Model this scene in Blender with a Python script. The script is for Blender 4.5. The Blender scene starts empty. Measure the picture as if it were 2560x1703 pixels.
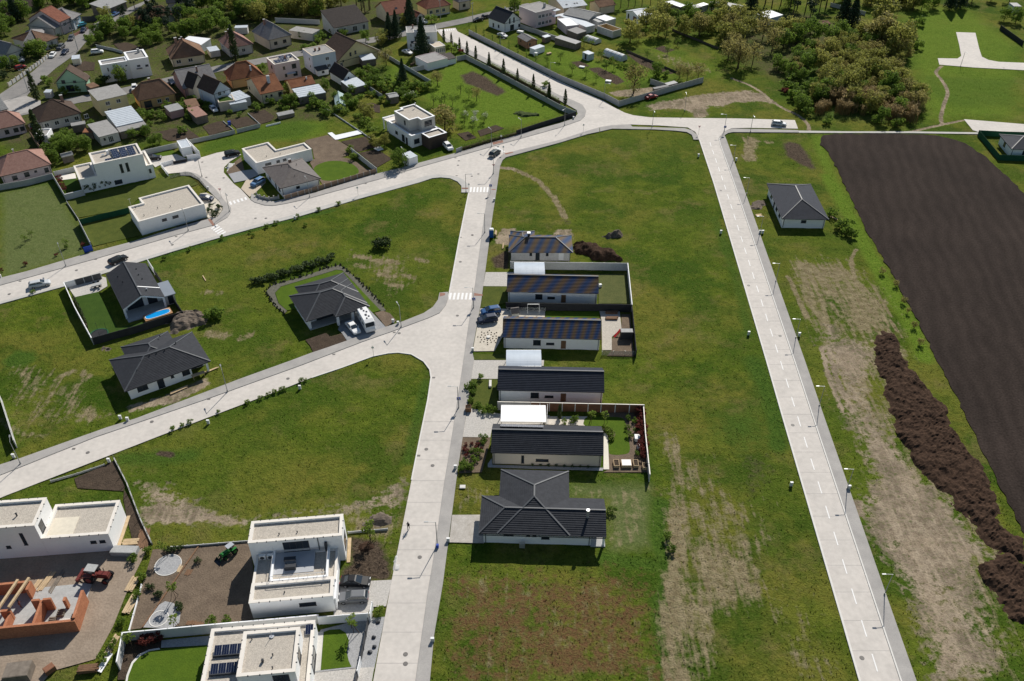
import bpy,bmesh,math,random
import numpy as np
from mathutils import Vector,Matrix,Euler
from mathutils.geometry import tessellate_polygon
R=math.radians
random.seed(7);rng=np.random.default_rng(7)
S=bpy.context.scene
COL=S.collection

# ------------------------------------------------------------------ camera
CAM_H,PITCH,FPX,CX,CY=112.0,R(37.35),2150.0,1280.0,851.5
cam=bpy.data.cameras.new('camera');cam_o=bpy.data.objects.new('camera',cam);COL.objects.link(cam_o)
cam_o.location=(0,0,CAM_H);cam_o.rotation_euler=(R(90)-PITCH,0,0)
cam.sensor_width=36;cam.lens=36*FPX/2560;cam.clip_start=1;cam.clip_end=9000
S.camera=cam_o
S.render.resolution_x,S.render.resolution_y=1024,681

# ------------------------------------------------------------------ sky, sun, exposure
SUN_EL,SUN_AZ=R(38.8),R(20)
wd=bpy.data.worlds.new('World');S.world=wd;wd.use_nodes=True
nt=wd.node_tree;bg=nt.nodes['Background']
sky=nt.nodes.new('ShaderNodeTexSky');sky.sky_type='NISHITA';sky.sun_disc=False
sky.sun_elevation=SUN_EL;sky.sun_rotation=SUN_AZ;sky.altitude=200;sky.air_density=1.3;sky.dust_density=0.3;sky.ozone_density=2.0
nt.links.new(sky.outputs[0],bg.inputs[0]);bg.inputs[1].default_value=0.06
sl=bpy.data.lights.new('sun','SUN');sl.energy=5.0;sl.angle=R(0.53);sl.color=(1.0,0.95,0.87)
so=bpy.data.objects.new('sun',sl);COL.objects.link(so)
to_sun=Vector((math.sin(SUN_AZ)*math.cos(SUN_EL),math.cos(SUN_AZ)*math.cos(SUN_EL),math.sin(SUN_EL)))
so.rotation_euler=to_sun.to_track_quat('Z','Y').to_euler();so.location=to_sun*500
S.view_settings.view_transform='Standard';S.view_settings.look='None'
S.view_settings.exposure=0.14;S.view_settings.gamma=1.0;S.view_settings.use_curve_mapping=False
S.cycles.use_denoising=True
S.cycles.max_bounces=6;S.cycles.diffuse_bounces=3;S.cycles.glossy_bounces=3;S.cycles.transparent_max_bounces=6

# ------------------------------------------------------------------ survey: points read off the photograph, put on the ground plane
TL={-1:(0,0,1),0:(0,0,.9207),1:(0,0,4.714),2:(450,0,4.714),3:(900,0,4.714),4:(1350,0,4.714),5:(1800,0,3.101),6:(0,270,4.714),7:(450,270,4.714),8:(900,270,4.714),9:(0,580,3.016),10:(600,600,3.919),11:(1120,540,4.127),12:(1120,860,4.0196),13:(0,1120,2.69),14:(300,1260,3.367),15:(1060,1140,3.8016),16:(1640,440,3.2736),17:(1640,850,1.838),18:(900,1200,2.946),19:(0,980,2.1045),20:(560,1270,5.406),21:(1200,1020,5.357)}
_s,_c=math.sin(PITCH),math.cos(PITCH)
def W(p,z=0.0):
 """survey point (sheet, x, y) or (x, y) -> ground position (X, Y) of that point standing at height z"""
 if len(p)==2:p=(-1,)+tuple(p)
 a,b,s=TL[p[0]]
 u=(a+p[1]/s-CX)/FPX;v=(b+p[2]/s-CY)/FPX
 d=(u,_c-v*_s,-_s-v*_c);t=(z-CAM_H)/d[2]
 return Vector((t*d[0],t*d[1]))
def WL(ps,z=0.0):return[W(p,z)for p in ps]
def L(k,*xy):
 return[(k,xy[i],xy[i+1])for i in range(0,len(xy),2)]

 # ------------------------------------------------------------------ tags and mesh helpers
def tag(o,label=None,cat=None,group=None,kind=None):
 if label:o['label']=label
 if cat:o['category']=cat
 if group:o['group']=group
 if kind:o['kind']=kind
 return o
def empty(name,loc=(0,0,0),rz=0,label=None,cat=None,group=None,parent=None):
 o=bpy.data.objects.new(name,None);COL.objects.link(o);o.empty_display_size=.3
 o.location=loc if len(loc)==3 else(loc[0],loc[1],0);o.rotation_euler=(0,0,rz);o.parent=parent
 return tag(o,label,cat,group,'thing' if cat else None)
def link(name,me,parent=None,loc=(0,0,0),rz=0,rot=None):
 o=bpy.data.objects.new(name,me);COL.objects.link(o);o.parent=parent
 o.location=loc;o.rotation_euler=rot if rot else(0,0,rz);return o
class MB:
 def __init__(s):s.v=[];s.f=[];s.m=[]
 def add(s,vs,fs,m=0):
  b=len(s.v);s.v+=[tuple(p)for p in vs];s.f+=[[i+b for i in f]for f in fs];s.m+=[m]*len(fs);return s
 def box(s,x0,y0,z0,x1,y1,z1,m=0):
  return s.add([(x0,y0,z0),(x1,y0,z0),(x1,y1,z0),(x0,y1,z0),(x0,y0,z1),(x1,y0,z1),(x1,y1,z1),(x0,y1,z1)],[(3,2,1,0),(4,5,6,7),(0,1,5,4),(1,2,6,5),(2,3,7,6),(3,0,4,7)],m)
 def face(s,pts,m=0):return s.add(pts,[range(len(pts))],m)
 def prism(s,pts,z0,z1,m=0,bottom=False):
  pts=ccw(pts);n=len(pts);b=len(s.v)
  s.v+=[(p[0],p[1],z0)for p in pts]+[(p[0],p[1],z1)for p in pts]
  for i in range(n):
   j=(i+1)%n;s.f.append([b+i,b+j,b+n+j,b+n+i]);s.m.append(m)
  for t in tess(pts):
   s.f.append([b+n+i for i in t]);s.m.append(m)
   if bottom:s.f.append([b+i for i in reversed(t)]);s.m.append(m)
  return s
 def bar(s,p,q,w,h=None,m=0):
  """beam between two points with cross-section w x h"""
  p,q=Vector(p),Vector(q);h=h or w;d=(q-p).normalized()
  up=Vector((0,0,1))if abs(d.z)<.95 else Vector((0,1,0))
  x=d.cross(up).normalized()*w/2;y=x.cross(d).normalized()*h/2
  vs=[p-x-y,p+x-y,p+x+y,p-x+y,q-x-y,q+x-y,q+x+y,q-x+y]
  return s.add(vs,[(0,1,2,3),(7,6,5,4),(1,0,4,5),(2,1,5,6),(3,2,6,7),(0,3,7,4)],m)
 def cyl(s,x,y,z0,z1,r0,r1=None,n=12,m=0,cap=True):
  r1=r0 if r1 is None else r1;b=len(s.v)
  for z,r in((z0,r0),(z1,r1)):
   s.v+=[(x+r*math.cos(2*math.pi*i/n),y+r*math.sin(2*math.pi*i/n),z)for i in range(n)]
  for i in range(n):
   j=(i+1)%n;s.f.append([b+i,b+j,b+n+j,b+n+i]);s.m.append(m)
  if cap:s.f+=[[b+n+i for i in range(n)],[b+n-1-i for i in range(n)]];s.m+=[m,m]
  return s
 def tube(s,path,rad,n=6,m=0):
  """tapered tube along a path"""
  b=len(s.v);path=[Vector(p)for p in path]
  for k,p in enumerate(path):
   d=(path[min(k+1,len(path)-1)]-path[max(k-1,0)]).normalized()
   up=Vector((0,0,1))if abs(d.z)<.9 else Vector((1,0,0))
   x=d.cross(up).normalized();y=x.cross(d)
   for i in range(n):
    a=2*math.pi*i/n;s.v.append(tuple(p+(x*math.cos(a)+y*math.sin(a))*rad[k]))
  for k in range(len(path)-1):
   for i in range(n):
    j=(i+1)%n;s.f.append([b+k*n+i,b+k*n+j,b+k*n+n+j,b+k*n+n+i]);s.m.append(m)
  s.f.append([b+i for i in range(n)][::-1]);s.f.append([b+(len(path)-1)*n+i for i in range(n)]);s.m+=[m,m]
  return s
 def mesh(s,name,mats,smooth=False):
  me=bpy.data.meshes.new(name);me.from_pydata(s.v,[],s.f)
  for m in(mats if isinstance(mats,(list,tuple))else[mats]):me.materials.append(m)
  if len(me.materials)>1:me.polygons.foreach_set('material_index',s.m)
  if smooth:me.polygons.foreach_set('use_smooth',[True]*len(me.polygons))
  me.update();return me
 def obj(s,name,mats,parent=None,loc=(0,0,0),rz=0,smooth=False):
  return link(name,s.mesh(name,mats,smooth),parent,loc,rz)
def area2(p):return sum(p[i][0]*p[(i+1)%len(p)][1]-p[(i+1)%len(p)][0]*p[i][1]for i in range(len(p)))
def ccw(p):return list(p)if area2(p)>0 else list(p)[::-1]
def tess(pts):
 ts=tessellate_polygon([[Vector((p[0],p[1],0))for p in pts]]);out=[]
 for t in ts:
  a,b,c=(pts[i]for i in t)
  cr=(b[0]-a[0])*(c[1]-a[1])-(b[1]-a[1])*(c[0]-a[0])
  if abs(cr)>1e-9:out.append(t if cr>0 else t[::-1])
 return out
def smooth(pts,n=4,closed=True):
 pts=[Vector(p)for p in pts];out=[];N=len(pts)
 for i in range(N if closed else N-1):
  if closed:p0,p1,p2,p3=(pts[(i+k)%N]for k in(-1,0,1,2))
  else:p0,p1,p2,p3=pts[max(i-1,0)],pts[i],pts[i+1],pts[min(i+2,N-1)]
  for k in range(n):
   t=k/n
   out.append(.5*(2*p1+(p2-p0)*t+(2*p0-5*p1+4*p2-p3)*t*t+(3*p1-p0-3*p2+p3)*t**3))
 if not closed:out.append(pts[-1])
 return out
def inset(pts,d):
 """inward offset of a simple polygon"""
 p=ccw(pts);n=len(p);out=[]
 for i in range(n):
  a,b,c=Vector(p[i-1][:2]),Vector(p[i][:2]),Vector(p[(i+1)%n][:2])
  e1,e2=(b-a).normalized(),(c-b).normalized()
  n1,n2=Vector((-e1.y,e1.x)),Vector((-e2.y,e2.x))
  k=1+n1.dot(n2);out.append(b+(n1+n2)*(d/max(k,.3)))
 return out

 # ------------------------------------------------------------------ materials
MATS={}
def nodes(m):return m.node_tree.nodes,m.node_tree.links
def mat(name,col,rough=.85,var=.12,scale=.6,col2=None,bump=0,bscale=8,metal=0,spec=.25,fine=0,alpha=None):
 """plain surface: two close tones mixed by noise in world space, optional fine grain and relief"""
 if name in MATS:return MATS[name]
 m=bpy.data.materials.new(name);m.use_nodes=True;N,K=nodes(m);b=N['Principled BSDF']
 b.inputs['Roughness'].default_value=rough;b.inputs['Metallic'].default_value=metal;b.inputs['Specular IOR Level'].default_value=min(spec,.04)if rough>=.85 else spec*.6 if rough>=.7 else spec
 c2=col2 or tuple(c*(1-var)for c in col);c1=col if col2 else tuple(min(1,c*(1+var))for c in col)
 geo=N.new('ShaderNodeNewGeometry');ns=N.new('ShaderNodeTexNoise');ns.inputs['Scale'].default_value=scale;ns.inputs['Detail'].default_value=5
 ns.inputs['Roughness'].default_value=.65
 K.new(geo.outputs['Position'],ns.inputs['Vector'])
 rp=N.new('ShaderNodeMapRange');rp.inputs[1].default_value=.3;rp.inputs[2].default_value=.7;K.new(ns.outputs[0],rp.inputs[0])
 mx=N.new('ShaderNodeMix');mx.data_type='RGBA';mx.inputs[6].default_value=(*c2,1);mx.inputs[7].default_value=(*c1,1)
 K.new(rp.outputs[0],mx.inputs[0]);out=mx.outputs[2]
 if fine:
  n2=N.new('ShaderNodeTexNoise');n2.inputs['Scale'].default_value=bscale;n2.inputs['Detail'].default_value=3;K.new(geo.outputs['Position'],n2.inputs['Vector'])
  r2=N.new('ShaderNodeMapRange');r2.inputs[1].default_value=.3;r2.inputs[2].default_value=.7;r2.inputs[3].default_value=1-fine;r2.inputs[4].default_value=1+fine
  K.new(n2.outputs[0],r2.inputs[0]);mm=N.new('ShaderNodeMix');mm.data_type='RGBA';mm.blend_type='MULTIPLY';mm.inputs[0].default_value=1
  K.new(out,mm.inputs[6]);K.new(r2.outputs[0],mm.inputs[7]);out=mm.outputs[2]
 K.new(out,b.inputs['Base Color'])
 if bump:
  n3=N.new('ShaderNodeTexNoise');n3.inputs['Scale'].default_value=bscale;n3.inputs['Detail'].default_value=4;K.new(geo.outputs['Position'],n3.inputs['Vector'])
  bp=N.new('ShaderNodeBump');bp.inputs['Strength'].default_value=1;bp.inputs['Distance'].default_value=bump;K.new(n3.outputs[0],bp.inputs['Height']);K.new(bp.outputs[0],b.inputs['Normal'])
 if alpha is not None:b.inputs['Alpha'].default_value=alpha
 MATS[name]=m;return m
 # ================================================================== GROUND
def vnoise(x,y,seed,scale):
 """value noise, numpy"""
 r=np.random.default_rng(seed);T=r.random((256,256))
 fx,fy=x*scale,y*scale;ix,iy=np.floor(fx).astype(int),np.floor(fy).astype(int)
 tx,ty=fx-ix,fy-iy;tx=tx*tx*(3-2*tx);ty=ty*ty*(3-2*ty)
 a=T[ix%256,iy%256];b=T[(ix+1)%256,iy%256];c=T[ix%256,(iy+1)%256];d=T[(ix+1)%256,(iy+1)%256]
 return(a*(1-tx)+b*tx)*(1-ty)+(c*(1-tx)+d*tx)*ty
STEP=.6
xs=np.concatenate([[-4000,-1500,-700,-450,-340],np.arange(-270,270.01,STEP),[340,450,700,1500,4000]])
ys=np.concatenate([[-3000,-900,-300,-60,10],np.arange(45,425.01,STEP),[470,560,800,1600,5000]])
GX,GY=np.meshgrid(xs,ys);NX,NY=len(xs),len(ys);gx,gy=GX.ravel(),GY.ravel();NV=gx.size
MA=np.zeros((NV,4),np.float32);MB_=np.zeros((NV,4),np.float32);EXCL=np.zeros(NV,bool)
def pdist(poly,X,Y):
 """signed distance (positive inside) of points to polygon"""
 d2=np.full(X.shape,1e18);ins=np.zeros(X.shape,bool);n=len(poly)
 for i in range(n):
  ax,ay=poly[i][0],poly[i][1];bx,by=poly[(i+1)%n][0],poly[(i+1)%n][1]
  ex,ey=bx-ax,by-ay;L2=ex*ex+ey*ey+1e-12
  t=np.clip(((X-ax)*ex+(Y-ay)*ey)/L2,0,1);d2=np.minimum(d2,(X-ax-t*ex)**2+(Y-ay-t*ey)**2)
  cnd=(ay>Y)!=(by>Y);ins^=cnd&(X<ex*(Y-ay)/(ey if abs(ey)>1e-12 else 1e-12)+ax)
 return np.where(ins,1,-1)*np.sqrt(d2)
def near_box(pts,pad):
 P=np.array([(p[0],p[1])for p in pts]);return np.where((gx>P[:,0].min()-pad)&(gx<P[:,0].max()+pad)&(gy>P[:,1].min()-pad)&(gy<P[:,1].max()+pad))[0]
CH={'soil':(MA,0),'dry':(MA,1),'red':(MA,2),'lush':(MA,3),'dark':(MB_,0),'bright':(MB_,1),'garden':(MB_,2),'mown':(MB_,3)}
def paint(ch,val,soft,pts):
 A,k=CH[ch];pts=WL(pts);idx=near_box(pts,soft+1);d=pdist(pts,gx[idx],gy[idx])
 m=np.clip(d/(2*soft)+.5,0,1)*val;A[idx,k]=np.maximum(A[idx,k],m)
def erase(ch,val,soft,pts):
 A,k=CH[ch];pts=WL(pts);idx=near_box(pts,soft+1);d=pdist(pts,gx[idx],gy[idx])
 A[idx,k]*=1-np.clip(d/(2*soft)+.5,0,1)*val
def stroke(ch,val,w,pts,sm=True):
 A,k=CH[ch];pts=WL(pts);pts=smooth(pts,5,False)if sm else pts;idx=near_box(pts,w+1);X,Y=gx[idx],gy[idx];d2=np.full(X.shape,1e18)
 for i in range(len(pts)-1):
  ax,ay=pts[i];ex,ey=pts[i+1][0]-ax,pts[i+1][1]-ay;t=np.clip(((X-ax)*ex+(Y-ay)*ey)/(ex*ex+ey*ey+1e-9),0,1)
  d2=np.minimum(d2,(X-ax-t*ex)**2+(Y-ay-t*ey)**2)
 A[idx,k]=np.maximum(A[idx,k],np.clip(1.3-np.sqrt(d2)/w,0,1)*val)
def excl(pts,grow=0.0):
 idx=near_box(pts,1+grow);EXCL[idx]|=pdist(pts,gx[idx],gy[idx])>-grow

 # --- bare and dry ground, weeds, lush strips
paint('dry',.47,5,L(16,1060,640,1600,640,1900,900,2080,1200,2200,1500)+L(17,1200,150,1340,330,1460,540,1560,760,1720,1000,1720,1620,1240,1620,1100,1180,1000,900,900,600,800,300,700,60));paint('dry',.46,6,L(17,0,440,300,560,480,740,620,900,800,1300,900,1620,0,1620));paint('mown',.85,2,L(15,1390,250,2150,260,2200,880,1760,930,1740,520,1720,400,1390,390));paint('dry',.42,5,L(10,1050,60,1750,120,1800,500,1400,620,1150,320));paint('dry',.42,5,L(9,0,980,500,1000,850,1250,780,1460,0,1568))
paint('soil',.76,4,L(17,745,0,990,0,1020,180,1060,330,1110,460,1200,600,1270,660,1390,760,1420,830,1480,900,1560,960,1600,1010,1480,1030,1540,1130,1600,1240,1691,1330,1720,1600,1270,1620,1230,1400,1160,1200,1060,1020,970,900,940,770,950,700,1000,620,960,560,900,430,830,270,790,150))
paint('dry',.62,3,L(17,800,60,990,60,1060,330,1110,460,1150,560,1000,600,900,420,830,250))
paint('soil',.85,1.2,L(17,850,735,960,730,970,830,880,780))
erase('soil',.6,6,L(17,1440,1150,1560,1180,1691,1330,1720,1600,1560,1600,1480,1300))
erase('soil',.45,4,L(17,870,180,1010,150,1080,400,1000,430,930,330))
paint('dry',.6,2.5,L(16,1080,670,1560,700,1650,800,1900,1000,1960,1270,1560,1290,1500,1100,1480,1000,1440,1010,1500,1160,1500,1300,1290,1300,1240,1150,1130,950,1070,830))
paint('soil',.5,2.5,L(16,1280,1180,1500,1160,1560,1300,1960,1270,2000,1500,1360,1500))
for i in range(6):
 a=1600+i*52;stroke('dry',.85,.45,L(16,a,990+i*4,a+95+i*3,1270))
stroke('dry',.8,.7,L(16,1500,760,1580,900,1690,1240));stroke('dry',.8,.7,L(16,1640,600,1600,700,1640,900))
stroke('dry',.7,1.,L(16,1080,820,1160,980,1230,1150));stroke('soil',.8,.8,L(17,760,30,800,180,860,330));stroke('soil',.8,.8,L(17,790,30,835,180,900,330))
paint('dry',.62,5,L(17,100,740,130,860,330,870,560,870,600,1000,650,1200,700,1350,560,1420,480,1600,40,1600,60,1250,90,1000))
erase('dry',.75,3,L(17,280,1250,560,1200,600,1330,550,1568,300,1568));erase('dry',.6,3,L(17,400,980,620,950,700,1200,560,1180))
stroke('dry',.5,2.6,L(17,60,440,110,620,110,800));paint('dark',.45,5,L(17,330,480,560,470,600,640,480,800,360,750,320,600))
paint('soil',.64,3,L(19,690,400,740,450,850,470,950,500,1050,560,1100,640,1300,650,1640,605,1900,545,2100,440,2175,400,2130,650,2050,640,1820,652,1320,690,1310,745,790,760,745,650,690,500))
paint('soil',.75,1.5,L(14,140,0,600,0,900,80,1100,110,1100,230,700,175,300,180,250,330));erase('soil',.8,1.5,L(14,280,200,700,180,1090,240,1090,310,540,345,270,370))
paint('dry',.6,2,L(14,1890,100,2357,80,2330,560,2270,600,2290,400,2200,300,1930,240));paint('dark',.75,1.2,L(14,1900,250,2200,300,2290,480,2290,650,1840,660,1850,520,1930,500))
paint('soil',.9,2.2,L(4,1250,1240,1500,1180,1900,1110,2357,1065)+L(5,200,690,330,730,440,810,300,785,120,795,0,830)+L(4,2000,1250,1960,1300,1985,1385,1815,1385,1800,1330,1600,1280,1300,1300))
stroke('dry',.75,1.3,L(8,1650,700,1800,715,1950,780,2100,860,2200,960,2290,1060,2357,1180)+L(0,1300,500));stroke('soil',.7,1.2,L(8,1660,700,1800,715))
for p in((1200,150,60),(1380,200,50),(1180,240,50),(1500,200,45),(1420,330,50),(1500,420,60),(1780,180,40),(1650,340,40)):
 stroke('dry',.62,1.6,L(10,p[0]-p[2],p[1],p[0]+p[2],p[1]+25))
paint('soil',.9,1,L(11,480,240,560,130,700,120,660,270,640,300,500,290));paint('soil',.95,1,L(11,1080,190,1130,130,1270,140,1300,250,1285,200))
paint('dark',.75,1,L(11,430,430,520,390,590,340,640,380,640,560,470,530));paint('dark',.5,2,L(11,1100,0,1300,20,1300,120,1180,100))
paint('soil',.85,1,L(9,960,1300,1250,1230,1560,1090,1600,1150,1300,1290,1100,1330,960,1370));paint('dry',.6,2.5,L(9,530,1300,700,1290,850,1370,780,1440,580,1450))
stroke('dry',.6,1.6,L(9,440,1100,560,1050,660,1090));stroke('dry',.6,.8,L(9,650,1090,560,1200,530,1300));stroke('dry',.5,1.4,L(9,0,1420,130,1500,300,1540))
stroke('dry',.55,2,L(9,180,1040,200,1110));stroke('dry',.6,2.2,L(9,1580,760,1689,780));stroke('dry',.5,2,L(10,0,960,120,930));stroke('dry',.5,2,L(9,1540,450,1660,460))
paint('lush',.95,1.5,L(9,20,960,120,890,260,900,290,950,180,1020,30,1030))
paint('red',.56,5,L(18,640,620,1000,640,1500,640,2150,620,2200,900,2300,1482,2300,1600,540,1600,600,1100));paint('dry',.38,5,L(18,640,620,2150,620,2300,1600,540,1600,600,1100))
stroke('lush',.9,2.2,L(18,2220,180,2200,420,2290,700,2230,900,2250,1200,2300,1482));stroke('lush',.7,2,L(18,1800,570,2000,600,2250,640));stroke('red',.9,1.2,L(18,1560,1290,1530,1380))
stroke('dry',.66,3.2,L(18,2330,250,2340,600,2300,1000,2340,1482));paint('dry',.45,3,L(15,1380,260,2150,270,2200,900,1760,920,1740,530,1720,400,1380,390));paint('dry',.4,2,L(15,270,210,700,260,560,540,270,540))
stroke('lush',.8,3,L(17,450,100,540,300,560,480));paint('lush',.7,5,L(17,240,330,470,280,560,480,400,520,250,430));stroke('lush',.6,2,L(16,480,350,600,660,700,1000,760,1300))
stroke('lush',.9,1.4,L(10,100,1568,300,1510,470,1450,650,1380));stroke('lush',.9,1.2,L(7,420,1556,800,1450,1300,1320,1800,1200));stroke('lush',.75,1.4,L(9,1100,215,1400,130,1689,60))
stroke('lush',.8,1.5,L(8,1700,600,1900,530,2357,420));stroke('lush',.7,1.6,L(0,980,880,940,1060));stroke('lush',.7,3,L(19,650,350,900,340,1000,330))
stroke('bright',.9,2.6,L(16,1400,0,1560,280,1700,540,1900,900,2080,1200,2200,1480));stroke('bright',.7,2.5,L(5,760,1060,780,1150,900,1440,1000,1560))
paint('dark',.75,1.6,L(5,480,1110,530,1090,620,1110,700,1200,750,1300,720,1320,620,1280,500,1200));stroke('dry',.7,3,L(5,240,1080,230,1220));stroke('dry',.5,2,L(5,300,1090,400,1100))
for s_ in(L(5,1470,1022,1700,970,1890,930),L(5,1720,960,1715,900,1740,800,1765,710,1720,620,1675,560,1720,510),L(5,690,1015,680,960,600,890,450,815,270,680,90,605)):stroke('soil',1,.75,s_)
paint('bright',.7,6,L(5,1420,60,1900,40,2357,350,2357,930,1800,930,1560,950,1450,500));paint('lush',.45,5,L(5,1500,560,2357,600,2357,850,1800,850,1560,720))
paint('bright',.8,3,L(3,700,1130,1000,760,1240,720,2357,1280,2357,1380,1900,1500,1250,1556,900,1300));paint('dark',.8,2,L(3,1170,880,1330,830,1500,900,1740,1080,1620,1140,1480,1080,1230,980))
paint('bright',.7,3,L(4,0,560,250,520,480,640,700,700,1300,830,1660,860,1500,960,850,1010,700,1060,0,740));paint('bright',.5,4,L(4,1050,420,1500,480,2150,800,2300,900,1950,930,1300,660))
paint('dry',.45,3,L(4,1240,640,1500,620,2000,780,2100,880,1700,840,1350,730));paint('dark',.9,.8,L(4,560,800,700,790,930,900,1000,960,900,1000,700,900));paint('dark',.9,.8,L(4,1020,640,1080,625,1600,860,1480,880,1180,760))
paint('dark',.85,1,L(4,1340,570,1450,530,1600,590,1480,625));paint('dark',.8,1.2,L(4,350,730,480,710,600,780,450,800));paint('soil',.85,1,L(4,800,1090,950,1060,1330,1020,1400,1050,1150,1140,900,1140))
paint('garden',.9,6,L(1,0,0,2357,0)+L(2,2357,0)+L(3,1000,0,700,330,300,560)+L(2,2357,900,1700,1400,800,1450)+L(6,2200,330,1000,500,600,700,0,400));paint('mown',.8,2,L(6,0,990,560,880,780,1110,1050,1600)+L(9,640,165,200,295,0,345))
paint('bright',.6,2,L(3,240,950,400,700,560,850,450,1000));paint('bright',.7,2.5,L(7,170,420,500,330,950,210,1400,120,1700,160,1750,290,1480,380,1060,400,740,470,440,520,250,570));paint('lush',.6,3,L(7,170,420,500,330,950,210,1400,120,1700,200,1480,340,740,440,250,560))
stroke('dark',.8,1,L(19,840,320,900,330))
paint('garden',.7,5,L(5,0,60,700,100,1000,200,1400,300,1450,500,1500,950,700,930,600,800,450,650,200,520,0,420));paint('lush',.6,5,L(5,450,480,900,400,1400,500,1520,940,700,930,600,800))

def ground_mat(name,bump=True):
 m=bpy.data.materials.new(name);m.use_nodes=True;N,K=nodes(m);b=N['Principled BSDF'];b.inputs['Roughness'].default_value=.95;b.inputs['Specular IOR Level'].default_value=.02
 geo=N.new('ShaderNodeNewGeometry');P=geo.outputs['Position']
 def noise(sc,det=4,ro=.6):
  n=N.new('ShaderNodeTexNoise');n.inputs['Scale'].default_value=sc;n.inputs['Detail'].default_value=det;n.inputs['Roughness'].default_value=ro;K.new(P,n.inputs['Vector']);return n.outputs[0]
 def rng_(src,a,b_,c=0,d=1):
  r=N.new('ShaderNodeMapRange');r.inputs[1].default_value=a;r.inputs[2].default_value=b_;r.inputs[3].default_value=c;r.inputs[4].default_value=d;K.new(src,r.inputs[0]);return r.outputs[0]
 def mix(f,a,c,blend='MIX'):
  x=N.new('ShaderNodeMix');x.data_type='RGBA';x.blend_type=blend
  for i,v in((0,f),(6,a),(7,c)):
   if isinstance(v,(tuple,float,int)):x.inputs[i].default_value=(*v,1)if isinstance(v,tuple)else v
   else:K.new(v,x.inputs[i])
  return x.outputs[2]
 def math_(op,a,c):
  x=N.new('ShaderNodeMath');x.operation=op
  for i,v in((0,a),(1,c)):
   if isinstance(v,(float,int)):x.inputs[i].default_value=v
   else:K.new(v,x.inputs[i])
  return x.outputs[0]
 big,mid,sm,fin=noise(.035,3),noise(.16,5,.7),noise(.8,5,.7),noise(3.2,4,.7)
 sm2=noise(1.6,4,.75)
 mp=N.new('ShaderNodeMapping');mp.inputs['Rotation'].default_value=(0,0,R(4));mp.inputs['Scale'].default_value=(1.1,.12,1);K.new(P,mp.inputs[0]);sn=N.new('ShaderNodeTexNoise');sn.inputs['Scale'].default_value=1.;sn.inputs['Detail'].default_value=4;K.new(mp.outputs[0],sn.inputs['Vector']);strk=sn.outputs[0]
 at=[]
 for nm in('mask_a','mask_b'):
  a=N.new('ShaderNodeAttribute');a.attribute_name=nm;s=N.new('ShaderNodeSeparateColor');K.new(a.outputs['Color'],s.inputs[0]);at+=[s.outputs[0],s.outputs[1],s.outputs[2],a.outputs['Alpha']]
 soil,dry,red,lush,dark,bright,garden,mown=at
 g=mix(rng_(mid,.43,.57),(0.064,0.100,0.010),(0.109,0.139,0.017));g=mix(rng_(big,.44,.56,0,.8),g,(0.152,0.144,0.027));g=mix(rng_(noise(.05,4,.6),.47,.57,0,.8),g,(0.039,0.081,0.009))
 g=mix(rng_(noise(.085,5,.68),.54,.63,0,.6),g,(0.166,0.139,0.048));g=mix(rng_(noise(.022,3),.48,.60,0,.5),g,(0.097,0.133,0.016));g=mix(rng_(noise(.3,5,.7),.50,.62,0,.45),g,(0.042,0.072,0.009));g=mix(rng_(sm,.47,.60,0,.35),g,(0.042,0.069,0.009));g=mix(rng_(sm2,.54,.66,0,.35),g,(0.156,0.153,0.038))
 def blend(g,mask,nz,col,w=.18,k=.9):
  e=math_('ADD',mask,math_('MULTIPLY',math_('SUBTRACT',nz,.5),k));f=rng_(e,.5-w,.5+w);f=math_('MULTIPLY',f,math_('GREATER_THAN',mask,.02));return mix(f,g,col)
 wob=math_('ADD',math_('MULTIPLY',mid,.45),math_('MULTIPLY',sm,.55))
 g=blend(g,mown,wob,mix(rng_(sm,.3,.7),(.085,.112,.036),(.120,.140,.050)),.3)
 g=blend(g,bright,wob,mix(rng_(sm,.3,.7),(.085,.150,.014),(.130,.185,.024)),.3)
 g=blend(g,garden,wob,mix(rng_(mid,.35,.65),mix(rng_(sm,.4,.6),(.042,.066,.014),(.095,.115,.026)),mix(rng_(sm,.4,.6),(.115,.088,.055),(.060,.072,.022))),.2)
 g=blend(g,lush,wob,mix(rng_(sm,.3,.7),(.036,.078,.011),(.072,.120,.018)),.25)
 tones=mix(rng_(sm,.4,.6),(.19,.15,.085),(.31,.255,.155));tones=mix(rng_(sm2,.45,.7,0,.7),tones,(.07,.075,.025))
 g=blend(g,dry,math_('ADD',math_('MULTIPLY',wob,.6),math_('MULTIPLY',strk,.4)),tones,.12,2.2)
 g=blend(g,red,math_('ADD',math_('MULTIPLY',mid,.3),math_('MULTIPLY',noise(.55,5,.7),.7)),mix(rng_(sm2,.4,.7),(.140,.075,.038),(.105,.095,.030)),.14,2.0)
 g=blend(g,dark,wob,mix(rng_(sm2,.35,.7),(.050,.038,.028),(.115,.085,.060)),.15)
 tan=mix(rng_(sm,.4,.6),(.205,.160,.112),(.315,.255,.185));tan=mix(rng_(mid,.46,.62,0,.7),tan,(.150,.118,.084));tan=mix(rng_(strk,.5,.62,0,.5),tan,(.37,.30,.215));tan=mix(rng_(noise(.09,4,.7),.5,.62,0,.5),tan,(.30,.235,.165));tan=mix(rng_(math_('MULTIPLY',sm2,math_('ADD',mid,.5)),.54,.66,0,.75),tan,(.075,.085,.03))
 g=blend(g,soil,wob,tan,.10,2.0)
 g=mix(1.0,g,rng_(fin,.32,.68,.74,1.26),'MULTIPLY')
 K.new(g,b.inputs['Base Color'])
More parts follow.
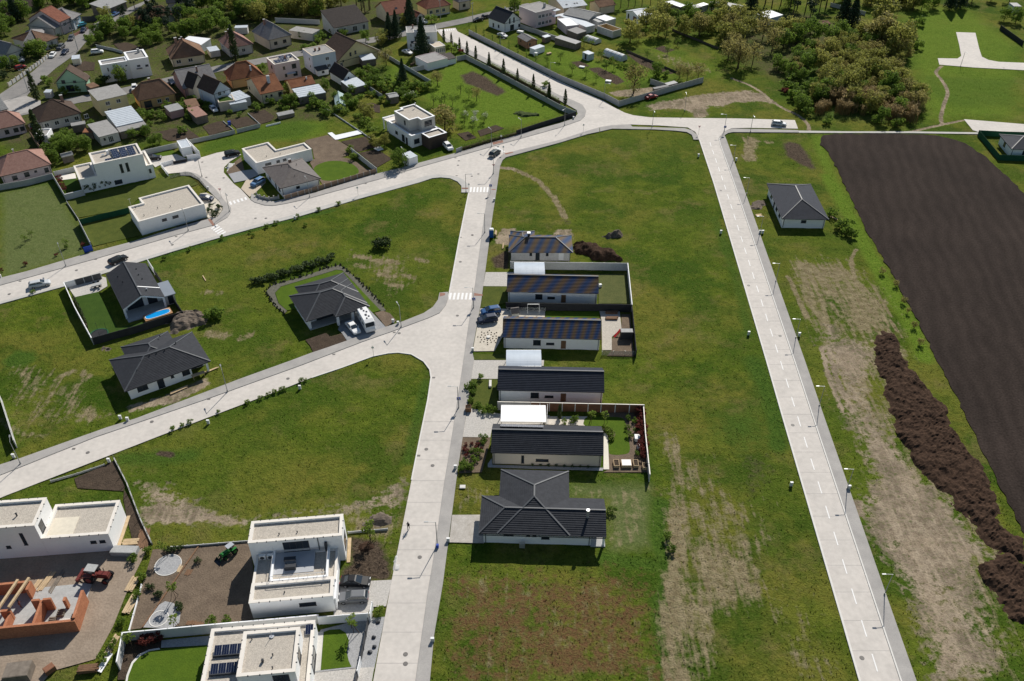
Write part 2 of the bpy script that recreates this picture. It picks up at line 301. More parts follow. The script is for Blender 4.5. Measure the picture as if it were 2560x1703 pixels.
 if bump:
  bp=N.new('ShaderNodeBump');bp.inputs['Strength'].default_value=1;bp.inputs['Distance'].default_value=.30
  hgt=math_('ADD',math_('MULTIPLY',sm2,.8),math_('MULTIPLY',fin,.35));flat=math_('SUBTRACT',1.0,math_('MULTIPLY',math_('MAXIMUM',soil,mown),.75));K.new(math_('MULTIPLY',hgt,flat),bp.inputs['Height']);K.new(bp.outputs[0],b.inputs['Normal'])
 return m
GROUND_M=ground_mat('meadow_ground');TUFT_M=ground_mat('meadow_blades',False)
_N,_K=nodes(TUFT_M);_b=_N['Principled BSDF'];_t=_N.new('ShaderNodeBsdfTranslucent');_K.new(_b.inputs['Base Color'].links[0].from_socket,_t.inputs[0]);_x=_N.new('ShaderNodeMixShader');_x.inputs[0].default_value=.45;_K.new(_b.outputs[0],_x.inputs[1]);_K.new(_t.outputs[0],_x.inputs[2]);_K.new(_x.outputs[0],_N['Material Output'].inputs[0])

# ================================================================== ROADS AND PAVEMENTS
def brushed(name,col,col2,joint=5.0,rot=0.0):
 """broom-finished concrete: mottled, with faint slab joints"""
 m=mat(name,col,.8,col2=col2,scale=.12,fine=.06,bscale=5,bump=.004);return m
M_ROAD=mat('road_concrete',(.60,.555,.505),.8,col2=(.51,.475,.435),scale=.16,fine=.07,bscale=1.1)
M_PAVE=mat('pavement_concrete',(.41,.39,.365),.85,col2=(.32,.305,.29),scale=.35,fine=.08,bscale=6)
M_PAVE2=mat('pale_verge_concrete',(.52,.50,.47),.85,col2=(.42,.41,.385),scale=.3,fine=.08,bscale=5)
M_KERB=mat('kerb_stone',(.66,.64,.60),.8,var=.08,scale=1)
M_ASPH=mat('old_asphalt',(.27,.255,.24),.9,col2=(.19,.185,.18),scale=.25,fine=.12,bscale=3)
M_WHITE_LINE=mat('road_paint',(.80,.79,.77),.7,var=.05,scale=2)
M_REDPAVE=mat('red_paver',(.30,.17,.13),.85,var=.15,scale=2)
M_PAVER=mat('speckled_paver',(.56,.53,.49),.85,col2=(.40,.38,.35),scale=3.5,fine=.15,bscale=9)
M_GRAVEL=mat('roof_gravel',(.52,.47,.40),.95,col2=(.40,.36,.31),scale=2.2,fine=.22,bscale=7,bump=.03)
M_GREYGRAVEL=mat('grey_gravel',(.40,.40,.40),.95,col2=(.30,.30,.305),scale=3,fine=.2,bscale=8)
M_LAWN=mat('mown_lawn',(.085,.135,.014),.9,col2=(.060,.105,.012),scale=.5,fine=.15,bscale=5,bump=.05)
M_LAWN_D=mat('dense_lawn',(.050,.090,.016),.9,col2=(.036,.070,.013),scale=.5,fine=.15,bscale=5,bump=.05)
M_LAWN_O=mat('olive_lawn',(.095,.110,.024),.9,col2=(.060,.080,.018),scale=.45,fine=.2,bscale=4,bump=.06)
M_LAWN_W=mat('worn_lawn',(.110,.115,.042),.9,col2=(.075,.090,.032),scale=.6,fine=.2,bscale=4,bump=.06)
M_SOIL=mat('garden_soil',(.085,.063,.046),.95,col2=(.050,.038,.029),scale=.8,fine=.25,bscale=4,bump=.12)
M_SOIL_L=mat('raked_soil',(.190,.145,.105),.95,col2=(.125,.095,.070),scale=.5,fine=.15,bscale=4,bump=.08)
M_DIRT=mat('packed_dirt',(.33,.265,.205),.95,col2=(.24,.19,.145),scale=.25,fine=.14,bscale=3,bump=.05)
def sheet(name,pts,z,m,label=None,cat=None,kind='structure',group=None,parent=None,ex=0.0,thick=0.0):
 pts=[Vector(p[:2])for p in pts];b=MB()
 b.prism(pts,z-max(thick,.05),z);o=b.obj(name,m,parent)
 if label:tag(o,label,cat,group,kind)
 excl(pts,ex);return o
ROAD=[*L(3,1125,330,1150,372),*L(4,130,910,390,1030,680,1160,760,1195,880,1270,1000,1330,1100,1360,1300,1385,1800,1392,2357,1398),*L(5,160,920,580,932,605,998,215,992,90,995,30,1020),(1797,345),(1745,341),*L(4,1850,1590,1830,1556,1740,1503,1400,1480,1060,1468,850,1478,700,1505,560,1545,236,1653),*L(8,1900,492,1700,545,1620,600,1580,680,1555,800,1520,940),(1211,540),(1188,710),(1170,823),(1156,920),(1135,1059),(1120,1153),(1112,1200),(1085,1390),(1069.7,1482),(1039,1703),(1012,1870),(900,1870),(933,1703),(980,1447),(1029,1200),(1050,1095),*L(10,1840,1568,1872,1350,1860,1270,1800,1190,1680,1120,1550,1103,1450,1110,1300,1140,1000,1250,700,1350,450,1450,160,1560),*L(19,870,220,600,325,45,540),(-90,1282),(-90,1222),*L(19,0,440,500,240,1100,35),*L(10,600,1230,1200,1000,1500,895,1850,765,1960,715),(1115,763),(1121,745),(1148,600),(1160,540),*L(8,1285,998,1290,915,1220,850,1150,815,1050,795,900,785,780,800,500,890,0,1030),*L(7,1300,1270,530,1480),*L(9,1300,130,1100,190,830,272,490,390,300,445,0,530),(-90,783),(-90,740),*L(9,0,405,720,205),*L(7,0,1490,400,1385,560,1290,600,1230,600,1180,520,1090,420,960,300,850,200,780,100,752),*L(6,1985,775,1900,660,2200,620),*L(7,235,590,430,530,640,490,720,550,590,630,520,700,515,760,640,900,720,960,830,1080,880,1115,1000,1150,1100,1155,1250,1130,1500,1075,2357,840),*L(8,700,700,1550,460,2357,235),*L(4,480,1420,530,1370,545,1310,500,1240,400,1190,236,1130),*L(3,960,425,900,352)]
sheet('road',WL(ROAD),.03,M_ROAD,'pale concrete streets curving through the new housing estate','road',ex=.15)
RL=[(1740,338),(1747.5,350),(1784,460),(1914.4,900),(1951.7,1030),(2109.8,1570),(2147.5,1700),(2192,1850)]
RK=[(1797,345),(1800.5,361),(1835.8,460),(1985.2,900),(2028,1030),(2208.2,1570),(2251.5,1700),(2301.5,1850)]
RO=[(1811,338.5),(1816,350),(1855.1,460),(2011.1,900),(2055.5,1030),(2243.8,1570),(2289.6,1700),(2340,1850)]
sheet('road',WL(RL+RK[::-1]),.036,M_ROAD,'straight concrete road with dashed centre line beside the ploughed field','road',ex=.15)
def pave(name,pts,label,m=M_PAVE,z=.14):return sheet(name,WL(pts),z,m,label,'pavement',thick=.16)
pave('pavement',RK+RO[::-1],'light grey pavement along the straight road with dashed line')
pave('pavement',L(5,30,1022,90,1000,215,1003,605,1012,612,1030,100,1027,62,1034,40,1048)+[(1798,344)],'short pavement below the parking bay with the silver car')
sheet('path',WL(L(5,606,1014,1000,1020,1480,1020,1960,1027,2005,1028,2005,1041,1480,1033,900,1032,606,1030)),.05,M_PAVE2,'narrow pale footpath above the ploughed field','path')
sheet('road',WL(L(5,1830,250,1980,255,2010,380,2030,440,2080,465,2160,480,2500,494,2500,552,1980,525,1700,502,1688,452,1840,455,1870,435,1855,350)),.03,M_ROAD,'white concrete T-shaped road stub in the green meadow','road')
sheet('road',WL(L(5,1890,925,2500,975,2500,1060,2010,1026,1960,1010)),.03,M_ROAD,'pale concrete road end beside the green-fenced garden','road')
pave('pavement',[(-90,740),*L(9,0,405,720,205),*L(7,0,1490,400,1385,330,1310,0,1400),*L(9,1000,75,640,170,200,300,0,350),(-90,715)],'grey pavement in front of the flat-roofed white bungalow')
pave('pavement',L(7,405,1382,562,1292,603,1230,603,1180,523,1092,423,962,303,852,202,782,100,754,0,762,0,800,120,800,220,850,300,940,380,1020,470,1110,510,1200,440,1290,336,1308),'curved pavement round the mouth of the cul-de-sac')
pave('pavement',[*L(7,830,1080,880,1115,1000,1150,1100,1155,1250,1130,1500,1075,2357,840),*L(8,700,700,1550,460,2357,235),*L(4,480,1420,530,1370,545,1310,500,1240,400,1190,236,1130),*L(3,960,425,1010,495,1200,605,2357,1190),*L(4,430,1300,445,1345,400,1400,236,1455),*L(8,1840,325,1200,515,550,690,0,830),*L(7,1600,1000,1110,1105,1000,1095,900,1045,845,1010)],'grey pavement past the brown hip-roofed house and the hedge')
pave('pavement',[(-90,783),*L(9,0,530,300,445,490,390,830,272,1100,190,1300,130),*L(7,530,1480,1300,1270),*L(8,0,1030,500,890,780,800,900,785,1050,795,1150,815,1220,850,1290,915,1285,998,1195,998,1195,920,1150,870,1060,830,950,820,850,830,700,880,0,1070),*L(7,1400,1282,1000,1385,400,1550),*L(9,1300,150,1100,212,830,300,490,410,0,545),(-90,798)],'pale narrow pavement along the meadow side of the upper street',M_PAVE2,.08)
pave('pavement',[*L(4,700,1505,560,1545,236,1653),*L(8,1900,492,1700,545,1620,600,1580,680,1555,800,1520,940),(1211,540),(1188,710),(1170,823),(1156,920),(1135,1059),(1120,1153),(1112,1200),(1085,1390),(1069.7,1482),(1039,1703),(1012,1870),(1042,1870),*L(18,515,1482,545,1150,610,770,710,0),*L(12,95,1290,150,930,200,590,235,340,262,160),*L(11,250,1400,340,900,385,570,460,0),*L(8,1620,900,1650,690,1680,620,1720,585,2357,412),*L(4,560,1585,700,1556)],'long grey pavement running down past the row of terrace bungalows')
pave('pavement',[*L(4,705,1504,850,1479,1060,1470,1090,1498,1700,1515,1790,1540,1845,1590),(1744,341),(1747,350),(1734,350),(1731.4,342.7),(1729,337.6),(1717,331),*L(4,1600,1545,1350,1530,850,1521,708,1554)],'pavement behind the thin grass strip at the upper junction')
pave('pavement',[(-90,1222),*L(19,0,440,500,240,1100,35),*L(10,600,1230,1200,1000,1500,895,1850,765,1960,715),(1115,763),(1121,745),(1120,731),*L(10,1955,520,1940,590,1890,660,1800,720,1600,800,1430,855,1050,990,850,1060,700,1110,500,1185,0,1365),*L(19,720,140,560,190,110,350,0,385),(-90,1195)],'grey pavement in front of the motorhome driveway')
sheet('old_street',WL(L(1,-60,1140,0,1110,380,850,620,640,830,440,1000,330,1180,250,1400,180,1500,100,1690,20,1760,-40,1850,-40,1720,30,1600,120,1420,225,1180,345,1000,510,900,630,650,810,470,970,330,1110,280,1210,0,1330,-60,1360)),.02,M_ASPH,'worn asphalt street with parked cars through the old quarter','road',ex=.2)
S1=[(-30,296),(60,279),(120,266),(191,250),(265,238),(339,221),(440,197),(552,170),(639,155),(743,135),(838,116),(938,99),(1000,86),(1091,66),(1165,51),(1208,40),(1260,28),(1330,12)]
def ribbon(pts,w):
 pts=[Vector(p[:2])for p in pts];l,r=[],[]
 for i,p in enumerate(pts):
  d=(pts[min(i+1,len(pts)-1)]-pts[max(i-1,0)]).normalized();n=Vector((-d.y,d.x));l.append(p+n*w/2);r.append(p-n*w/2)
 return l+r[::-1]
sheet('old_street',ribbon(WL(S1),6.2),.026,M_ASPH,'grey asphalt street between the rows of old houses','road',ex=.5)
sheet('old_street',WL(L(1,0,1200,300,1130,480,1190,480,1290,300,1330,0,1400)),.03,mat('worn_slab',(.36,.34,.32),.9,var=.15,scale=.5),'paler worn junction in front of the big brown-roofed house','road')

def markings(name,label,quads,m=M_WHITE_LINE,z=.05,cat='road marking'):
 e=empty(name,(*((sum((q[0]for q in quads),Vector((0,0))))/len(quads)),0),0,label,cat);e['kind']='structure';o=e.location
 for q in quads:MB().prism([(p[0]-o.x,p[1]-o.y)for p in q],z-.006,z).obj('stripe',m,e)
 return e
def zebra(label,a,b,c,d,n,fill=.55):
 """stripes inside the quad a-b-c-d, repeated from edge a-d to edge b-c"""
 a,b,c,d=WL((a,b,c,d));qs=[]
 for i in range(n):
  t0,t1=i/n,(i+fill)/n;qs.append([a.lerp(b,t0),a.lerp(b,t1),d.lerp(c,t1),d.lerp(c,t0)])
 markings('zebra_crossing',label,qs)
zebra('white zebra crossing below the dark car at the upper crossroads',(8,1300,935),(8,1535,935),(8,1530,995),(8,1290,995),6)
zebra('white zebra crossing beside the blue round sign near the twin parked cars',(11,20,795),(11,265,795),(11,255,865),(11,5,865),6)
zebra('white zebra crossing across the cul-de-sac mouth',(7,575,1110),(7,800,1045),(7,815,1075),(7,595,1145),5,.5)
zebra('white zebra crossing across the street next to the flat-roofed bungalow',(7,440,1375),(7,555,1475),(7,480,1520),(7,362,1420),5)
zebra('faint zebra crossing where the fenced road meets the old street',(3,945,352),(3,1120,340),(3,1130,356),(3,950,376),7,.5)
zebra('short zebra crossing ahead of the dark green car at the junction',(8,1625,462),(8,1720,520),(8,1680,535),(8,1590,470),5,.5)
# dashed centre line and kerb line of the straight road
def lerp_row(A,B,yw):
 """ground point between polylines A and B at world distance yw"""
 def at(Pl):
  for i in range(len(Pl)-1):
   if min(Pl[i].y,Pl[i+1].y)<=yw<=max(Pl[i].y,Pl[i+1].y):
    t=(yw-Pl[i].y)/(Pl[i+1].y-Pl[i].y);return Pl[i].lerp(Pl[i+1],t)
 return at(A),at(B)
wl,wk=WL(RL),WL(RK);qs=[];y=63.2
while y<262:
 (a0,b0),(a1,b1)=lerp_row(wl,wk,y),lerp_row(wl,wk,y+2.83)
 if a0 and a1 and b0 and b1:
  c0,c1=a0.lerp(b0,.505),a1.lerp(b1,.505);qs.append([c0+Vector((-.09,0)),c0+Vector((.09,0)),c1+Vector((.09,0)),c1+Vector((-.09,0))])
 y+=5.66
markings('centre_line','dashed white centre line down the straight road',qs)
def kerb(label,pts,w=.22,z=.155):sheet('kerb',ribbon(WL(pts),w),z,M_KERB,label,'kerb',thick=.17)
kerb('white kerb edge between the straight road and its pavement',RK)
kerb('pale edge kerb on the meadow side of the straight road',[(p[0]+1.5,p[1])for p in RL[1:]],.3,.06)
kerb('pale kerb on the meadow side of the central street above the zebra crossing',[(1172,482),(1160,540),(1148,600),(1121,745)],.3,.07)
kerb('pale kerb round the triangular meadow at the lower junction',[(1029,1200),(1050,1095),*L(10,1840,1568,1872,1350,1860,1270,1800,1190,1680,1120,1550,1103,1450,1110,1300,1140,1000,1250,700,1350)],.25,.07)
for i,(q,lb)in enumerate(((L(11,270,800,360,815,358,830,270,830),'red tactile strip beside the blue round sign'),(L(8,1550,960,1600,962,1598,972,1548,970),'thin red tactile strip by the upper zebra crossing'),(L(8,1200,945,1275,945,1275,958,1200,958),'red tactile strip at the meadow corner of the upper crossing'),(L(7,330,1320,370,1312,410,1385,385,1392),'red tactile strip near the gravel bed of the bungalow'),(L(8,1560,410,1680,385,1690,410,1570,440),'red tactile strip near the hedge'),(L(10,1960,522,2010,525,2010,545,1955,560),'red tactile strip at the end of the motorhome pavement'),(L(8,1700,540,1800,520,1810,530,1720,555),'red tactile strip beside the grass corner at the junction'))):
 sheet('tactile_strip',WL(q),.152,M_REDPAVE,lb,'paving')
def joints(label,A,B,y0,y1,st):
 o=MB();y=y0
 while y<y1:
  a,c=lerp_row(A,B,y)
  if a and c:d=(c-a).normalized();n=Vector((-d.y,d.x))*.02;o.face([(*(a-n),.044),(*(c-n),.044),(*(c+n),.044),(*(a+n),.044)])
  y+=st
 tag(o.obj('slab_joints',mat('joint_sealant',(.40,.38,.36),.9)),label,'joints',kind='structure')
joints('thin expansion joints across the straight road',wl,wk,62,250,5.1)
joints('thin expansion joints across the central street',WL([(905,1840),(933,1703),(980,1447),(1029,1200),(1050,1095),(1069,1000)]),WL([(1016,1840),(1039,1703),(1069.7,1482),(1085,1390),(1112,1200),(1135,1059),(1144,1000)]),60,124,5.1)
# manhole covers and drains
M_IRON=mat('cast_iron',(.16,.15,.14),.6,var=.2,scale=3)
cover=MB().cyl(0,0,.0,.012,.36,.35,16).cyl(0,0,.012,.02,.27,.26,16).mesh('manhole_cover',M_IRON)
grate=MB().box(-.3,-.22,0,.3,.22,.012);[grate.box(-.26+i*.1,-.19,.012,-.2+i*.1,.19,.022)for i in range(6)];grate=grate.mesh('drain_grate',M_IRON)
od=['first','second','third','fourth','fifth','sixth','seventh','eighth','ninth','tenth']
for st,ps in(('on the central street, %s from the bottom edge',[(18,335,1355),(18,335,1285),(18,440,570),(19,2276,388),(19,2243,302),(11,97,1030),(11,128,475),(11,250,198),(8,1325,1500)]),('on the straight road, %s from the bottom edge',[(17,946,1462),(17,628,392),(16,1015,1310),(16,758,897),(16,530,120)]),('on the lower street, %s from the frame edge',[(19,462,320),(9,1145,1432),(10,470,1360),(10,1560,915)]),('on the upper street, %s from the frame edge',[(9,70,470),(9,577,290),(9,1300,98),(7,890,1302),(7,1013,1302)]),('at the upper crossroads, %s counting downward',[(8,1165,625),(8,1155,677),(8,1395,780),(8,1318,806)]),('in the cul-de-sac, %s from its mouth',[(7,515,826),(7,310,820),(7,263,640)])):
 for i,p in enumerate(ps):tag(link('manhole_cover',cover,None,(*W(p),.04)),'round iron manhole cover '+st%od[i],'manhole cover','manhole covers in the streets')
for p in[(9,722,207),(9,152,372),(9,1328,36),(9,1575,1262),(10,920,1122),(10,1512,907),(10,1898,1350),(19,388,300),(19,2203,336),(8,1125,590),(8,1625,458),(8,1140,800),(8,68,893),(8,1500,1070),(11,130,222),(5,2200,528)]:
 tag(link('drain_grate',grate,None,(*W(p),.04)),'small square iron drain grate at the street edge','drain','drain grates along the kerbs')
 # ---- the ground sheet itself (relief stays below the road level)
gz=-.02-.10*vnoise(gx,gy,1,.35)-.08*vnoise(gx,gy,2,1.1)
far_=(np.abs(gx)>271)|(gy<44)|(gy>426);gz[far_]=-.1
me=bpy.data.meshes.new('ground');me.vertices.add(NV);me.vertices.foreach_set('co',np.stack([gx,gy,gz],1).astype(np.float32).ravel())
ii,jj=np.meshgrid(np.arange(NX-1),np.arange(NY-1));q0=(jj*NX+ii).ravel();quads=np.stack([q0,q0+1,q0+NX+1,q0+NX],1).astype(np.int32)
me.loops.add(quads.size);me.loops.foreach_set('vertex_index',quads.ravel());me.polygons.add(len(quads));me.polygons.foreach_set('loop_start',np.arange(0,quads.size,4,dtype=np.int32))
me.update(calc_edges=True);me.polygons.foreach_set('use_smooth',np.ones(len(quads),bool))
for nm,A in(('mask_a',MA),('mask_b',MB_)):
 at=me.color_attributes.new(nm,'FLOAT_COLOR','POINT');at.data.foreach_set('color',A.ravel())
me.materials.append(GROUND_M);ground=link('ground',me);tag(ground,'grassy meadow ground with bare and dry patches around the estate','ground',kind='structure')
# ploughed fields
def field_mat():
 m=mat('ploughed_soil',(.043,.0325,.0275),.95,col2=(.028,.0215,.0185),scale=.05,fine=.3,bscale=2.5);N,K=nodes(m);b=N['Principled BSDF']
 geo=N.new('ShaderNodeNewGeometry');mp=N.new('ShaderNodeMapping');mp.inputs['Rotation'].default_value=(0,0,R(12));K.new(geo.outputs['Position'],mp.inputs[0])
 wv=N.new('ShaderNodeTexWave');wv.inputs['Scale'].default_value=.12;wv.inputs['Distortion'].default_value=1.2;wv.inputs['Detail'].default_value=3;K.new(mp.outputs[0],wv.inputs[0])
 ns=N.new('ShaderNodeTexNoise');ns.inputs['Scale'].default_value=2.;ns.inputs['Detail'].default_value=5;K.new(geo.outputs['Position'],ns.inputs['Vector'])
 ad=N.new('ShaderNodeMath');K.new(wv.outputs[1],ad.inputs[0]);K.new(ns.outputs[0],ad.inputs[1]);bp=N.new('ShaderNodeBump');bp.inputs['Distance'].default_value=.10;bp.inputs['Strength'].default_value=.8;K.new(ad.outputs[0],bp.inputs['Height']);K.new(bp.outputs[0],b.inputs['Normal'])
 w2_=N.new('ShaderNodeTexWave');w2_.inputs['Scale'].default_value=.09;w2_.inputs['Distortion'].default_value=6;w2_.inputs['Detail'].default_value=4;K.new(mp.outputs[0],w2_.inputs[0]);r_=N.new('ShaderNodeMapRange');r_.inputs[3].default_value=.90;r_.inputs[4].default_value=1.1;K.new(w2_.outputs[1],r_.inputs[0]);mm=N.new('ShaderNodeMix');mm.data_type='RGBA';mm.blend_type='MULTIPLY';mm.inputs[0].default_value=1;K.new(b.inputs['Base Color'].links[0].from_socket,mm.inputs[6]);K.new(r_.outputs[0],mm.inputs[7]);K.new(mm.outputs[2],b.inputs['Base Color']);return m
M_FIELD=field_mat()
fp=WL(L(5,775,1120,780,1075,810,1048,870,1040,1300,1036,1650,1047,1780,1072,1900,1112,2080,1230,2260,1400,2357,1500))+WL([(2640,610),(2900,900),(2900,1650),(2640,1450)]+L(0,2357,1225,2200,912,2100,712,1990,522,1910,355))
fp2=[]
for i in range(len(fp)):
 a,b_=fp[i],fp[(i+1)%len(fp)];n=max(1,int((b_-a).length/1.5))
 for k in range(n):p=a.lerp(b_,k/n);fp2.append(p+Vector((random.uniform(-.35,.35),random.uniform(-.35,.35))))
sheet('ploughed_field',fp2,.02,M_FIELD,'large dark ploughed field beside the straight road','field',ex=.4)
sheet('ploughed_field',WL(L(1,-200,-200,520,-200,480,40,250,130,60,240,-200,300)),.01,M_FIELD,'dark ploughed field corner beyond the old houses','field')

# ================================================================== BUILDING KIT
def gl_mat():
 m=mat('window_glass',(.030,.038,.050),.12,var=.3,scale=.3,spec=.6);return m
M_GLASS=gl_mat()
M_FRAME_D=mat('dark_window_frame',(.035,.035,.038),.5,var=.1)
M_FRAME_W=mat('white_window_frame',(.78,.78,.77),.5,var=.03)
M_WHITE=mat('white_render',(.88,.88,.88),.85,var=.035,scale=.25,fine=.02,bscale=3)
M_GREYW=mat('warm_grey_render',(.58,.55,.51),.85,var=.05,scale=.3)
M_BLOCK=mat('grey_block_wall',(.62,.61,.60),.9,var=.08,scale=.5,fine=.08,bscale=4)
M_COPING=mat('coping_metal',(.74,.69,.62),.55,var=.05,scale=.6)
M_DARK=mat('anthracite_metal',(.045,.048,.055),.5,var=.15,scale=1)
M_WOOD=mat('raw_timber',(.52,.39,.24),.8,var=.18,scale=1.5)
M_WOOD_D=mat('brown_timber',(.19,.11,.065),.8,var=.2,scale=2)
M_CONC=mat('grey_concrete',(.40,.40,.39),.9,var=.12,scale=.8,fine=.08,bscale=4)
M_PV=mat('solar_glass',(.012,.018,.045),.15,var=.2,scale=.5,spec=.6)
M_ALU=mat('aluminium',(.62,.63,.64),.4,var=.06,metal=.7)
M_BLACK=mat('black_plastic',(.02,.02,.022),.6,var=.2)
M_CHIM=mat('chimney_brick',(.30,.19,.15),.9,var=.2,scale=2)
def roof_mat(name,col,col2,bands=None,rough=.72,spec=.18,scale=1.2):
 m=mat(name,col,rough,col2=col2,scale=scale,fine=.10,bscale=4,spec=spec)
 if bands:  # bands imitate camera moire in the base colour
  N,K=nodes(m);b=N['Principled BSDF'];old=b.inputs['Base Color'].links[0].from_socket
  geo=N.new('ShaderNodeNewGeometry');wv=N.new('ShaderNodeTexWave');wv.inputs['Scale'].default_value=bands[0];wv.inputs['Distortion'].default_value=2.2;wv.inputs['Detail'].default_value=2;wv.inputs['Detail Scale'].default_value=.35
  mp=N.new('ShaderNodeMapping');mp.inputs['Rotation'].default_value=(0,0,bands[1]);K.new(geo.outputs['Position'],mp.inputs[0]);K.new(mp.outputs[0],wv.inputs[0])
  cr=N.new('ShaderNodeMix');cr.data_type='RGBA';cr.inputs[6].default_value=(*bands[2],1);cr.inputs[7].default_value=(*bands[3],1);K.new(wv.outputs[1],cr.inputs[0])
  mx=N.new('ShaderNodeMix');mx.data_type='RGBA';mx.inputs[0].default_value=bands[4];K.new(old,mx.inputs[6]);K.new(cr.outputs[2],mx.inputs[7]);K.new(mx.outputs[2],b.inputs['Base Color'])
 return m
RF_ANTH=roof_mat('anthracite_tiles',(.050,.053,.061),(.034,.036,.042))
RF_BLUE=roof_mat('slate_blue_tiles',(.040,.046,.062),(.029,.033,.044))
RF_BAND1=roof_mat('moire_blue_brown_tiles',(.046,.046,.053),(.032,.032,.037),(.11,R(40),(.020,.060,.165),(.175,.105,.045),.7))  # blue and brown here are painted camera moire; the tiles are plain dark
RF_BAND2=roof_mat('moire_dark_tiles',(.046,.046,.053),(.032,.032,.037),(.17,R(18),(.015,.055,.155),(.150,.095,.045),.75))
RF_BAND3=roof_mat('moire_streak_tiles',(.060,.060,.066),(.045,.045,.050),(.13,R(25),(.018,.065,.17),(.18,.115,.05),.7))
RF_BROWN=roof_mat('grey_brown_tiles',(.175,.155,.145),(.125,.108,.10),rough=.6)
RF_DBROWN=roof_mat('dark_brown_tiles',(.105,.072,.055),(.070,.048,.038),rough=.8)
RF_BLACKB=roof_mat('black_brown_tiles',(.060,.048,.042),(.040,.032,.030),rough=.7)
RF_RED=roof_mat('red_clay_tiles',(.28,.115,.075),(.19,.075,.05),rough=.8)
RF_PINK=roof_mat('pale_red_tiles',(.36,.215,.175),(.26,.145,.115),rough=.8)
RF_RUST=roof_mat('rusty_red_tiles',(.30,.14,.075),(.19,.085,.05),rough=.85,scale=.5)
RF_OLD=roof_mat('weathered_brown_tiles',(.24,.15,.10),(.14,.085,.060),rough=.9,scale=.5)
RF_GREY=roof_mat('grey_cement_tiles',(.29,.28,.275),(.21,.20,.20),rough=.85)
RF_SHEET=roof_mat('light_sheet_metal',(.58,.62,.66),(.45,.49,.53),rough=.45)
RF_SHEETD=roof_mat('grey_sheet_metal',(.34,.34,.33),(.24,.24,.235),rough=.6)
RF_FELT=roof_mat('grey_roofing_felt',(.36,.35,.335),(.27,.26,.25),rough=.9)

def clip(poly,u,t,keep_above):
 out=[]
 for i in range(len(poly)):
  a,b=poly[i],poly[(i+1)%len(poly)];da,db=a.dot(u)-t,b.dot(u)-t
  if not keep_above:da,db=-da,-db
  if da>=-1e-7:out.append(a)
  if(da>1e-7 and db<-1e-7)or(da<-1e-7 and db>1e-7):out.append(a.lerp(b,da/(da-db)))
 return out
def courses(b,poly,step=.36,lift=.06,m=0):
 """a roof face laid in overlapping rows of tiles: each row tilts out and ends in a small riser"""
 poly=[Vector(p)for p in poly];n=Vector((0,0,0))
 for i in range(len(poly)):n+=poly[i].cross(poly[(i+1)%len(poly)])
 n.normalize()
 if n.z<0:n=-n;poly=poly[::-1]
 u=Vector((0,0,1))-n*n.z
 if u.length<.02 or step is None:b.face(poly,m);return
 u.normalize();ts=[p.dot(u)for p in poly];t0,t1=min(ts),max(ts);k=max(1,round((t1-t0)/step));st=(t1-t0)/k
 for i in range(k):
  ta,tb=t0+i*st,t0+(i+1)*st;q=clip(clip(poly,u,ta,True),u,tb,False)
  if len(q)<3:continue
  up=[p+n*lift*max(0,1-(p.dot(u)-ta)/st)for p in q];b.face(up,m)
  for j in range(len(q)):
   a,c=q[j],q[(j+1)%len(q)]
   if abs(a.dot(u)-ta)<1e-5 and abs(c.dot(u)-ta)<1e-5 and(a-c).length>1e-4:b.face([a-n*.02,c-n*.02,up[(j+1)%len(q)],up[j]],m)
def roof_part(parent,faces,m,name='roof',step=.36,thick=.18,caps=(),cap_m=None):
 b=MB()
 for f in faces:
  courses(b,f,step);f=[Vector(p)for p in f];lo=[p-Vector((0,0,thick))for p in f];b.face(lo[::-1])
  for i in range(len(f)):j=(i+1)%len(f);b.face([lo[i],lo[j],f[j],f[i]])
 o=b.obj(name,m,parent)
 if caps:
  c=MB()
  for p,q in caps:c.bar(Vector(p)+Vector((0,0,.05)),Vector(q)+Vector((0,0,.05)),.26,.12)
  c.obj('ridge_cap',cap_m or m,o)
 return o
_win={}
def window(parent,x,y,z,rz,w,h,frame=None,mull=1,name='window'):
 """window centred on a wall point; its outside looks along local -y turned by rz"""
 frame=frame or M_FRAME_D;key=(round(w,2),round(h,2),frame.name,mull)
 if key not in _win:
  b=MB();t=.07
  b.box(-w/2,-.05,0,-w/2+t,.02,h);b.box(w/2-t,-.05,0,w/2,.02,h);b.box(-w/2+t,-.05,0,w/2-t,.02,t);b.box(-w/2+t,-.05,h-t,w/2-t,.02,h)
  for i in range(1,mull):c=-w/2+w*i/mull;b.box(c-.035,-.045,t,c+.035,.02,h-t)
  b.box(-w/2-.05,-.12,-.05,w/2+.05,.02,0)
  _win[key]=(b.mesh('window',frame),MB().box(-w/2+.05,-.02,.05,w/2-.05,.01,h-.05).mesh('pane',M_GLASS))
 f,p=_win[key];o=link(name,f,parent,(x,y,z),rz);link('pane',p,o);return o
def door(parent,x,y,z,rz,w=1.,h=2.1,m=None,name='door'):
 m=m or M_FRAME_D;o=MB().box(-w/2,-.05,0,w/2,.02,h).box(-w/2+.12,-.065,.15,w/2-.12,-.05,h*.45).box(-w/2+.12,-.065,h*.53,w/2-.12,-.05,h-.15).obj(name,m,parent,(x,y,z),rz)
 MB().box(w/2-.16,-.11,h*.46,w/2-.12,-.05,h*.5).obj('handle',M_ALU,o);return o
def wall_pt(Lx,Wy,side,t):
 return{'F':(t,0,0),'R':(Lx,t,R(90)),'B':(Lx-t,Wy,R(180)),'L':(0,Wy-t,R(-90))}[side]
def frame3(fl,fr,bk,z,left=False):
 """building frame from eave corners seen in the survey: front-left, front-right and one back corner"""
 a,b,c=W(fl,z),W(fr,z),W(bk,z);d=(b-a);Lx=d.length;d.normalize();n=Vector((-d.y,d.x));Wy=(c-(a if left else b)).dot(n)
 return a,math.atan2(d.y,d.x),Lx,Wy
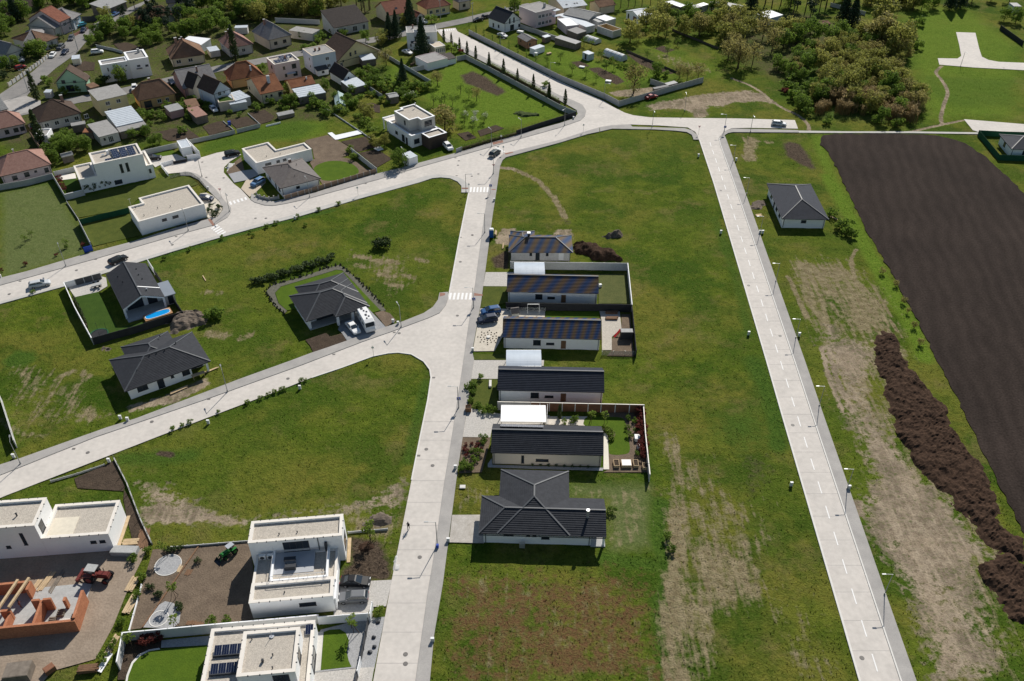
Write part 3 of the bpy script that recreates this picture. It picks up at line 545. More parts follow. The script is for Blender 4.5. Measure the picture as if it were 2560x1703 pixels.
def rect(o,rz,x0,y0,x1,y1):
 c,s=math.cos(rz),math.sin(rz);return[Vector((o[0]+x*c-y*s,o[1]+x*s+y*c))for x,y in((x0,y0),(x1,y0),(x1,y1),(x0,y1))]
def openings(e,Lx,Wy,wins,fm=None):
 for w in wins:
  side,t,z,ww,hh=w[:5];x,y,rz=wall_pt(Lx,Wy,side,t)
  if len(w)>5 and w[5]=='d':door(e,x,y,z,rz,ww,hh,w[6]if len(w)>6 else None)
  else:window(e,x,y,z,rz,ww,hh,w[6]if len(w)>6 else fm,w[5]if len(w)>5 else 1)
def house(name,label,fl,fr,bk,ze,rh,roof='hip',wall=None,rm=None,wins=(),over=.45,left=False,axis='x',fm=None,cat='house',step=.36,chim=(),cap=None,ridge=None,gutter=True,skylights=(),plinth=None,group=None):
 """pitched-roof house: eave corners from the survey at eave height ze, ridge rh above the eaves"""
 rh=rh*1.25 if name=='old_house' and rh>2 else rh;wall=wall or M_WHITE;rm=rm or RF_ANTH;o,rz,EL,EW=frame3(fl,fr,bk,ze,left)
 c,s=math.cos(rz),math.sin(rz);o=o+Vector((over*c-over*s,over*s+over*c));Lx,Wy=EL-2*over,EW-2*over
 e=empty(name,(o.x,o.y,0),rz,label,cat,group);x0,y0,x1,y1=-over,-over,Lx+over,Wy+over;zr=ze+rh;b=MB();zt=ze+.02
 excl(rect(o,rz,0,0,Lx,Wy),.3);mx,my=(x0+x1)/2,(y0+y1)/2
 if roof=='hip':
  k=ridge if ridge is not None else min(EL,EW)/2-.05;k=min(k,(EL if axis=='x' else EW)/2-.05)
  if axis=='x':
   r0,r1=(x0+k,my,zr),(x1-k,my,zr)
   fs=[[(x0,y0,ze),(x1,y0,ze),r1,r0],[(x1,y0,ze),(x1,y1,ze),r1],[(x1,y1,ze),(x0,y1,ze),r0,r1],[(x0,y1,ze),(x0,y0,ze),r0]]
  else:
   r0,r1=(mx,y0+k,zr),(mx,y1-k,zr)
   fs=[[(x0,y0,ze),(x1,y0,ze),r0],[(x1,y0,ze),(x1,y1,ze),r1,r0],[(x1,y1,ze),(x0,y1,ze),r1],[(x0,y1,ze),(x0,y0,ze),r0,r1]]
  if(Vector(r0)-Vector(r1)).length<.02:fs=[[p for i,p in enumerate(f)if not(p==r1 and r0 in f)]for f in fs]
  caps=[(r0,r1)]+([((x0,y0,ze),r0),((x0,y1,ze),r0),((x1,y0,ze),r1),((x1,y1,ze),r1)]if axis=='x' else[((x0,y0,ze),r0),((x1,y0,ze),r0),((x0,y1,ze),r1),((x1,y1,ze),r1)])
  b.box(0,0,-.2,Lx,Wy,ze-.05)
 elif roof=='gable':
  if axis=='x':
   r0,r1=(x0,my,zr),(x1,my,zr);fs=[[(x0,y0,ze),(x1,y0,ze),r1,r0],[(x1,y1,ze),(x0,y1,ze),r0,r1]]
   b.add([(0,0,-.2),(Lx,0,-.2),(Lx,Wy,-.2),(0,Wy,-.2),(0,0,zt),(Lx,0,zt),(Lx,Wy,zt),(0,Wy,zt),(0,my,zr-.25),(Lx,my,zr-.25)],[(0,1,5,4),(2,3,7,6),(1,2,6,9,5),(3,0,4,8,7)])
  else:
   r0,r1=(mx,y0,zr),(mx,y1,zr);fs=[[(x1,y0,ze),(x1,y1,ze),r1,r0],[(x0,y1,ze),(x0,y0,ze),r0,r1]]
   b.add([(0,0,-.2),(Lx,0,-.2),(Lx,Wy,-.2),(0,Wy,-.2),(0,0,zt),(Lx,0,zt),(Lx,Wy,zt),(0,Wy,zt),(mx,0,zr-.25),(mx,Wy,zr-.25)],[(0,1,5,8,4),(1,2,6,5),(2,3,7,9,6),(3,0,4,7)])
  caps=[(r0,r1)]
 elif roof=='shed':  # rises toward the back (rh>0) or toward the front (rh<0)
  zf,zb=(ze,ze+rh)if rh>=0 else(ze-rh,ze);fs=[[(x0,y0,zf),(x1,y0,zf),(x1,y1,zb),(x0,y1,zb)]];caps=()
  b.add([(0,0,-.2),(Lx,0,-.2),(Lx,Wy,-.2),(0,Wy,-.2),(0,0,zf-.16),(Lx,0,zf-.16),(Lx,Wy,zb-.16),(0,Wy,zb-.16)],[(0,1,5,4),(1,2,6,5),(2,3,7,6),(3,0,4,7),(4,5,6,7)])
 b.obj('wall',wall,e);ro=roof_part(e,fs,rm,step=step,caps=caps,cap_m=cap)
 if plinth:MB().box(-.04,-.04,-.2,Lx+.04,Wy+.04,.5).obj('plinth',plinth,e)
 if gutter and roof!='shed':
  MB().box(x0,y0-.1,ze-.12,x1,y0-.004,ze-.02).obj('gutter',M_DARK,e)
  for gxp in(.25,Lx-.25):MB().box(gxp-.05,-.1,0,gxp+.05,-.005,ze-.13).obj('downpipe',M_DARK,e)
 openings(e,Lx,Wy,wins,fm)
 for(cx_,cy_,w_,h_,*mm)in chim:
  cm=mm[0]if mm else M_CHIM;co=MB().box(cx_-w_/2,cy_-w_/2,ze,cx_+w_/2,cy_+w_/2,zr+h_).obj('chimney',cm,ro)
  MB().box(cx_-w_/2-.06,cy_-w_/2-.06,zr+h_,cx_+w_/2+.06,cy_+w_/2+.06,zr+h_+.08).obj('chimney_cap',M_CONC,ro)
 for(sx,sy,sw,sh,tilt)in skylights:
  zz=ze+rh*(sy-y0)/(my-y0)if axis=='x' else ze
  so_=MB().box(-sw/2,-sh/2,.03,sw/2,sh/2,.1).obj('skylight',M_GLASS,ro,(sx,sy,zz));so_.rotation_euler=(math.atan2(rh,my-y0),0,0)if axis=='x' else(0,tilt,0)
 return e,Lx,Wy,o,rz
def ring(b,out,inn,z0,z1,m=0):
 n=len(out)
 for i in range(n):
  j=(i+1)%n
  b.face([(*out[i][:2],z1),(*out[j][:2],z1),(*inn[j][:2],z1),(*inn[i][:2],z1)],m);b.face([(*out[i][:2],z0),(*out[j][:2],z0),(*out[j][:2],z1),(*out[i][:2],z1)],m);b.face([(*inn[j][:2],z0),(*inn[i][:2],z0),(*inn[i][:2],z1),(*inn[j][:2],z1)],m)
def flat_block(e,pts,z,z0=-.2,wall=None,pw=.45,drop=.35,top=None,coping=None,clips=False,rim=True):
 """flat-roofed block: outline (local metres), parapet with coping, gravel roof; parts of building e"""
 wall=wall or M_WHITE;pts=ccw([Vector(p[:2])for p in pts]);n=len(pts);w=MB()
 for i in range(n):j=(i+1)%n;w.face([(*pts[i],z0),(*pts[j],z0),(*pts[j],z),(*pts[i],z)])
 inn=inset(pts,pw)
 for i in range(n):j=(i+1)%n;w.face([(*inn[j],z-drop-.05),(*inn[i],z-drop-.05),(*inn[i],z),(*inn[j],z)])
 w.obj('wall',wall,e);r=MB();r.prism(inset(pts,pw-.02),z-drop-.1,z-drop);ro=r.obj('roof',top or M_GRAVEL,e)
 if rim:
  c=MB();ring(c,inset(pts,-.05),inset(pts,pw+.03),z-.03,z+.06);c.obj('coping',coping or M_COPING,ro)
 if clips:
  c=MB();ou=inset(pts,-.06)
  for i in range(n):
   a,b_=ou[i],ou[(i+1)%n];k=max(1,int((b_-a).length/1.4));d=(b_-a).normalized()
   for t in range(1,k):p=a.lerp(b_,t/k);c.bar((*(p-d*.07),z+.03),(*(p+d*.07),z+.03),.2,.12)
  tag(c.obj('coping_clips',M_DARK,ro),kind='stuff')
 return ro
def locals_(o,rz,pts):
 c,s=math.cos(-rz),math.sin(-rz);return[Vector(((p[0]-o[0])*c-(p[1]-o[1])*s,(p[0]-o[0])*s+(p[1]-o[1])*c))for p in pts]
def square(pts):
 """straighten a local outline so that its edges run along x or y"""
 p=[Vector(q)for q in pts];n=len(p)
 for i in range(n):
  a,b=p[i],p[(i+1)%n]
  if abs(b.x-a.x)>abs(b.y-a.y):m_=(a.y+b.y)/2;a.y=b.y=m_
  else:m_=(a.x+b.x)/2;a.x=b.x=m_
 return p
def flat_house(name,label,z,outline,fl_i=0,fr_i=1,wall=None,wins=(),cat='house',clips=False,group=None,**kw):
 """flat house from survey points of its parapet corners; edge fl_i -> fr_i gives the front"""
 P=WL(outline,z);a,b=P[fl_i],P[fr_i];d=(b-a).normalized();rz=math.atan2(d.y,d.x);e=empty(name,(a.x,a.y,0),rz,label,cat,group)
 lp=square(locals_(a,rz,P));off=lp[fl_i].copy();excl(P,.3);flat_block(e,lp,z,wall=wall,clips=clips,**kw)
 for w in wins:window(e,w[0],w[1],w[2],w[3],w[4],w[5],w[7]if len(w)>7 else None,w[6]if len(w)>6 else 1)
 return e,lp,a,rz
def part_box(e,name,x0,y0,z0,x1,y1,z1,m):return MB().box(x0,y0,z0,x1,y1,z1).obj(name,m,e)
def panels(e,x0,y0,z,nx,ny,w,h,tilt=0.,gapx=.04,gapy=.04,rz=0,name='solar_panel'):
 me_=MB().box(0,0,0,w,h,.035).mesh('solar_panel',M_PV);fr=MB();t=.025
 fr.box(0,0,.035,w,t,.042);fr.box(0,h-t,.035,w,h,.042);fr.box(0,t,.035,t,h-t,.042);fr.box(w-t,t,.035,w,h-t,.042)
 for i in range(1,3):fr.box(w*i/3-.008,t,.035,w*i/3+.008,h-t,.039)
 fr=fr.mesh('panel_frame',M_ALU)
 for i in range(nx):
  for j in range(ny):
   o=link(name,me_,e,(x0+i*(w+gapx),y0+j*(h+gapy)*math.cos(tilt),z+j*(h+gapy)*math.sin(tilt)),rot=(tilt,0,rz));link('panel_frame',fr,o)
def vents(parent,pts,h=.35,r=.07,m=None):
 for(x,y,z)in pts:MB().cyl(x,y,z-.3,z+h,r,r,8).cyl(x,y,z+h,z+h+.06,r*1.6,r*1.2,8).obj('vent_pipe',m or M_DARK,parent)
 # ================================================================== HOUSES OF THE NEW ESTATE
def base(name,label,a,b,z,cat='house'):
 """empty at survey point a, x axis toward b (both at height z)"""
 A,B=W(a,z),W(b,z);rz=math.atan2((B-A).y,(B-A).x);return empty(name,(A.x,A.y,0),rz,label,cat),A,rz
def hip_faces(x0,y0,x1,y1,ze,tanp,gable=''):
 w,d=x1-x0,y1-y0;k=min(w,d)/2;zr=ze+k*tanp
 if w>=d:
  my=(y0+y1)/2;r0=(x0+(0 if 'l' in gable else k),my,zr);r1=(x1-(0 if 'r' in gable else k),my,zr)
  fs=[[(x0,y0,ze),(x1,y0,ze),r1,r0],[(x1,y1,ze),(x0,y1,ze),r0,r1]]
  if 'r' not in gable:fs.append([(x1,y0,ze),(x1,y1,ze),r1])
  if 'l' not in gable:fs.append([(x0,y1,ze),(x0,y0,ze),r0])
  caps=[(r0,r1)]+([]if 'l' in gable else[((x0,y0,ze),r0),((x0,y1,ze),r0)])+([]if 'r' in gable else[((x1,y0,ze),r1),((x1,y1,ze),r1)])
 else:
  mx=(x0+x1)/2;r0=(mx,y0+k,zr);r1=(mx,y1-k,zr)
  fs=[[(x0,y0,ze),(x1,y0,ze),r0],[(x1,y0,ze),(x1,y1,ze),r1,r0],[(x1,y1,ze),(x0,y1,ze),r1],[(x0,y1,ze),(x0,y0,ze),r0,r1]]
  caps=[(r0,r1),((x0,y0,ze),r0),((x1,y0,ze),r0),((x0,y1,ze),r1),((x1,y1,ze),r1)]
 if w==d:pass
 return fs,caps
def multi_hip(name,label,a,b,ze,pitch,rects,walls,rm,wall=None,wins=(),cap=None,fm=None):
 e,A,rz=base(name,label,a,b,ze);F,C=[],[]
 for i,r in enumerate(rects):
  f,c=hip_faces(*r[:4],ze+.004*i,math.tan(R(pitch)),r[4]if len(r)>4 else '');F+=f;C+=c
 for w in walls:MB().box(w[0],w[1],-.2,w[2],w[3],ze-.02).obj('wall',wall or M_WHITE,e);excl(rect(A,rz,*w[:4]),.3)
 ro=roof_part(e,F,rm,caps=C,cap_m=cap)
 for w in wins:
  if w[0]=='d':door(e,*w[1:5],*w[5:])
  else:window(e,*w[:6],fm,*(w[6:7]))
 return e,ro,A,rz
M_CAPL=mat('pale_ridge_tile',(.095,.10,.108),.5,var=.1)
# flat white bungalow by the street
e,lp,A,rz=flat_house('flat_bungalow','long white bungalow with gravel flat roof beside the gravel planting bed',3.8,L(6,1640,1340)+L(7,270,1135)+L(6,2240,905,1625,1065,1690,1125,1500,1165))
Lx=lp[1].x
for t in(.36,.53):window(e,Lx*t,0,2.1,0,1.5 if t>.5 else 1.2,.7)
window(e,0,3,.3,R(-90),2.2,2.2,None,2);window(e,Lx,4,.3,R(90),1.6,2.2);vents(e,[(2,3,3.5),(6,5,3.5),(9,4,3.5),(1.2,8,3.9)]);MB().bar((.5,9.2,3.9),(.5,9.2,6.2),.06).bar((.1,9.2,6.),(.9,9.2,6.),.04).obj('antenna',M_ALU,e)
# two-storey white house with solar roof
e,A,rz=base('solar_house','white two-storey flat-roofed house with dark solar panels and shrubs along its wall',(6,985,1005),(6,1835,815),0)
flat_block(e,[(0,0),(4.7,0),(4.7,9.8),(0,9.8)],4.1);flat_block(e,[(17.75,.02),(19.5,.02),(19.5,10.5),(17.75,10.5)],3.9);ro=flat_block(e,[(4.72,.01),(17.7,.01),(17.7,8.2),(4.72,8.2)],7.5)
excl(rect(A,rz,0,0,19.5,10.5),.3)
for x in(11.3,12.9):window(e,x,0,3.4,0,.75,2.6)
window(e,4.72,2.6,4.5,R(-90),1.6,2.1);window(e,9.5,0,.4,0,2.,1.2);window(e,0,4,.3,R(-90),3.,2.2,None,2);window(e,18.4,0,1.6,0,.6,1.2)
for x0 in(10.2,12.3,14.4):panels(ro,x0,1.3,7.42,1,5,1.85,1.05,.08)
panels(ro,7.9,.9,7.42,1,1,1.85,1.05,.08);part_box(ro,'chimney',9.,5.2,7.1,9.6,5.8,8.3,M_WHITE);part_box(ro,'air_handler',7.6,4.6,7.1,8.3,5.2,7.7,M_ALU);part_box(ro,'air_handler',9.8,6.2,7.1,10.3,6.8,8.,M_ALU)
# L-shaped flat bungalow behind the brown-roofed house
e,lp,A,rz=flat_house('flat_bungalow','L-shaped white bungalow with gravel flat roof at the cul-de-sac end',3.4,L(7,905,650,1550,485,1465,410,1130,495,1040,400,725,485))
for x,w in((3.2,1.8),(6.2,1.),(8.2,1.1)):window(e,x,0,1.9,0,w,.7)
window(e,0,8.5,1.,R(-90),1.,1.2);window(e,0,7.,1.,R(-90),1.,1.2);part_box(e,'porch_recess',-.03,.6,0,.05,4.4,2.5,M_GREYW);vents(e,[(4,3,3.1),(8,2.5,3.1)])
# brown hip-roofed bungalow at the street corner
e,Lx,Wy,A,rz=house('hip_bungalow','grey-brown hip-roofed bungalow with a blue car at its side',(7,1180,950),(7,1660,830),(7,940,710),2.8,2.1,rm=RF_BROWN,left=True,axis='y',wins=[('F',4.6,1.3,1.,.7),('L',4.,.9,1.2,1.4),('L',9.,.1,1.,2.1,'d'),('L',12.,.9,1.4,1.3)],chim=[(6.4,10.2,.7,.5)],cap=RF_BROWN)
vents(e,[(3.5,9,4.4),(5,2.5,3.9),(7.5,8,4.4),(4.8,6.4,5.)])
# two-storey beige house with dark garage
e,A,rz=base('terraced_villa','beige two-storey flat-roofed villa with dark brown garage block',(8,605,330),(8,725,295),3.8)
flat_block(e,[(0,0),(3.5,0),(3.5,-.01),(9.9,-.01),(9.9,13),(6,17.5),(.8,17.5)][:2]+[(3.5,.03),(9.85,.03),(9.85,14),(.05,14)],3.75,coping=M_WHITE);flat_block(e,[(3.5,-4.4),(9.9,-4.4),(9.9,-.02),(3.5,-.02)],3.8,wall=mat('brown_cladding',(.075,.055,.045),.7,var=.2,scale=3),coping=M_WHITE)
ro=flat_block(e,[(1.8,3.9),(4.9,3.9),(4.9,1.9),(9.8,1.9),(9.8,13.8),(4.5,13.8),(4.5,12.6),(1.8,12.6)],7.,z0=3.4,wall=M_GREYW,coping=M_WHITE);excl(rect(A,rz,0,-4.4,9.9,17.6),.3)
flat_block(e,[(.1,16.9),(4.2,16.9),(4.2,17.6),(.1,17.6)],3.6,z0=2.9,pw=.2,coping=M_WHITE);part_box(e,'terrace_slab',.1,14.05,3.2,4.2,16.9,3.45,M_COPING)
for x,y in((.3,17.2),(3.9,17.2),(.3,15)):part_box(e,'pillar',x-.2,y-.2,0,x+.2,y+.2,3.2,M_WHITE)
window(e,7.3,1.9,4.6,0,2.6,1.6,None,2);window(e,1.8,6.5,4.7,R(-90),.9,1.3);window(e,1.75,0,.9,0,1.9,1.5,None,2);window(e,0,9,1.2,R(-90),1.4,1.);window(e,0,5,.2,R(-90),1.6,2.2);door(e,0,3,0,R(-90),1.1,2.2);vents(ro,[(8.8,11.5,7.6)],.7,.15,M_ALU)
part_box(e,'garage_door',4.4,-4.46,0,8.9,-4.41,2.4,mat('brown_garage_door',(.05,.038,.032),.6,var=.1))
# black-roofed gable house with pool
e,A,rz=base('gable_house','white gable house with black tiled roof opening onto the pool deck',(9,925,585),(9,1240,490),2.7);Wd,Dp,zr=9.1,16.6,4.75
F=[[(Wd,0,2.7),(Wd,Dp,2.7),(Wd/2,Dp,zr),(Wd/2,0,zr)],[(0,Dp,2.7),(0,0,2.7),(Wd/2,0,zr),(Wd/2,Dp,zr)]]
ro=roof_part(e,F,RF_ANTH,caps=[((Wd/2,0,zr),(Wd/2,Dp,zr))],cap_m=M_CAPL);MB().bar((Wd/2,4.2,zr+.06),(Wd,4.2,2.78),.3,.06).obj('roof_seam',M_WHITE,ro)
b=MB();b.add([(.4,3.2,-.2),(Wd-.4,3.2,-.2),(Wd-.4,Dp-.4,-.2),(.4,Dp-.4,-.2),(.4,3.2,2.6),(Wd-.4,3.2,2.6),(Wd-.4,Dp-.4,2.6),(.4,Dp-.4,2.6),(Wd/2,3.2,zr-.25),(Wd/2,Dp-.4,zr-.25)],[(0,1,5,8,4),(1,2,6,5),(2,3,7,9,6),(3,0,4,7)]);b.obj('wall',M_WHITE,e)
for x in(.08,Wd-.5):part_box(e,'porch_pillar',x,.05,-.1,x+.42,.5,2.55,M_WHITE)
MB().bar((.1,.12,2.5),(Wd/2,.12,zr-.22),.3,.34).bar((Wd-.1,.12,2.5),(Wd/2,.12,zr-.22),.3,.34).obj('gable_fascia',M_WHITE,e);part_box(e,'porch_floor',.2,-1.6,-.1,Wd-.2,3.1,.12,M_CONC)
window(e,3.,3.2,.15,0,3.6,2.2,None,3);window(e,6.8,3.2,.15,0,2.,2.2,None,2);vents(ro,[(2.,12,4.1),(2.4,9,4.2),(6.5,8,4.1),(6.2,10,4.2),(6.4,13,4.1)],.15,.1);vents(ro,[(6.2,2.5,4.1)],.5,.12,M_ALU);excl(rect(A,rz,0,-1.6,Wd,Dp),.3)
part_box(e,'annex',Wd-.35,.6,-.1,Wd+2.2,6.5,2.3,M_GREYW);part_box(e,'annex_roof',Wd-.3,.4,2.3,Wd+2.5,6.8,2.5,mat('blue_grey_membrane',(.22,.25,.29),.6,var=.06));window(e,Wd+1.2,.6,.2,0,1.2,2.);window(e,.4,9,.9,R(-90),1.6,1.2)
# hip-roofed house under construction by the lower street
e,ro,A,rz=multi_hip('hip_house','white hip-roofed house with scaffold planks beside the lower street',(9,940,1205),(9,1585,975),2.75,22,[(0,0,16.95,11.9),(3.05,4,12.8,15.)],[(.7,.7,13,11.2),(3.6,8,12.2,14.4),(13.05,3.2,16.2,11.2)],RF_ANTH,cap=M_CAPL,wins=[(3.3,.7,1.,0,2.,1.3,2),(6.8,.7,.05,0,1.3,2.3,1),(9.2,.7,1.5,0,.6,.6),(11.9,.7,1.,0,1.5,1.3,2),(.7,4,1,R(-90),1.4,1.3),(14.6,3.2,.1,0,2.4,2.3,2)])
vents(ro,[(5,5.2,5),(7,5.6,5.2),(8.4,5.6,5.2),(10,5.6,5.2),(3.6,3.4,4.2),(12.5,7,5),(10.6,12,4.4)],.12,.1);part_box(e,'porch_pillar',16.,.6,-.1,16.4,1.,2.6,M_WHITE);MB().box(12.6,-.7,.9,15.2,.2,1.).bar((12.8,-.6,0),(12.8,-.6,.9),.07).bar((15,-.6,0),(15,-.6,.9),.07).obj('scaffold',M_WOOD,e)
# hip-roofed house with motorhome
e,ro,A,rz=multi_hip('hip_house','dark hip-roofed house ringed by lawn with the motorhome on its drive',(10,650,800),(10,905,722),2.75,23,[(-.1,0,14.,11.3),(6.1,-1.55,14.03,9),(2.2,5,13.97,14.2)],[(.6,3.0,13.3,10.7),(2.9,8,13.2,13.5),(.62,.7,1.1,3.1)],RF_ANTH,cap=M_CAPL,wins=[(5.0,3.0,.1,0,4.,2.2,3),(.6,6,.9,R(-90),1.8,1.2),(10,3.,.1,0,2.4,2.2,2)])
for x,y in((6.7,-.9),(10.1,-.9),(13.4,-.9)):part_box(e,'porch_pillar',x-.25,y-.2,-.1,x+.25,y+.5,2.6,M_WHITE)
part_box(e,'porch_floor',.6,.3,-.1,13.4,3.,.06,M_CONC)
# hip-roofed house at the top of the terrace row
e,ro,A,rz=multi_hip('hip_house','grey-walled hip-roofed house with blue and brown moire-banded tiles by the portable toilet',(11,625,375),(11,1280,378),2.6,24,[(0,0,15.6,8.2),(.33,2.5,6.4,10.2)],[(.6,.6,15,7.7),(.9,5,5.8,9.6)],RF_BAND3,wall=M_BLOCK,cap=M_CAPL,wins=[(5.4,.6,1.3,0,.6,.9),(7.05,.6,.1,0,1.,2.1,1),(9.4,.6,1.3,0,.6,.9)])
part_box(e,'wall_panel',12.2,.55,.1,13.4,.6,2.3,M_WHITE);part_box(ro,'chimney',4.6,4.4,3.5,5.2,5.,5.3,M_DARK);part_box(ro,'chimney_cap',4.5,4.3,5.3,5.3,5.1,5.4,M_ALU)
for x in(.3,14.9):part_box(e,'downpipe',x,.44,0,x+.1,.54,2.5,M_DARK)
# terrace row of four long gabled bungalows
def terrace(label,fl,fr,ze,rm,wall,wins,**k):return house('terrace_bungalow',label,fl,fr,fl,ze,2.15,'gable',wall,rm,wins,over=.3,cap=k.pop('cap',M_CAPL),**k)
_f3=frame3
def frame3(fl,fr,bk,z,left=False):
 o,rz,l_,w_=_f3(fl,fr,bk,z,left);return o,rz,l_,(7.4 if fl==bk else w_)
WT=[('F',7.,.85,1.6,1.35,2),('F',9.8,1.0,1.7,.55),('F',12.6,.05,1.05,2.1,'d',M_WOOD_D),('R',3.5,.2,2.4,2.1,2),('L',3.5,.2,2.4,2.1,2)]
terrace('long white bungalow with blue and brown moire-banded roof behind the parked pair of cars',(11,605,780),(11,1555,800),2.95,RF_BAND1,M_WHITE,WT)
eB=terrace('long white bungalow with moire-streaked dark roof beside the round stone bed',(11,560,1250),(11,1582,1272),3.0,RF_BAND2,M_WHITE,WT)
terrace('long white bungalow with plain slate-blue roof below the translucent carport',(12,495,462),(12,1572,485),2.95,RF_BLUE,M_WHITE,WT)
eD=terrace('long beige bungalow with grey roof and a strip of solar panels on its back slope',(12,430,1090),(12,1562,1118),3.05,RF_ANTH,mat('beige_render',(.62,.55,.46),.85,var=.04,scale=.3),[('F',5.4,.3,.5,1.9),('F',8.9,.8,2.3,.6),('R',3.5,.2,2.4,2.1,2),('L',3.5,.2,2.4,2.1,2)])
pv=empty('solar_array',(1.2,4.15,5.0),0,parent=eD[0]);pv.rotation_euler=(-math.atan2(2.15,3.7),0,0)
panels(pv,0,.35,.1,7,1,1.08,1.75)
# T-shaped hip-roofed house
e,ro,A,rz=multi_hip('hip_house','T-shaped white house with dark grey hip roof and a shiny steel flue',(15,520,735),(15,1728,770),2.85,24,[(0,0,20.6,8.1,'r'),(2.95,.03,14.75,14.3)],[(.7,.6,18.2,7.5),(3.5,6.5,14.2,13.7)],RF_ANTH,cap=M_CAPL,wins=[(4.8,.6,1.75,0,1.6,.55),(8,.6,1.75,0,.6,.6),(9,.6,1.75,0,.6,.6),(10.8,.6,1.2,0,1.3,.6)])
MB().cyl(17.6,2.9,3.2,5.6,.22,.22,12).cyl(17.6,2.9,5.6,5.9,.34,.30,12).obj('flue',M_ALU,ro);part_box(e,'porch_floor',18.2,.3,-.1,20.6,7.8,.1,M_CONC);part_box(e,'porch_pillar',20.1,.5,0,20.45,.85,2.5,M_WHITE);part_box(e,'porch_pillar',20.1,7.2,0,20.45,7.55,2.5,M_WHITE)
part_box(e,'heat_pump',6.6,-.5,.05,7.5,-.05,1.,M_ALU);part_box(e,'gutter',0,-.12,2.48,20.6,-.01,2.58,M_DARK)
for x in(1.,17.9):part_box(e,'downpipe',x,.48,0,x+.1,.58,2.45,M_DARK)
for y in(.02,8.06):pass
b=MB().add([(18.2,.6,2.5),(18.2,7.5,2.5),(18.2,4.05,4.25)],[(0,1,2)]).obj('gable_wall',M_WHITE,e)
# hip-roofed house beside the ploughed field
e,Lx,Wy,A,rz=house('hip_house','white hip-roofed house with slate-blue roof between the straight road and the field',(16,1030,350),(16,1415,357),(16,912,63),2.85,2.5,rm=RF_BLUE,left=True,axis='y',over=.6,cap=M_CAPL,wins=[('F',5.3,1.4,1.3,.8),('L',4,.9,1.4,1.3),('L',8,.1,1.1,2.1,'d'),('L',11,.9,1.6,1.3),('L',14.5,.9,1.4,1.3)])
# house cut by the frame edge, behind a green fence
e,Lx,Wy,A,rz=house('hip_house','blue-grey roofed house inside the green screened garden at the frame edge',(5,2260,1155),(5,2520,1165),(5,2240,1045),2.8,1.9,rm=RF_BLUE,left=True,over=.5,cap=M_CAPL,wins=[('F',4,.9,1.5,1.3),('L',4,.9,1.4,1.3)])
# big white flat house, lower left
e,A,rz=base('flat_villa','white stepped flat-roofed villa beside the brick building site',(13,275,610),(13,730,577),4.1)
ro1=flat_block(e,[(.02,0),(10.35,0),(10.35,7.1),(.02,7.1)],4.1,clips=True);ro2=flat_block(e,[(-14,-.01),(0,-.01),(0,5.8),(-14,5.8)],7.25,clips=True);excl(rect(A,rz,-14,-.2,10.4,7.2),.3)
part_box(ro1,'terrace_floor',.5,.5,3.78,4.6,4.4,3.86,mat('cream_tile',(.66,.60,.49),.8,var=.08,scale=1.5));window(e,0,1.6,4.2,R(90),1.4,2.1);window(e,7.6,0,2.1,0,.9,.6);window(e,9.,0,2.1,0,.9,.6);window(e,-2.6,-.01,2.9,0,.55,2.8);window(e,-5.4,-.01,2.4,0,.7,.6);window(e,-6.6,-.01,4.6,0,.5,.6)
vents(ro2,[(-3.6,2.6,7.2)],.3,.12);part_box(e,'plinth_strip',10.42,-.1,-.1,10.95,7.3,.06,M_WOOD)
# stepped white house with roof terrace
e,A,rz=base('terraced_villa','white stepped house with roof terrace and two cars on its drive',(14,1085,838),(14,1790,775),3.6)
ro=flat_block(e,[(0,0),(12.3,0),(12.3,3.5),(0,3.5)],3.65,clips=True);ro3=flat_block(e,[(-.95,9.45),(13.45,9.45),(13.45,13.8),(-.95,13.8)],6.,clips=True);ro2=flat_block(e,[(-.1,3.52),(12.5,3.52),(12.5,9.43),(-.1,9.43)],3.05,pw=.3,drop=.2)
excl(rect(A,rz,-1,-.1,13.5,13.9),.3)
tr=MB();ring(tr,[(2.6,3.6),(11.3,3.6),(11.3,9.4),(2.6,9.4)],[(2.9,3.9),(11.,3.9),(11.,9.4),(2.9,9.4)],2.8,3.75);tr.obj('terrace_parapet',M_WHITE,e);part_box(e,'terrace_floor',2.92,5.2,2.86,9.,9.4,3.2,mat('grey_terrace_tile',(.42,.43,.45),.7,var=.05,scale=1));part_box(e,'terrace_gravel',2.92,3.92,2.86,10.98,5.18,3.14,M_GRAVEL)
rl=MB();[rl.bar((2.75+i*1.4,3.75,3.75),(2.75+i*1.4,3.75,4.6),.05)for i in range(7)];rl.bar((2.75,3.75,4.6),(11.15,3.75,4.6),.06).bar((2.75,3.75,4.6),(2.75,9.3,4.6),.06).bar((11.15,3.75,4.6),(11.15,9.3,4.6),.06).obj('railing',M_ALU,e)
part_box(e,'dining_table',4.4,7.0,3.9,6.2,7.8,3.98,M_DARK);[part_box(e,'table_leg',x,y,3.2,x+.08,y+.08,3.9,M_DARK)for x in(4.5,6.05)for y in(7.1,7.65)];part_box(e,'garden_sofa',4.6,5.9,3.2,6.3,6.7,3.65,M_DARK);part_box(e,'sofa_back',4.6,5.75,3.2,6.3,5.9,4.,M_DARK)
window(e,6.2,9.45,3.25,0,4.,2.2,None,4);part_box(e,'downpipe',9.6,9.34,3.1,9.72,9.44,6,M_DARK);part_box(e,'wall_louvre',10.6,8.9,3.1,11.,9.4,4.9,M_DARK);window(e,8.4,0,1.8,0,2.5,.8);window(e,13.45,11.4,1.2,R(90),2.2,2.6,None,2)
for x in(.4,1.6):part_box(e,'heat_pump',x,8.5,2.88,x+1.,8.95,3.75,M_FRAME_W);MB().cyl(0,0,0,.03,.33,.33,16).obj('fan',M_DARK,e,(x+.45,8.48,3.32)).rotation_euler=(R(90),0,0)
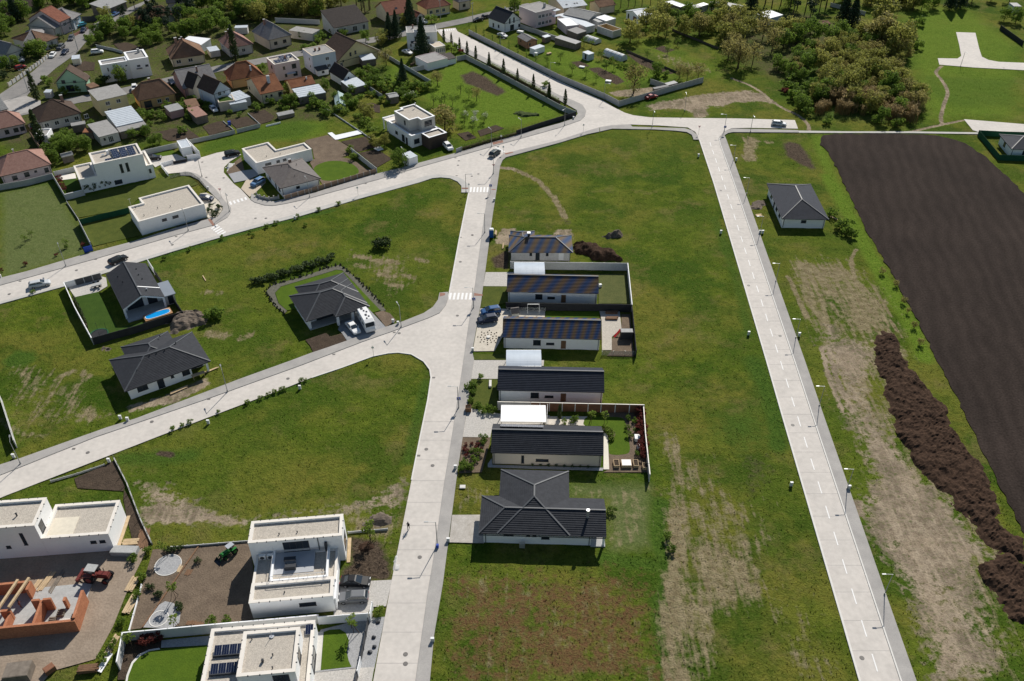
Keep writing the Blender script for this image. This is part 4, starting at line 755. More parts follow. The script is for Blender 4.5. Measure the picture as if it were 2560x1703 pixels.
vents(ro3,[(3.6,11,5.7),(6.4,11.1,5.7)],.2,.08);vents(ro,[(5,1.6,3.3)],.2,.08);part_box(e,'plinth_strip',13.55,8.9,-.1,14.1,13.9,.05,M_WOOD);part_box(e,'entry_wall',12.35,.3,-.1,12.6,5.5,2.6,M_WHITE)
# flat house with solar panels at the bottom edge
e,A,rz=base('flat_villa','white flat-roofed villa with four dark solar panel rows at the bottom edge',(14,980,1455),(14,1480,1410),6.2)
ro=flat_block(e,[(-5.5,-4.5),(9.25,-4.5),(9.25,9.8),(-5.5,9.8)],3.4,clips=True);ro2=flat_block(e,[(0,.0),(7.75,.0),(7.75,6.9),(0,6.9)],6.2,z0=2.9,clips=True);excl(rect(A,rz,-5.5,-5,9.3,9.8),.3)
for y0 in(5.4,2.5):
 panels(ro,-4.5,y0,3.35,4,1,1.02,1.5,R(12));part_box(ro,'panel_ballast',-4.6,y0-.12,3.05,-.3,y0+.02,3.45,M_DARK)
panels(ro,8.,7.6,3.3,1,1,1.1,1.5,R(12));window(e,5.7,0,3.9,0,2.2,1.8,None,3);window(e,7.75,3.4,3.6,R(90),1.6,2.1);window(e,9.25,4.5,.6,R(90),3.2,2.2,None,2);part_box(ro2,'roof_hatch',3.,2.,5.8,3.3,2.3,6.4,M_DARK)
vents(ro2,[(4.4,3.,5.9),(4.6,1.,5.9),(1.2,5.8,5.9)],.3,.08);MB().cyl(3.9,6.,5.9,5.98,.35,.35,14).bar((3.9,6.,5.9),(3.9,6.,7.2),.05).obj('antenna',M_ALU,ro2)
# carports of the row
M_POLY=mat('polycarbonate_sheet',(.36,.42,.49),.45,var=.08,scale=.6,spec=.5)
def carport(label,fl,fr,bl,z,arch=.35,m=M_POLY,ribs=5):
 o,rz,Lx,Wy=frame3(fl,fr,bl,z,True);e=empty('carport',(o.x,o.y,0),rz,label,'carport');b=MB();n=8;rb=MB()
 for i in range(n):
  y0,y1=Wy*i/n,Wy*(i+1)/n;f=lambda y:z+arch*(1-(2*y/Wy-1)**2)
  b.add([(0,y0,f(y0)),(Lx,y0,f(y0)),(Lx,y1,f(y1)),(0,y1,f(y1)),(0,y0,f(y0)-.05),(Lx,y0,f(y0)-.05),(Lx,y1,f(y1)-.05),(0,y1,f(y1)-.05)],[(0,1,2,3),(7,6,5,4),(0,4,5,1),(2,6,7,3),(1,5,6,2),(3,7,4,0)])
  for k in range(ribs+1):x=Lx*k/ribs;rb.bar((x,y0,f(y0)+.012),(x,y1,f(y1)+.012),.04,.03)
 r=b.obj('canopy',m,e,smooth=False);rb.obj('canopy_rib',m,r);fr_=MB();fr_.bar((0,0,z-.08),(Lx,0,z-.08),.12,.16).bar((0,Wy,z-.08),(Lx,Wy,z-.08),.12,.16).obj('beam',M_ALU,e)
 for x in(.1,Lx-.1):
  for y in(.1,Wy-.1):part_box(e,'post',x-.06,y-.06,0,x+.06,y+.06,z-.1,M_ALU)
 return e
carport('translucent carport roof behind the blue and brown moire-banded bungalow',(11,683,600),(11,1000,600),(11,690,480),2.6)
carport('translucent carport roof above the slate-blue bungalow',(12,585,222),(12,940,222),(12,597,62),2.7)
carport('bright white carport roof beside the rust-brown fence',(12,530,778),(12,985,782),(12,537,615),2.6,.0,mat('white_sheet',(.88,.88,.88),.4,var=.02),8)
# ================================================================== PLOTS: lawns, drives, beds, walls and fences
def lawn(label,pts,m=None,sm=0,z=.03,cat='lawn',name='lawn'):return sheet(name,smooth(WL(pts),sm)if sm else WL(pts),z,m or M_LAWN,label,cat)
def patch(name,label,pts,m,z=.03,sm=0,cat=None,thick=0):return sheet(name,smooth(WL(pts),sm)if sm else WL(pts),z,m,label,cat or name.replace('_',' '),thick=thick)
# black gable house
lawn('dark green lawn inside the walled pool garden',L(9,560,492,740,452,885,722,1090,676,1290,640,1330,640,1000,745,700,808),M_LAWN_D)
patch('patio','pale patio with grey-topped table by the black gable house',L(9,500,400,560,385,760,335,800,345,810,410,740,452,565,492,530,440),M_PAVER,.04)
# motorhome house
lawn('bright lawn ringing the dark hip-roofed house',L(10,345,520,400,460,620,395,860,322,940,296,1000,300,1120,420,1260,570,1375,690,1300,712,1200,640,700,700,520,680,460,690,380,620),M_LAWN,0)
patch('border_bed','dark gravel border bed around the ringing lawn',L(10,260,500,320,440,600,365,860,275,970,245,1050,300,1200,430,1320,550,1430,690,1385,700,1250,560,1120,418,1000,296,940,292,860,318,620,391,400,456,341,520,376,622,462,694,440,720,330,640),mat('dark_mulch',(.13,.125,.10),.95,var=.3,scale=2),.02,cat='flower bed')
patch('driveway','grey paved drive under the motorhome and white car',L(10,960,880,1000,915,1050,990,1430,856,1250,665,1190,690,1000,760),mat('grey_paver',(.27,.275,.285),.85,var=.1,scale=1.5,fine=.08,bscale=6),.05)
patch('soil_bed','dark bare soil plot before the shaded porch',L(10,640,980,840,912,890,945,1000,915,1045,990,860,1060,720,1110,690,1040),M_SOIL,.02,cat='soil')
patch('soil_bed','brown soil strip between motorhome drive and meadow',L(10,1320,715,1400,695,1470,720,1530,790,1430,852),M_SOIL_L,.025,cat='soil')
# terrace row gardens
patch('driveway','speckled paved drive beside the moire-roof bungalow',L(11,388,582,690,582,690,720,612,727,363,725),M_PAVER,.05)
patch('parking_bay','paved bay under the pair of parked cars',L(11,335,955,600,960,1000,950,1000,1045,570,1045,560,1250,480,1395,255,1398),mat('sand_paver',(.55,.50,.42),.85,var=.12,scale=1.2,fine=.1,bscale=7),.05)
patch('driveway','speckled paved drive above the slate-blue bungalow',L(12,245,165,590,165,965,165,960,222,505,222,500,352,222,352),M_PAVER,.05)
patch('driveway','pale paved drive before the bright white carport',L(12,195,650,270,655,525,705,1020,720,1010,810,450,810,425,940,147,936),M_PAVER,.05)
lawn('short olive front lawn left of the moire-roof bungalow',L(11,365,728,608,725,608,895,340,950),M_LAWN_O)
lawn('worn back garden lawn inside the grey block wall',L(11,1000,590,1560,600,1840,600,1880,905,1555,905,1555,620,1000,600),M_LAWN_W);lawn('narrow green lawn between two terrace bungalows',L(11,1008,985,1560,985,1560,1050,1005,1045),M_LAWN)
patch('patio','beige gravel patio with brown pallet benches',L(11,1560,970,1770,970,1790,1160,1690,1250,1690,1385,1590,1385,1585,1080),mat('beige_gravel',(.47,.43,.37),.95,var=.12,scale=2,fine=.15,bscale=8),.04)
patch('soil_bed','bare soil corner by the red slide',L(11,1790,1015,1880,1015,1920,1450,1640,1445,1690,1385,1690,1270,1790,1200),M_SOIL_L,.03,cat='soil')
lawn('weedy front garden of the slate-blue bungalow',L(12,222,356,495,356,490,640,180,640,190,480),M_LAWN_O)
lawn('grass strip beside the speckled drive',L(12,262,105,590,105,590,160,255,160),M_LAWN_O)
patch('flower_bed','reddish soil front garden dotted with small shrubs',L(12,145,940,425,940,420,1000,340,1290,110,1300,120,1180),M_SOIL_L,.04)
lawn('curved bright lawn in the planted back garden',L(12,1365,780,1400,738,1560,735,1740,742,1785,800,1815,950,1825,1080,1760,1112,1640,1112,1615,1080,1608,990,1675,930,1672,880,1600,845,1560,828,1380,822),M_LAWN,3,.045)
patch('garden_bed','brown planting bed round the curved lawn',L(12,1560,690,1960,690,2010,1290,1560,1290,1620,1260,1600,900,1560,880),M_SOIL_L,.03,cat='flower bed')
patch('patio','pale stone patio between carport and curved lawn',L(12,1010,730,1150,730,1400,730,1365,800,1375,822,1010,812),mat('pale_sandstone',(.60,.55,.48),.85,var=.1,scale=1.2),.04)
patch('stone_path','cream stone path along the beige bungalow end',L(12,1565,896,1605,896,1612,1080,1620,1262,1562,1262),mat('cream_slab',(.70,.66,.57),.85,var=.06,scale=2),.05,cat='path')
patch('gravel_strip','grey gravel strip along the beige bungalow front',L(12,400,1205,440,1150,445,1216,1560,1246,1555,1275,400,1240),M_GREYGRAVEL,.04,cat='gravel')
patch('driveway','cracked concrete drive of the T-shaped house',L(15,268,562,535,560,560,740,570,830,460,828,240,822),mat('stained_concrete',(.50,.47,.43),.9,col2=(.36,.33,.29),scale=.9,fine=.1,bscale=5),.05)
# terraced villa (lower centre) and flat villa
patch('yard','bare raked soil yard with the green loader',L(14,275,385,660,345,1085,312,1120,520,1125,965,1000,1000,190,1045,75,1060,250,480),M_SOIL_L,.02,cat='soil')
patch('parking_bay','concrete bay under the black saloon and silver estate',L(14,1810,662,2290,640,2240,862,2115,868,2085,920,1800,940,1795,800),M_PAVER,.04)
lawn('big curved bright lawn at the bottom edge',L(14,335,1222,745,1190,690,1492,680,1560,40,1560,62,1450,105,1340,165,1275,250,1235),M_LAWN,0,.05);patch('lawn_edge','pale concrete edging of the bottom lawn',L(14,330,1214,340,1226,250,1240,170,1282,112,1345,72,1450,52,1560,38,1560,55,1445,98,1335,158,1268,245,1228),M_KERB,.07,cat='edging')
patch('gravel_strip','grey gravel strip below the long white wall',L(14,350,1150,760,1110,745,1188,345,1212),M_GREYGRAVEL,.04,cat='gravel');patch('soil_bed','dark bark bed with young trees by the white wall',L(14,30,1130,350,1150,340,1212,245,1225,155,1265,90,1335,40,1480,-20,1480,0,1250),M_SOIL,.03,cat='soil')
patch('gravel_garden','grey gravel front garden with dark boulders',L(14,1690,1060,2085,960,2115,960,2230,950,2140,1390,1990,1380,1640,1420,1630,1400,1665,1110),M_GREYGRAVEL,.03,cat='gravel')
lawn('small bright lawn with wavy edge by the gravel garden',L(14,1715,1080,1760,1062,1850,1056,1900,1085,1928,1150,1910,1250,1925,1320,1948,1372,1820,1385,1690,1400),M_LAWN,0,.06)
patch('walkway','cream slab walkway at the bottom gate',L(14,1620,1425,1990,1385,2140,1372,2110,1560,1600,1560),M_PAVER,.045);patch('walkway','narrow pale walkway along the white villa side',L(14,1662,1080,1712,1075,1688,1402,1632,1412),mat('light_slab',(.58,.56,.52),.85,var=.06,scale=1.5),.05)
for p,r_,lb in(((14,405,515),2.0,'round grey gravel disc near the garden edge'),):
 c=W(p);sheet('gravel_disc',[c+Vector((math.cos(a)*r_,math.sin(a)*r_))for a in np.linspace(0,2*math.pi,28,endpoint=False)],.05,M_GREYGRAVEL,lb,'gravel');o=MB();ring(o,*[[(c.x+math.cos(a)*q,c.y+math.sin(a)*q)for a in np.linspace(0,2*math.pi,28,endpoint=False)]for q in(r_+.12,r_)],-.05,.08);tag(o.obj('stone_ring',M_KERB),'pale stone rim of the round gravel disc','edging')
patch('gravel_patch','grey gravel patch with a pale ring beside the white wall',L(14,190,1040,330,850,380,820,450,835,490,870,510,920,500,1000,440,1050),M_GREYGRAVEL,.05,cat='gravel')
c=W((14,328,967));o=MB();ring(o,*[[(c.x+math.cos(a)*q,c.y+math.sin(a)*q)for a in np.linspace(0,2*math.pi,32,endpoint=False)]for q in(1.45,1.3)],.0,.09);tag(o.obj('stone_ring',M_KERB),'thin pale ring set in the grey gravel patch','edging')
# building site
patch('site_ground','packed tan earth of the brick building site',L(13,-120,745,0,730,760,690,930,640,985,690,900,860,840,1000,760,1200,640,1420,350,1500,250,1620,-120,1620),M_DIRT,.01,cat='soil')
patch('soil_bed','dark tilled soil triangle behind the white villa',L(13,500,205,640,145,765,85,840,260,830,290,520,270),M_SOIL,.02,cat='soil');patch('site_track','dark earth strip along the concrete edging behind the villa',L(13,835,280,900,400,1010,640,1000,680,900,660,850,450,830,340),M_SOIL,.015,cat='soil')
# upper estate
lawn('mown lawn between the solar house and the flat bungalow',L(6,790,1095,950,1060,1750,860,1990,800,2130,790,2260,830,2340,900,2240,930,1625,1075,1500,1190,920,1295),M_LAWN_O);lawn('small lawn below the green screen fence',L(6,940,1375,1510,1245,1600,1400,1660,1500,1100,1630),M_LAWN_O)
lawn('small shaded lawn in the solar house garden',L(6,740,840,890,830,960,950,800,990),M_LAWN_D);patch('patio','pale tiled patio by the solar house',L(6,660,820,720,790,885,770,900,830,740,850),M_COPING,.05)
patch('driveway','pale drive beside the white garage box',L(6,1700,560,1860,570,2080,545,2200,600,2190,625,1900,665,1830,700),M_PAVER,.035);lawn('small lawn in front of the white garage box',L(6,1800,545,2040,500,2080,545,1830,585),M_LAWN,0,.045)
patch('gravel_garden','pale gravel bed with dark shrubs at the bungalow end',L(7,235,1010,310,1000,400,1040,490,1120,500,1200,430,1290,330,1300,270,1140),mat('cream_gravel',(.56,.51,.43),.95,var=.12,scale=2,fine=.15,bscale=8),.04,cat='gravel')
patch('driveway','grey paved drive between the flat and the brown-roofed bungalow',L(7,570,780,740,740,900,720,930,790,790,850,640,880),mat('grey_block_paver',(.33,.335,.345),.85,var=.08,scale=1.5),.045);patch('driveway','sandy drive under the blue car',L(7,720,950,780,850,990,810,1010,880,900,990,820,1050),mat('sandy_paver',(.52,.44,.35),.9,var=.1,scale=1.4),.045)
patch('soil_bed','brown soil corner by the cul-de-sac',L(7,545,760,640,640,720,580,760,740,580,785),M_SOIL_L,.02,cat='soil');lawn('rounded bright lawn of the brown-roofed bungalow',L(7,1580,705,1700,640,1850,625,2000,650,2085,705,2105,760,2040,815,1800,856,1680,850,1610,790),M_LAWN,3,.045)
patch('garden_bed','brown garden earth around the rounded lawn',L(7,1530,640,1600,590,1800,560,2000,600,2100,650,2200,720,2300,730,1680,900,1640,840,1560,700),M_SOIL_L,.03,cat='soil');patch('yard','bare grey-brown yard behind the L-shaped bungalow',L(7,1490,380,1740,320,1890,400,2010,470,1980,560,1800,600,1580,590,1560,480,1470,400),M_SOIL_L,.02,cat='soil')
for lb,q in(('dark vegetable plot with seed rows below the white foil',L(7,1900,395,2200,335,2357,430,2357,470,2270,470,2100,520)),('dark vegetable plot beside the brown fence',L(7,2110,530,2300,490,2357,510)+L(8,380,600,200,700)+L(7,2310,690)),('brown plot with seed rows above the grey block wall',L(7,265,215,430,165,505,155,620,245,350,325)),('brown vegetable plot beside the blue barrel',L(7,560,140,790,100,920,185,665,240)),('brown vegetable plot with green rows beside the timber pile',L(7,810,60,1000,20,1110,100,1080,150,940,195)),('brown dug plot behind the white garage box',L(6,1790,295,2170,220,2320,320,2357,350,1990,390)),('dark dug bed beside the new hedge',L(8,1145,305,1275,278,1375,350,1245,385)),('dark dug bed at the lawn corner by the hedge',L(8,1385,270,1600,200,1700,240,1420,335)),('small raised dark bed on the bare yard',L(7,1640,520,1760,490,1835,550,1700,585)),('oval dark soil bed on the bare yard',L(7,1780,460,1830,440,1940,490,1950,530,1850,520)),('brown garden bed near the green-walled gable house',L(1,850,780,1000,720,1120,740,1110,830,950,840)),('dark soil beside the white block house',L(1,1330,510,1500,500,1690,570,1640,590,1440,620)),('brown garden strip with pale edging in the far gardens',L(2,2080,1250,2250,1210,2357,1240,2357,1330,2150,1300))):
 patch('vegetable_plot',lb,q,M_SOIL,.015,cat='soil')
fo=patch('foil_cover','white plastic foil strip over the vegetable plot',L(7,1740,300,1790,290,1835,325,2110,265,2155,290,2150,305,1860,375,1830,378),mat('white_foil',(.82,.83,.84),.4,var=.06,scale=1.5),.12,cat='foil');patch('foil_cover','small white foil square on the dark plot',L(7,2280,480,2357,455)+L(8,280,490,215,510),M_WHITE,.1,cat='foil')

# ---- walls and fences: every bay is a panel between posts
M_FCONC=mat('concrete_fence',(.42,.42,.41),.9,var=.1,scale=.7,fine=.06,bscale=4);M_FGREY=mat('grey_render_wall',(.52,.52,.51),.9,var=.06,scale=.5);M_FBROWN=mat('brown_fence_panel',(.30,.21,.15),.85,var=.12,scale=1)
M_FGREEN=mat('green_mesh_screen',(.018,.085,.045),.8,var=.15,scale=1);M_FDARK=mat('dark_fence_panel',(.035,.036,.040),.8,var=.15,scale=1);M_FRUST=mat('rust_brown_panel',(.24,.115,.07),.8,var=.15,scale=1.5)
_bay={}
def fence(name,label,pts,h=1.8,bay=2.5,m=None,pm=None,t=.1,zt=None,pw=.16,ph=.06,cat='fence',world=False,cap=None,group=None):
 """run of fence through survey points (given at height zt, default at the ground)"""
 P=[Vector(p)for p in pts]if world else WL(pts,zt or 0);e=empty(name,(*P[0],0),0,label,cat,group);o=P[0];m=m or M_FCONC;pm=pm or m
 for i in range(len(P)-1):
  a,b=P[i],P[i+1];d=b-a;n=max(1,round(d.length/bay));l=d.length/n;rz=math.atan2(d.y,d.x);key=(round(l,3),h,t,m.name)
  if key not in _bay:_bay[key]=MB().box(pw/2,-t/2,-.15,l-pw/2,t/2,h).mesh('panel',m)
  pk=('post',h,pw,ph,pm.name)
  if pk not in _bay:_bay[pk]=MB().box(-pw/2,-pw/2,-.2,pw/2,pw/2,h+ph).mesh('post',pm)
  for k in range(n):
   q=a+d*(k/n)-o;link('panel',_bay[key],e,(q.x,q.y,0),rz);link('post',_bay[pk],e,(q.x,q.y,0),rz)
   if cap:link('cap',_bay.setdefault(('cap',round(l,3),h,t),MB().box(0,-t/2-.04,h+.002,l,t/2+.04,h+.06).mesh('cap',cap)),e,(q.x,q.y,0),rz)
 q=P[-1]-o;link('post',_bay[pk],e,(q.x,q.y,0),rz);return e
 # main road fences
fence('concrete_fence','long grey concrete fence beside the wide fenced road',L(3,1285,350,2357,885)+L(4,760,1100,935,1190),1.9,2.2,zt=1.9,pw=.2)
fence('concrete_fence','grey concrete fence behind the parked red car',L(4,935,1190,1250,1100,1560,1010,1925,910),1.9,2.2,zt=1.9,pw=.2);fence('concrete_fence','short grey fence spur beside the flat sheds',L(4,1305,930,1480,985),1.8,2.4,zt=1.8)
fence('concrete_fence','long grey concrete fence with slim cypresses behind it',L(3,1140,665,1245,645,1500,775,2357,1235)+L(4,420,1310),1.7,2.3,zt=1.7,pw=.2)
fence('dark_fence','dark panel fence closing the big lawn at the junction',L(4,425,1318,330,1345,20,1440)+L(8,1845,265),1.5,2.4,M_FDARK,zt=1.5)
fence('garden_wall','low grey block wall with a dark gatepost at the hedge end',L(8,1135,480,1200,455),1.3,1.6,M_FCONC,zt=1.3,cat='wall')
# solar house
fence('garden_wall','long grey block wall between the far garden and the worn lawn',L(6,-20,905,300,850,610,770),1.6,3.2,M_FCONC,zt=1.6,cat='wall');fence('garden_wall','pale wall running down from the solar house garden',L(6,610,770,760,1020),1.7,3.,M_FGREY,zt=1.7,cat='wall');fence('garden_wall','low pale wall at the front of the solar house garden',L(6,760,1020,980,965),1.6,2.6,M_FGREY,zt=1.6,cat='wall',cap=M_WHITE)
fence('garden_wall','pale wall behind the solar house patio',L(6,630,750,870,695),1.4,2.6,M_FGREY,zt=1.4,cat='wall');fence('garden_wall','grey block wall behind the white garage box drive',L(6,1680,500,2080,410),1.5,2.8,M_FGREY,zt=1.5,cat='wall');fence('garden_wall','white wall bordering the white garage box',L(6,2195,358,2345,510),2.2,3,M_WHITE,zt=2.2,cat='wall')
fence('garden_wall','low white gate wall at the cul-de-sac',L(6,2345,535,2200,562),1.4,3,M_WHITE,zt=1.4,cat='wall');fence('garden_wall','low white wall stub beside the driveway slot',L(6,2035,610,1890,650,1975,760),1.2,3.,M_WHITE,zt=1.2,cat='wall');fence('sliding_gate','low dark sliding gate in the white drive wall',L(6,2040,630,2200,600),.9,3,M_FDARK,zt=.9,cat='gate')
fence('green_fence','dark green screen fence across the lower lawn',L(6,925,1315,1510,1175),1.6,2.4,M_FGREEN,M_FGREEN,.04,zt=1.6,pw=.08);fence('edge_fence','thin dark fence line on a kerb between two lawns',L(6,785,1100,915,1295),.5,2.5,M_CONC,zt=.5);fence('garden_wall','pale sloping wall separating the small lawn from the worn lawn',L(6,915,1295,1060,1580),1.9,3.,M_FGREY,zt=1.9,cat='wall')
fence('edge_fence','low dark plank edge along the flat bungalow pavement',L(7,-40,1400,320,1300),.35,2.2,M_FDARK,zt=.3);fence('wire_fence','thin wire fence curving round the cul-de-sac',L(6,2000,795)+L(7,60,750,140,765,230,830,320,940),.9,1.6,mat('wire_mesh',(.30,.31,.31),.6,alpha=.35),M_ALU,.02,pw=.06,zt=.9)
# brown-roofed bungalow
fence('brown_fence','brown panel fence along the street past the rounded lawn',L(7,1225,1035,1620,920,2310,715),1.3,2.,M_FBROWN,mat('stone_post',(.45,.42,.38),.9,var=.1),zt=1.3,pw=.22);fence('garden_wall','low stone wall curving round the bungalow corner',L(7,1160,1040,1050,1060,940,1035,900,1010),.8,1.5,M_CONC,mat('stone_post',(.45,.42,.38)),zt=.8,pw=.3,ph=.4,cat='wall')
fence('garden_wall','grey wall between vegetable plot and rounded lawn',L(7,2015,470,2315,705),1.6,2.8,M_FGREY,zt=1.6,cat='wall')
fence('garden_wall','grey block wall below the seed-row plots',L(7,60,385,380,320,640,258),1.2,2.6,M_FCONC,zt=1.2,cat='wall');fence('garden_wall','grey block wall below the blue barrel plot',L(7,668,250,935,185),1.2,2.6,M_FCONC,zt=1.2,cat='wall');fence('edge_fence','pale low edging running up the long garden strip',L(7,2357,440,2150,290,1700,-10)+L(2,1650,1230),.35,3,M_FGREY,zt=.3)
fence('garden_wall','thin pale edging between the vegetable plots',L(7,510,155,625,250),.3,3,M_FGREY,zt=.3,cat='edging');fence('garden_wall','pale edging beside the green-row plot',L(7,800,60,945,190),.3,3,M_FGREY,zt=.3,cat='edging');fence('garden_wall','low white plinth line at the top of the green strip',L(7,1015,205,1180,165),.4,2.5,M_WHITE,zt=.4,cat='edging')
# black gable house
fence('garden_wall','white wall of the pool garden facing the meadow',L(9,480,380,560,560,690,800),1.7,2.6,M_FGREY,zt=1.7,cat='wall',cap=M_WHITE);fence('dark_fence','black panel fence below the pool and trampoline',L(9,690,800,1000,715,1375,600),1.7,2.4,M_FDARK,zt=1.7);fence('garden_wall','white wall stub beside the black gable house street end',L(9,1110,205,1155,275),1.8,2.4,M_WHITE,zt=1.8,cat='wall');fence('dark_fence','black panel fence beyond the blue-grey annex',L(9,1155,275,1375,600),1.6,2.6,M_FDARK,zt=1.6)
fence('garden_gate','grey panel gate with dark slats at the patio street side',L(9,560,360,755,310),1.6,2.,mat('slate_panel',(.09,.09,.095),.7,var=.1),M_FGREY,zt=1.6,cat='gate');fence('garden_wall','white wall corner piece at the patio street side',L(9,480,380,560,360),1.5,2.6,M_WHITE,zt=1.5,cat='wall')
fence('garden_wall','tall pale wall fragment at the frame edge meadow',L(9,-10,1220,100,1568),1.9,3.,M_FGREY,zt=1.9,cat='wall')
# terrace row
fence('block_wall','grey block wall closing the back garden of the moire-roof bungalow',L(11,645,468,1000,475,1855,487),2.,3.,M_BLOCK,zt=2.,cat='wall');fence('block_wall','pale block wall along the back of two terrace gardens',L(11,1855,487,1900,915),2.,3.,M_BLOCK,zt=2.,cat='wall',cap=M_WHITE)
fence('dark_fence','black shade-cloth fence between two terrace gardens',L(11,600,893,1000,900,1900,915),1.9,2.5,M_FDARK,zt=1.9);fence('dark_fence','dark fence down the back of the slide garden',L(11,1900,915,1945,1385),1.9,2.6,M_FDARK,zt=1.9);fence('wire_fence','thin wire fence at the foot of the slide garden',L(11,1590,1395,1945,1395),1.,2.2,mat('wire_mesh',(.3,.31,.31)),M_ALU,.02,pw=.06,zt=1.)
fence('rust_fence','rust-brown timber fence behind the bright white carport',L(12,830,588,1020,592,1540,603,1970,613),2.,2.4,M_FRUST,M_WHITE,zt=2.,cap=M_COPING);fence('garden_wall','grey rendered wall stub behind the bright white carport',L(12,500,582,830,588),2.,3.,M_FGREY,zt=2.,cat='wall',cap=M_COPING);fence('garden_wall','grey wall along the back of the planted garden',L(12,1965,615,1985,900,2030,1310),1.8,2.8,M_FGREY,zt=1.8,cat='wall',cap=M_COPING);fence('garden_wall','low grey wall beside the bright white carport',L(12,1000,610,990,800),2.,3,M_FGREY,zt=2.,cat='wall')
fence('wire_fence','thin glassy fence in front of the swing set',L(11,605,945,1005,950),1.,2.2,mat('wire_mesh',(.3,.31,.31)),M_ALU,.02,pw=.06,zt=.9)
# villas at the bottom
fence('garden_wall','long white wall between the two bottom villas',L(14,15,1085,400,1050,1000,995,1665,935),2.,3.2,M_FGREY,zt=2.,cat='wall',cap=M_WHITE);fence('garden_wall','white wall returning at the bark bed',L(14,20,1085,-30,1330),2.,3.,M_FGREY,zt=2.,cat='wall',cap=M_WHITE)
fence('garden_wall','white wall beside the car bay',L(14,1665,950,2085,920),1.8,3.,M_WHITE,zt=1.8,cat='wall');fence('garden_wall','white gatepost wall at the street beside the car bay',L(14,2120,825,2100,920),1.9,2.2,M_WHITE,zt=1.9,cat='wall');fence('dark_fence','slim dark metal fence beside the gravel front garden',L(14,2085,960,2020,1290),1.5,2.,M_DARK,zt=1.5,t=.05);fence('garden_wall','white gate pillars at the bottom villa entrance',L(14,2020,1290,1995,1400),1.6,1.4,M_WHITE,zt=1.6,cat='wall');fence('dark_fence','dark gate panel at the bottom edge',L(14,1990,1420,1970,1540),1.4,1.6,M_DARK,zt=1.4,cat='gate')
fence('edge_fence','white plank edging on the soil garden border',L(14,180,680,75,1060),.4,2.5,M_WHITE,zt=.35);fence('edge_fence','pale kerb edging above the raked soil yard',L(14,430,360,700,340,1085,308),.35,2.5,M_FGREY,zt=.3);fence('edge_fence','pale kerb edging beside the young staked tree',L(14,1920,235,2250,208),.3,2.5,M_FGREY,zt=.25);fence('timber_edge','brown timber beam dividing the soil yard',L(14,665,350,190,1035),.16,4.,M_WOOD_D,zt=.1,t=.22)
fence('concrete_edge','grey concrete fence base with posts behind the white villa',L(13,765,65,850,230,940,470,1020,640),.45,2.5,M_CONC,zt=.4,ph=.9,pw=.08,t=.18);fence('concrete_edge','low concrete plinth along the grassy street edge',L(13,340,220,520,170,700,110),.3,2.5,M_CONC,zt=.25)
# far right garden and old quarter
fence('green_fence','dark green screen fence round the frame-edge garden',L(5,2480,1210,2170,1200,2010,1010,2200,1020,2480,1028),1.7,2.4,M_FGREEN,M_FGREEN,.04,zt=1.7,pw=.08);fence('dark_fence','long dark fence in the far corner garden',L(5,2180,195,2357,320),1.8,3,M_FDARK,zt=1.8);fence('concrete_fence','pale fence behind the far allotment',L(5,0,10,180,80),1.6,3,M_FGREY,zt=1.6);fence('concrete_fence','thin green-grey fence between the far lawns',L(5,860,20,1130,90),1.5,3,M_FGREY,zt=1.5)
fence('concrete_fence','grey fence behind the white gable house garden',L(3,1880,280,2357,440)+L(4,0,370,230,440),1.7,2.6,zt=1.7);fence('garden_wall','long dark wall between the two deep gardens',L(3,0,490,230,590,830,945),1.3,3,M_FGREY,zt=1.3,cat='wall');fence('garden_wall','grey wall beside the flat-roofed shed and lawn',L(3,600,800,750,770),1.5,2.6,M_FGREY,zt=1.5,cat='wall');fence('garden_wall','grey leaning fence at the end of the red-roofed annexe garden',L(2,2210,1000,2357,1100)+L(3,260,1110),1.4,2.6,zt=1.4,cat='fence')
fence('street_fence','pale picket wall along the worn street with parked cars',L(1,90,980,230,880,370,780,470,710,560,640),1.2,2.4,M_FGREY,mat('sand_post',(.52,.44,.33),.9),zt=1.2,pw=.35,ph=.25);fence('street_fence','red brick wall beside the turquoise car',L(1,870,400,960,350,1100,280),1.,2.2,mat('pink_wall',(.38,.20,.16),.9),zt=1.);fence('garden_wall','dark grey wall behind the white block house',L(1,960,195,1150,190,1280,140),2.,3,M_DARK,zt=2.,cat='wall');fence('garden_wall','brick-pink wall between the brown roof and the white box',L(6,350,280,430,400,490,475),1.6,2.6,M_FBROWN,zt=1.6,cat='wall');fence('garden_wall','long grey wall at the back of the stepped dark-roof house',L(2,1120,210,1640,235),1.8,3,M_FGREY,zt=1.8,cat='wall')
fence('garden_wall','low pale wall along the garden of the white block house',L(1,1130,525,1340,570,1440,600),1.,2.6,M_FGREY,zt=1.,cat='wall');fence('garden_wall','low sandy wall winding past the green gable house',L(1,810,800,1000,860,1060,900),.8,2.4,mat('sand_post',(.52,.44,.33)),zt=.7,cat='wall');fence('wire_fence','row of thin dark posts dividing the long garden strips',L(4,1020,590,1640,855),.7,2.4,mat('rust_wire',(.10,.085,.07),.8),zt=.6,t=.03,pw=.08);fence('wire_fence','second row of dark posts along the far garden strip',L(4,1560,340,2100,560),.8,2.4,mat('rust_wire',(.10,.085,.07)),zt=.7,t=.03,pw=.08)
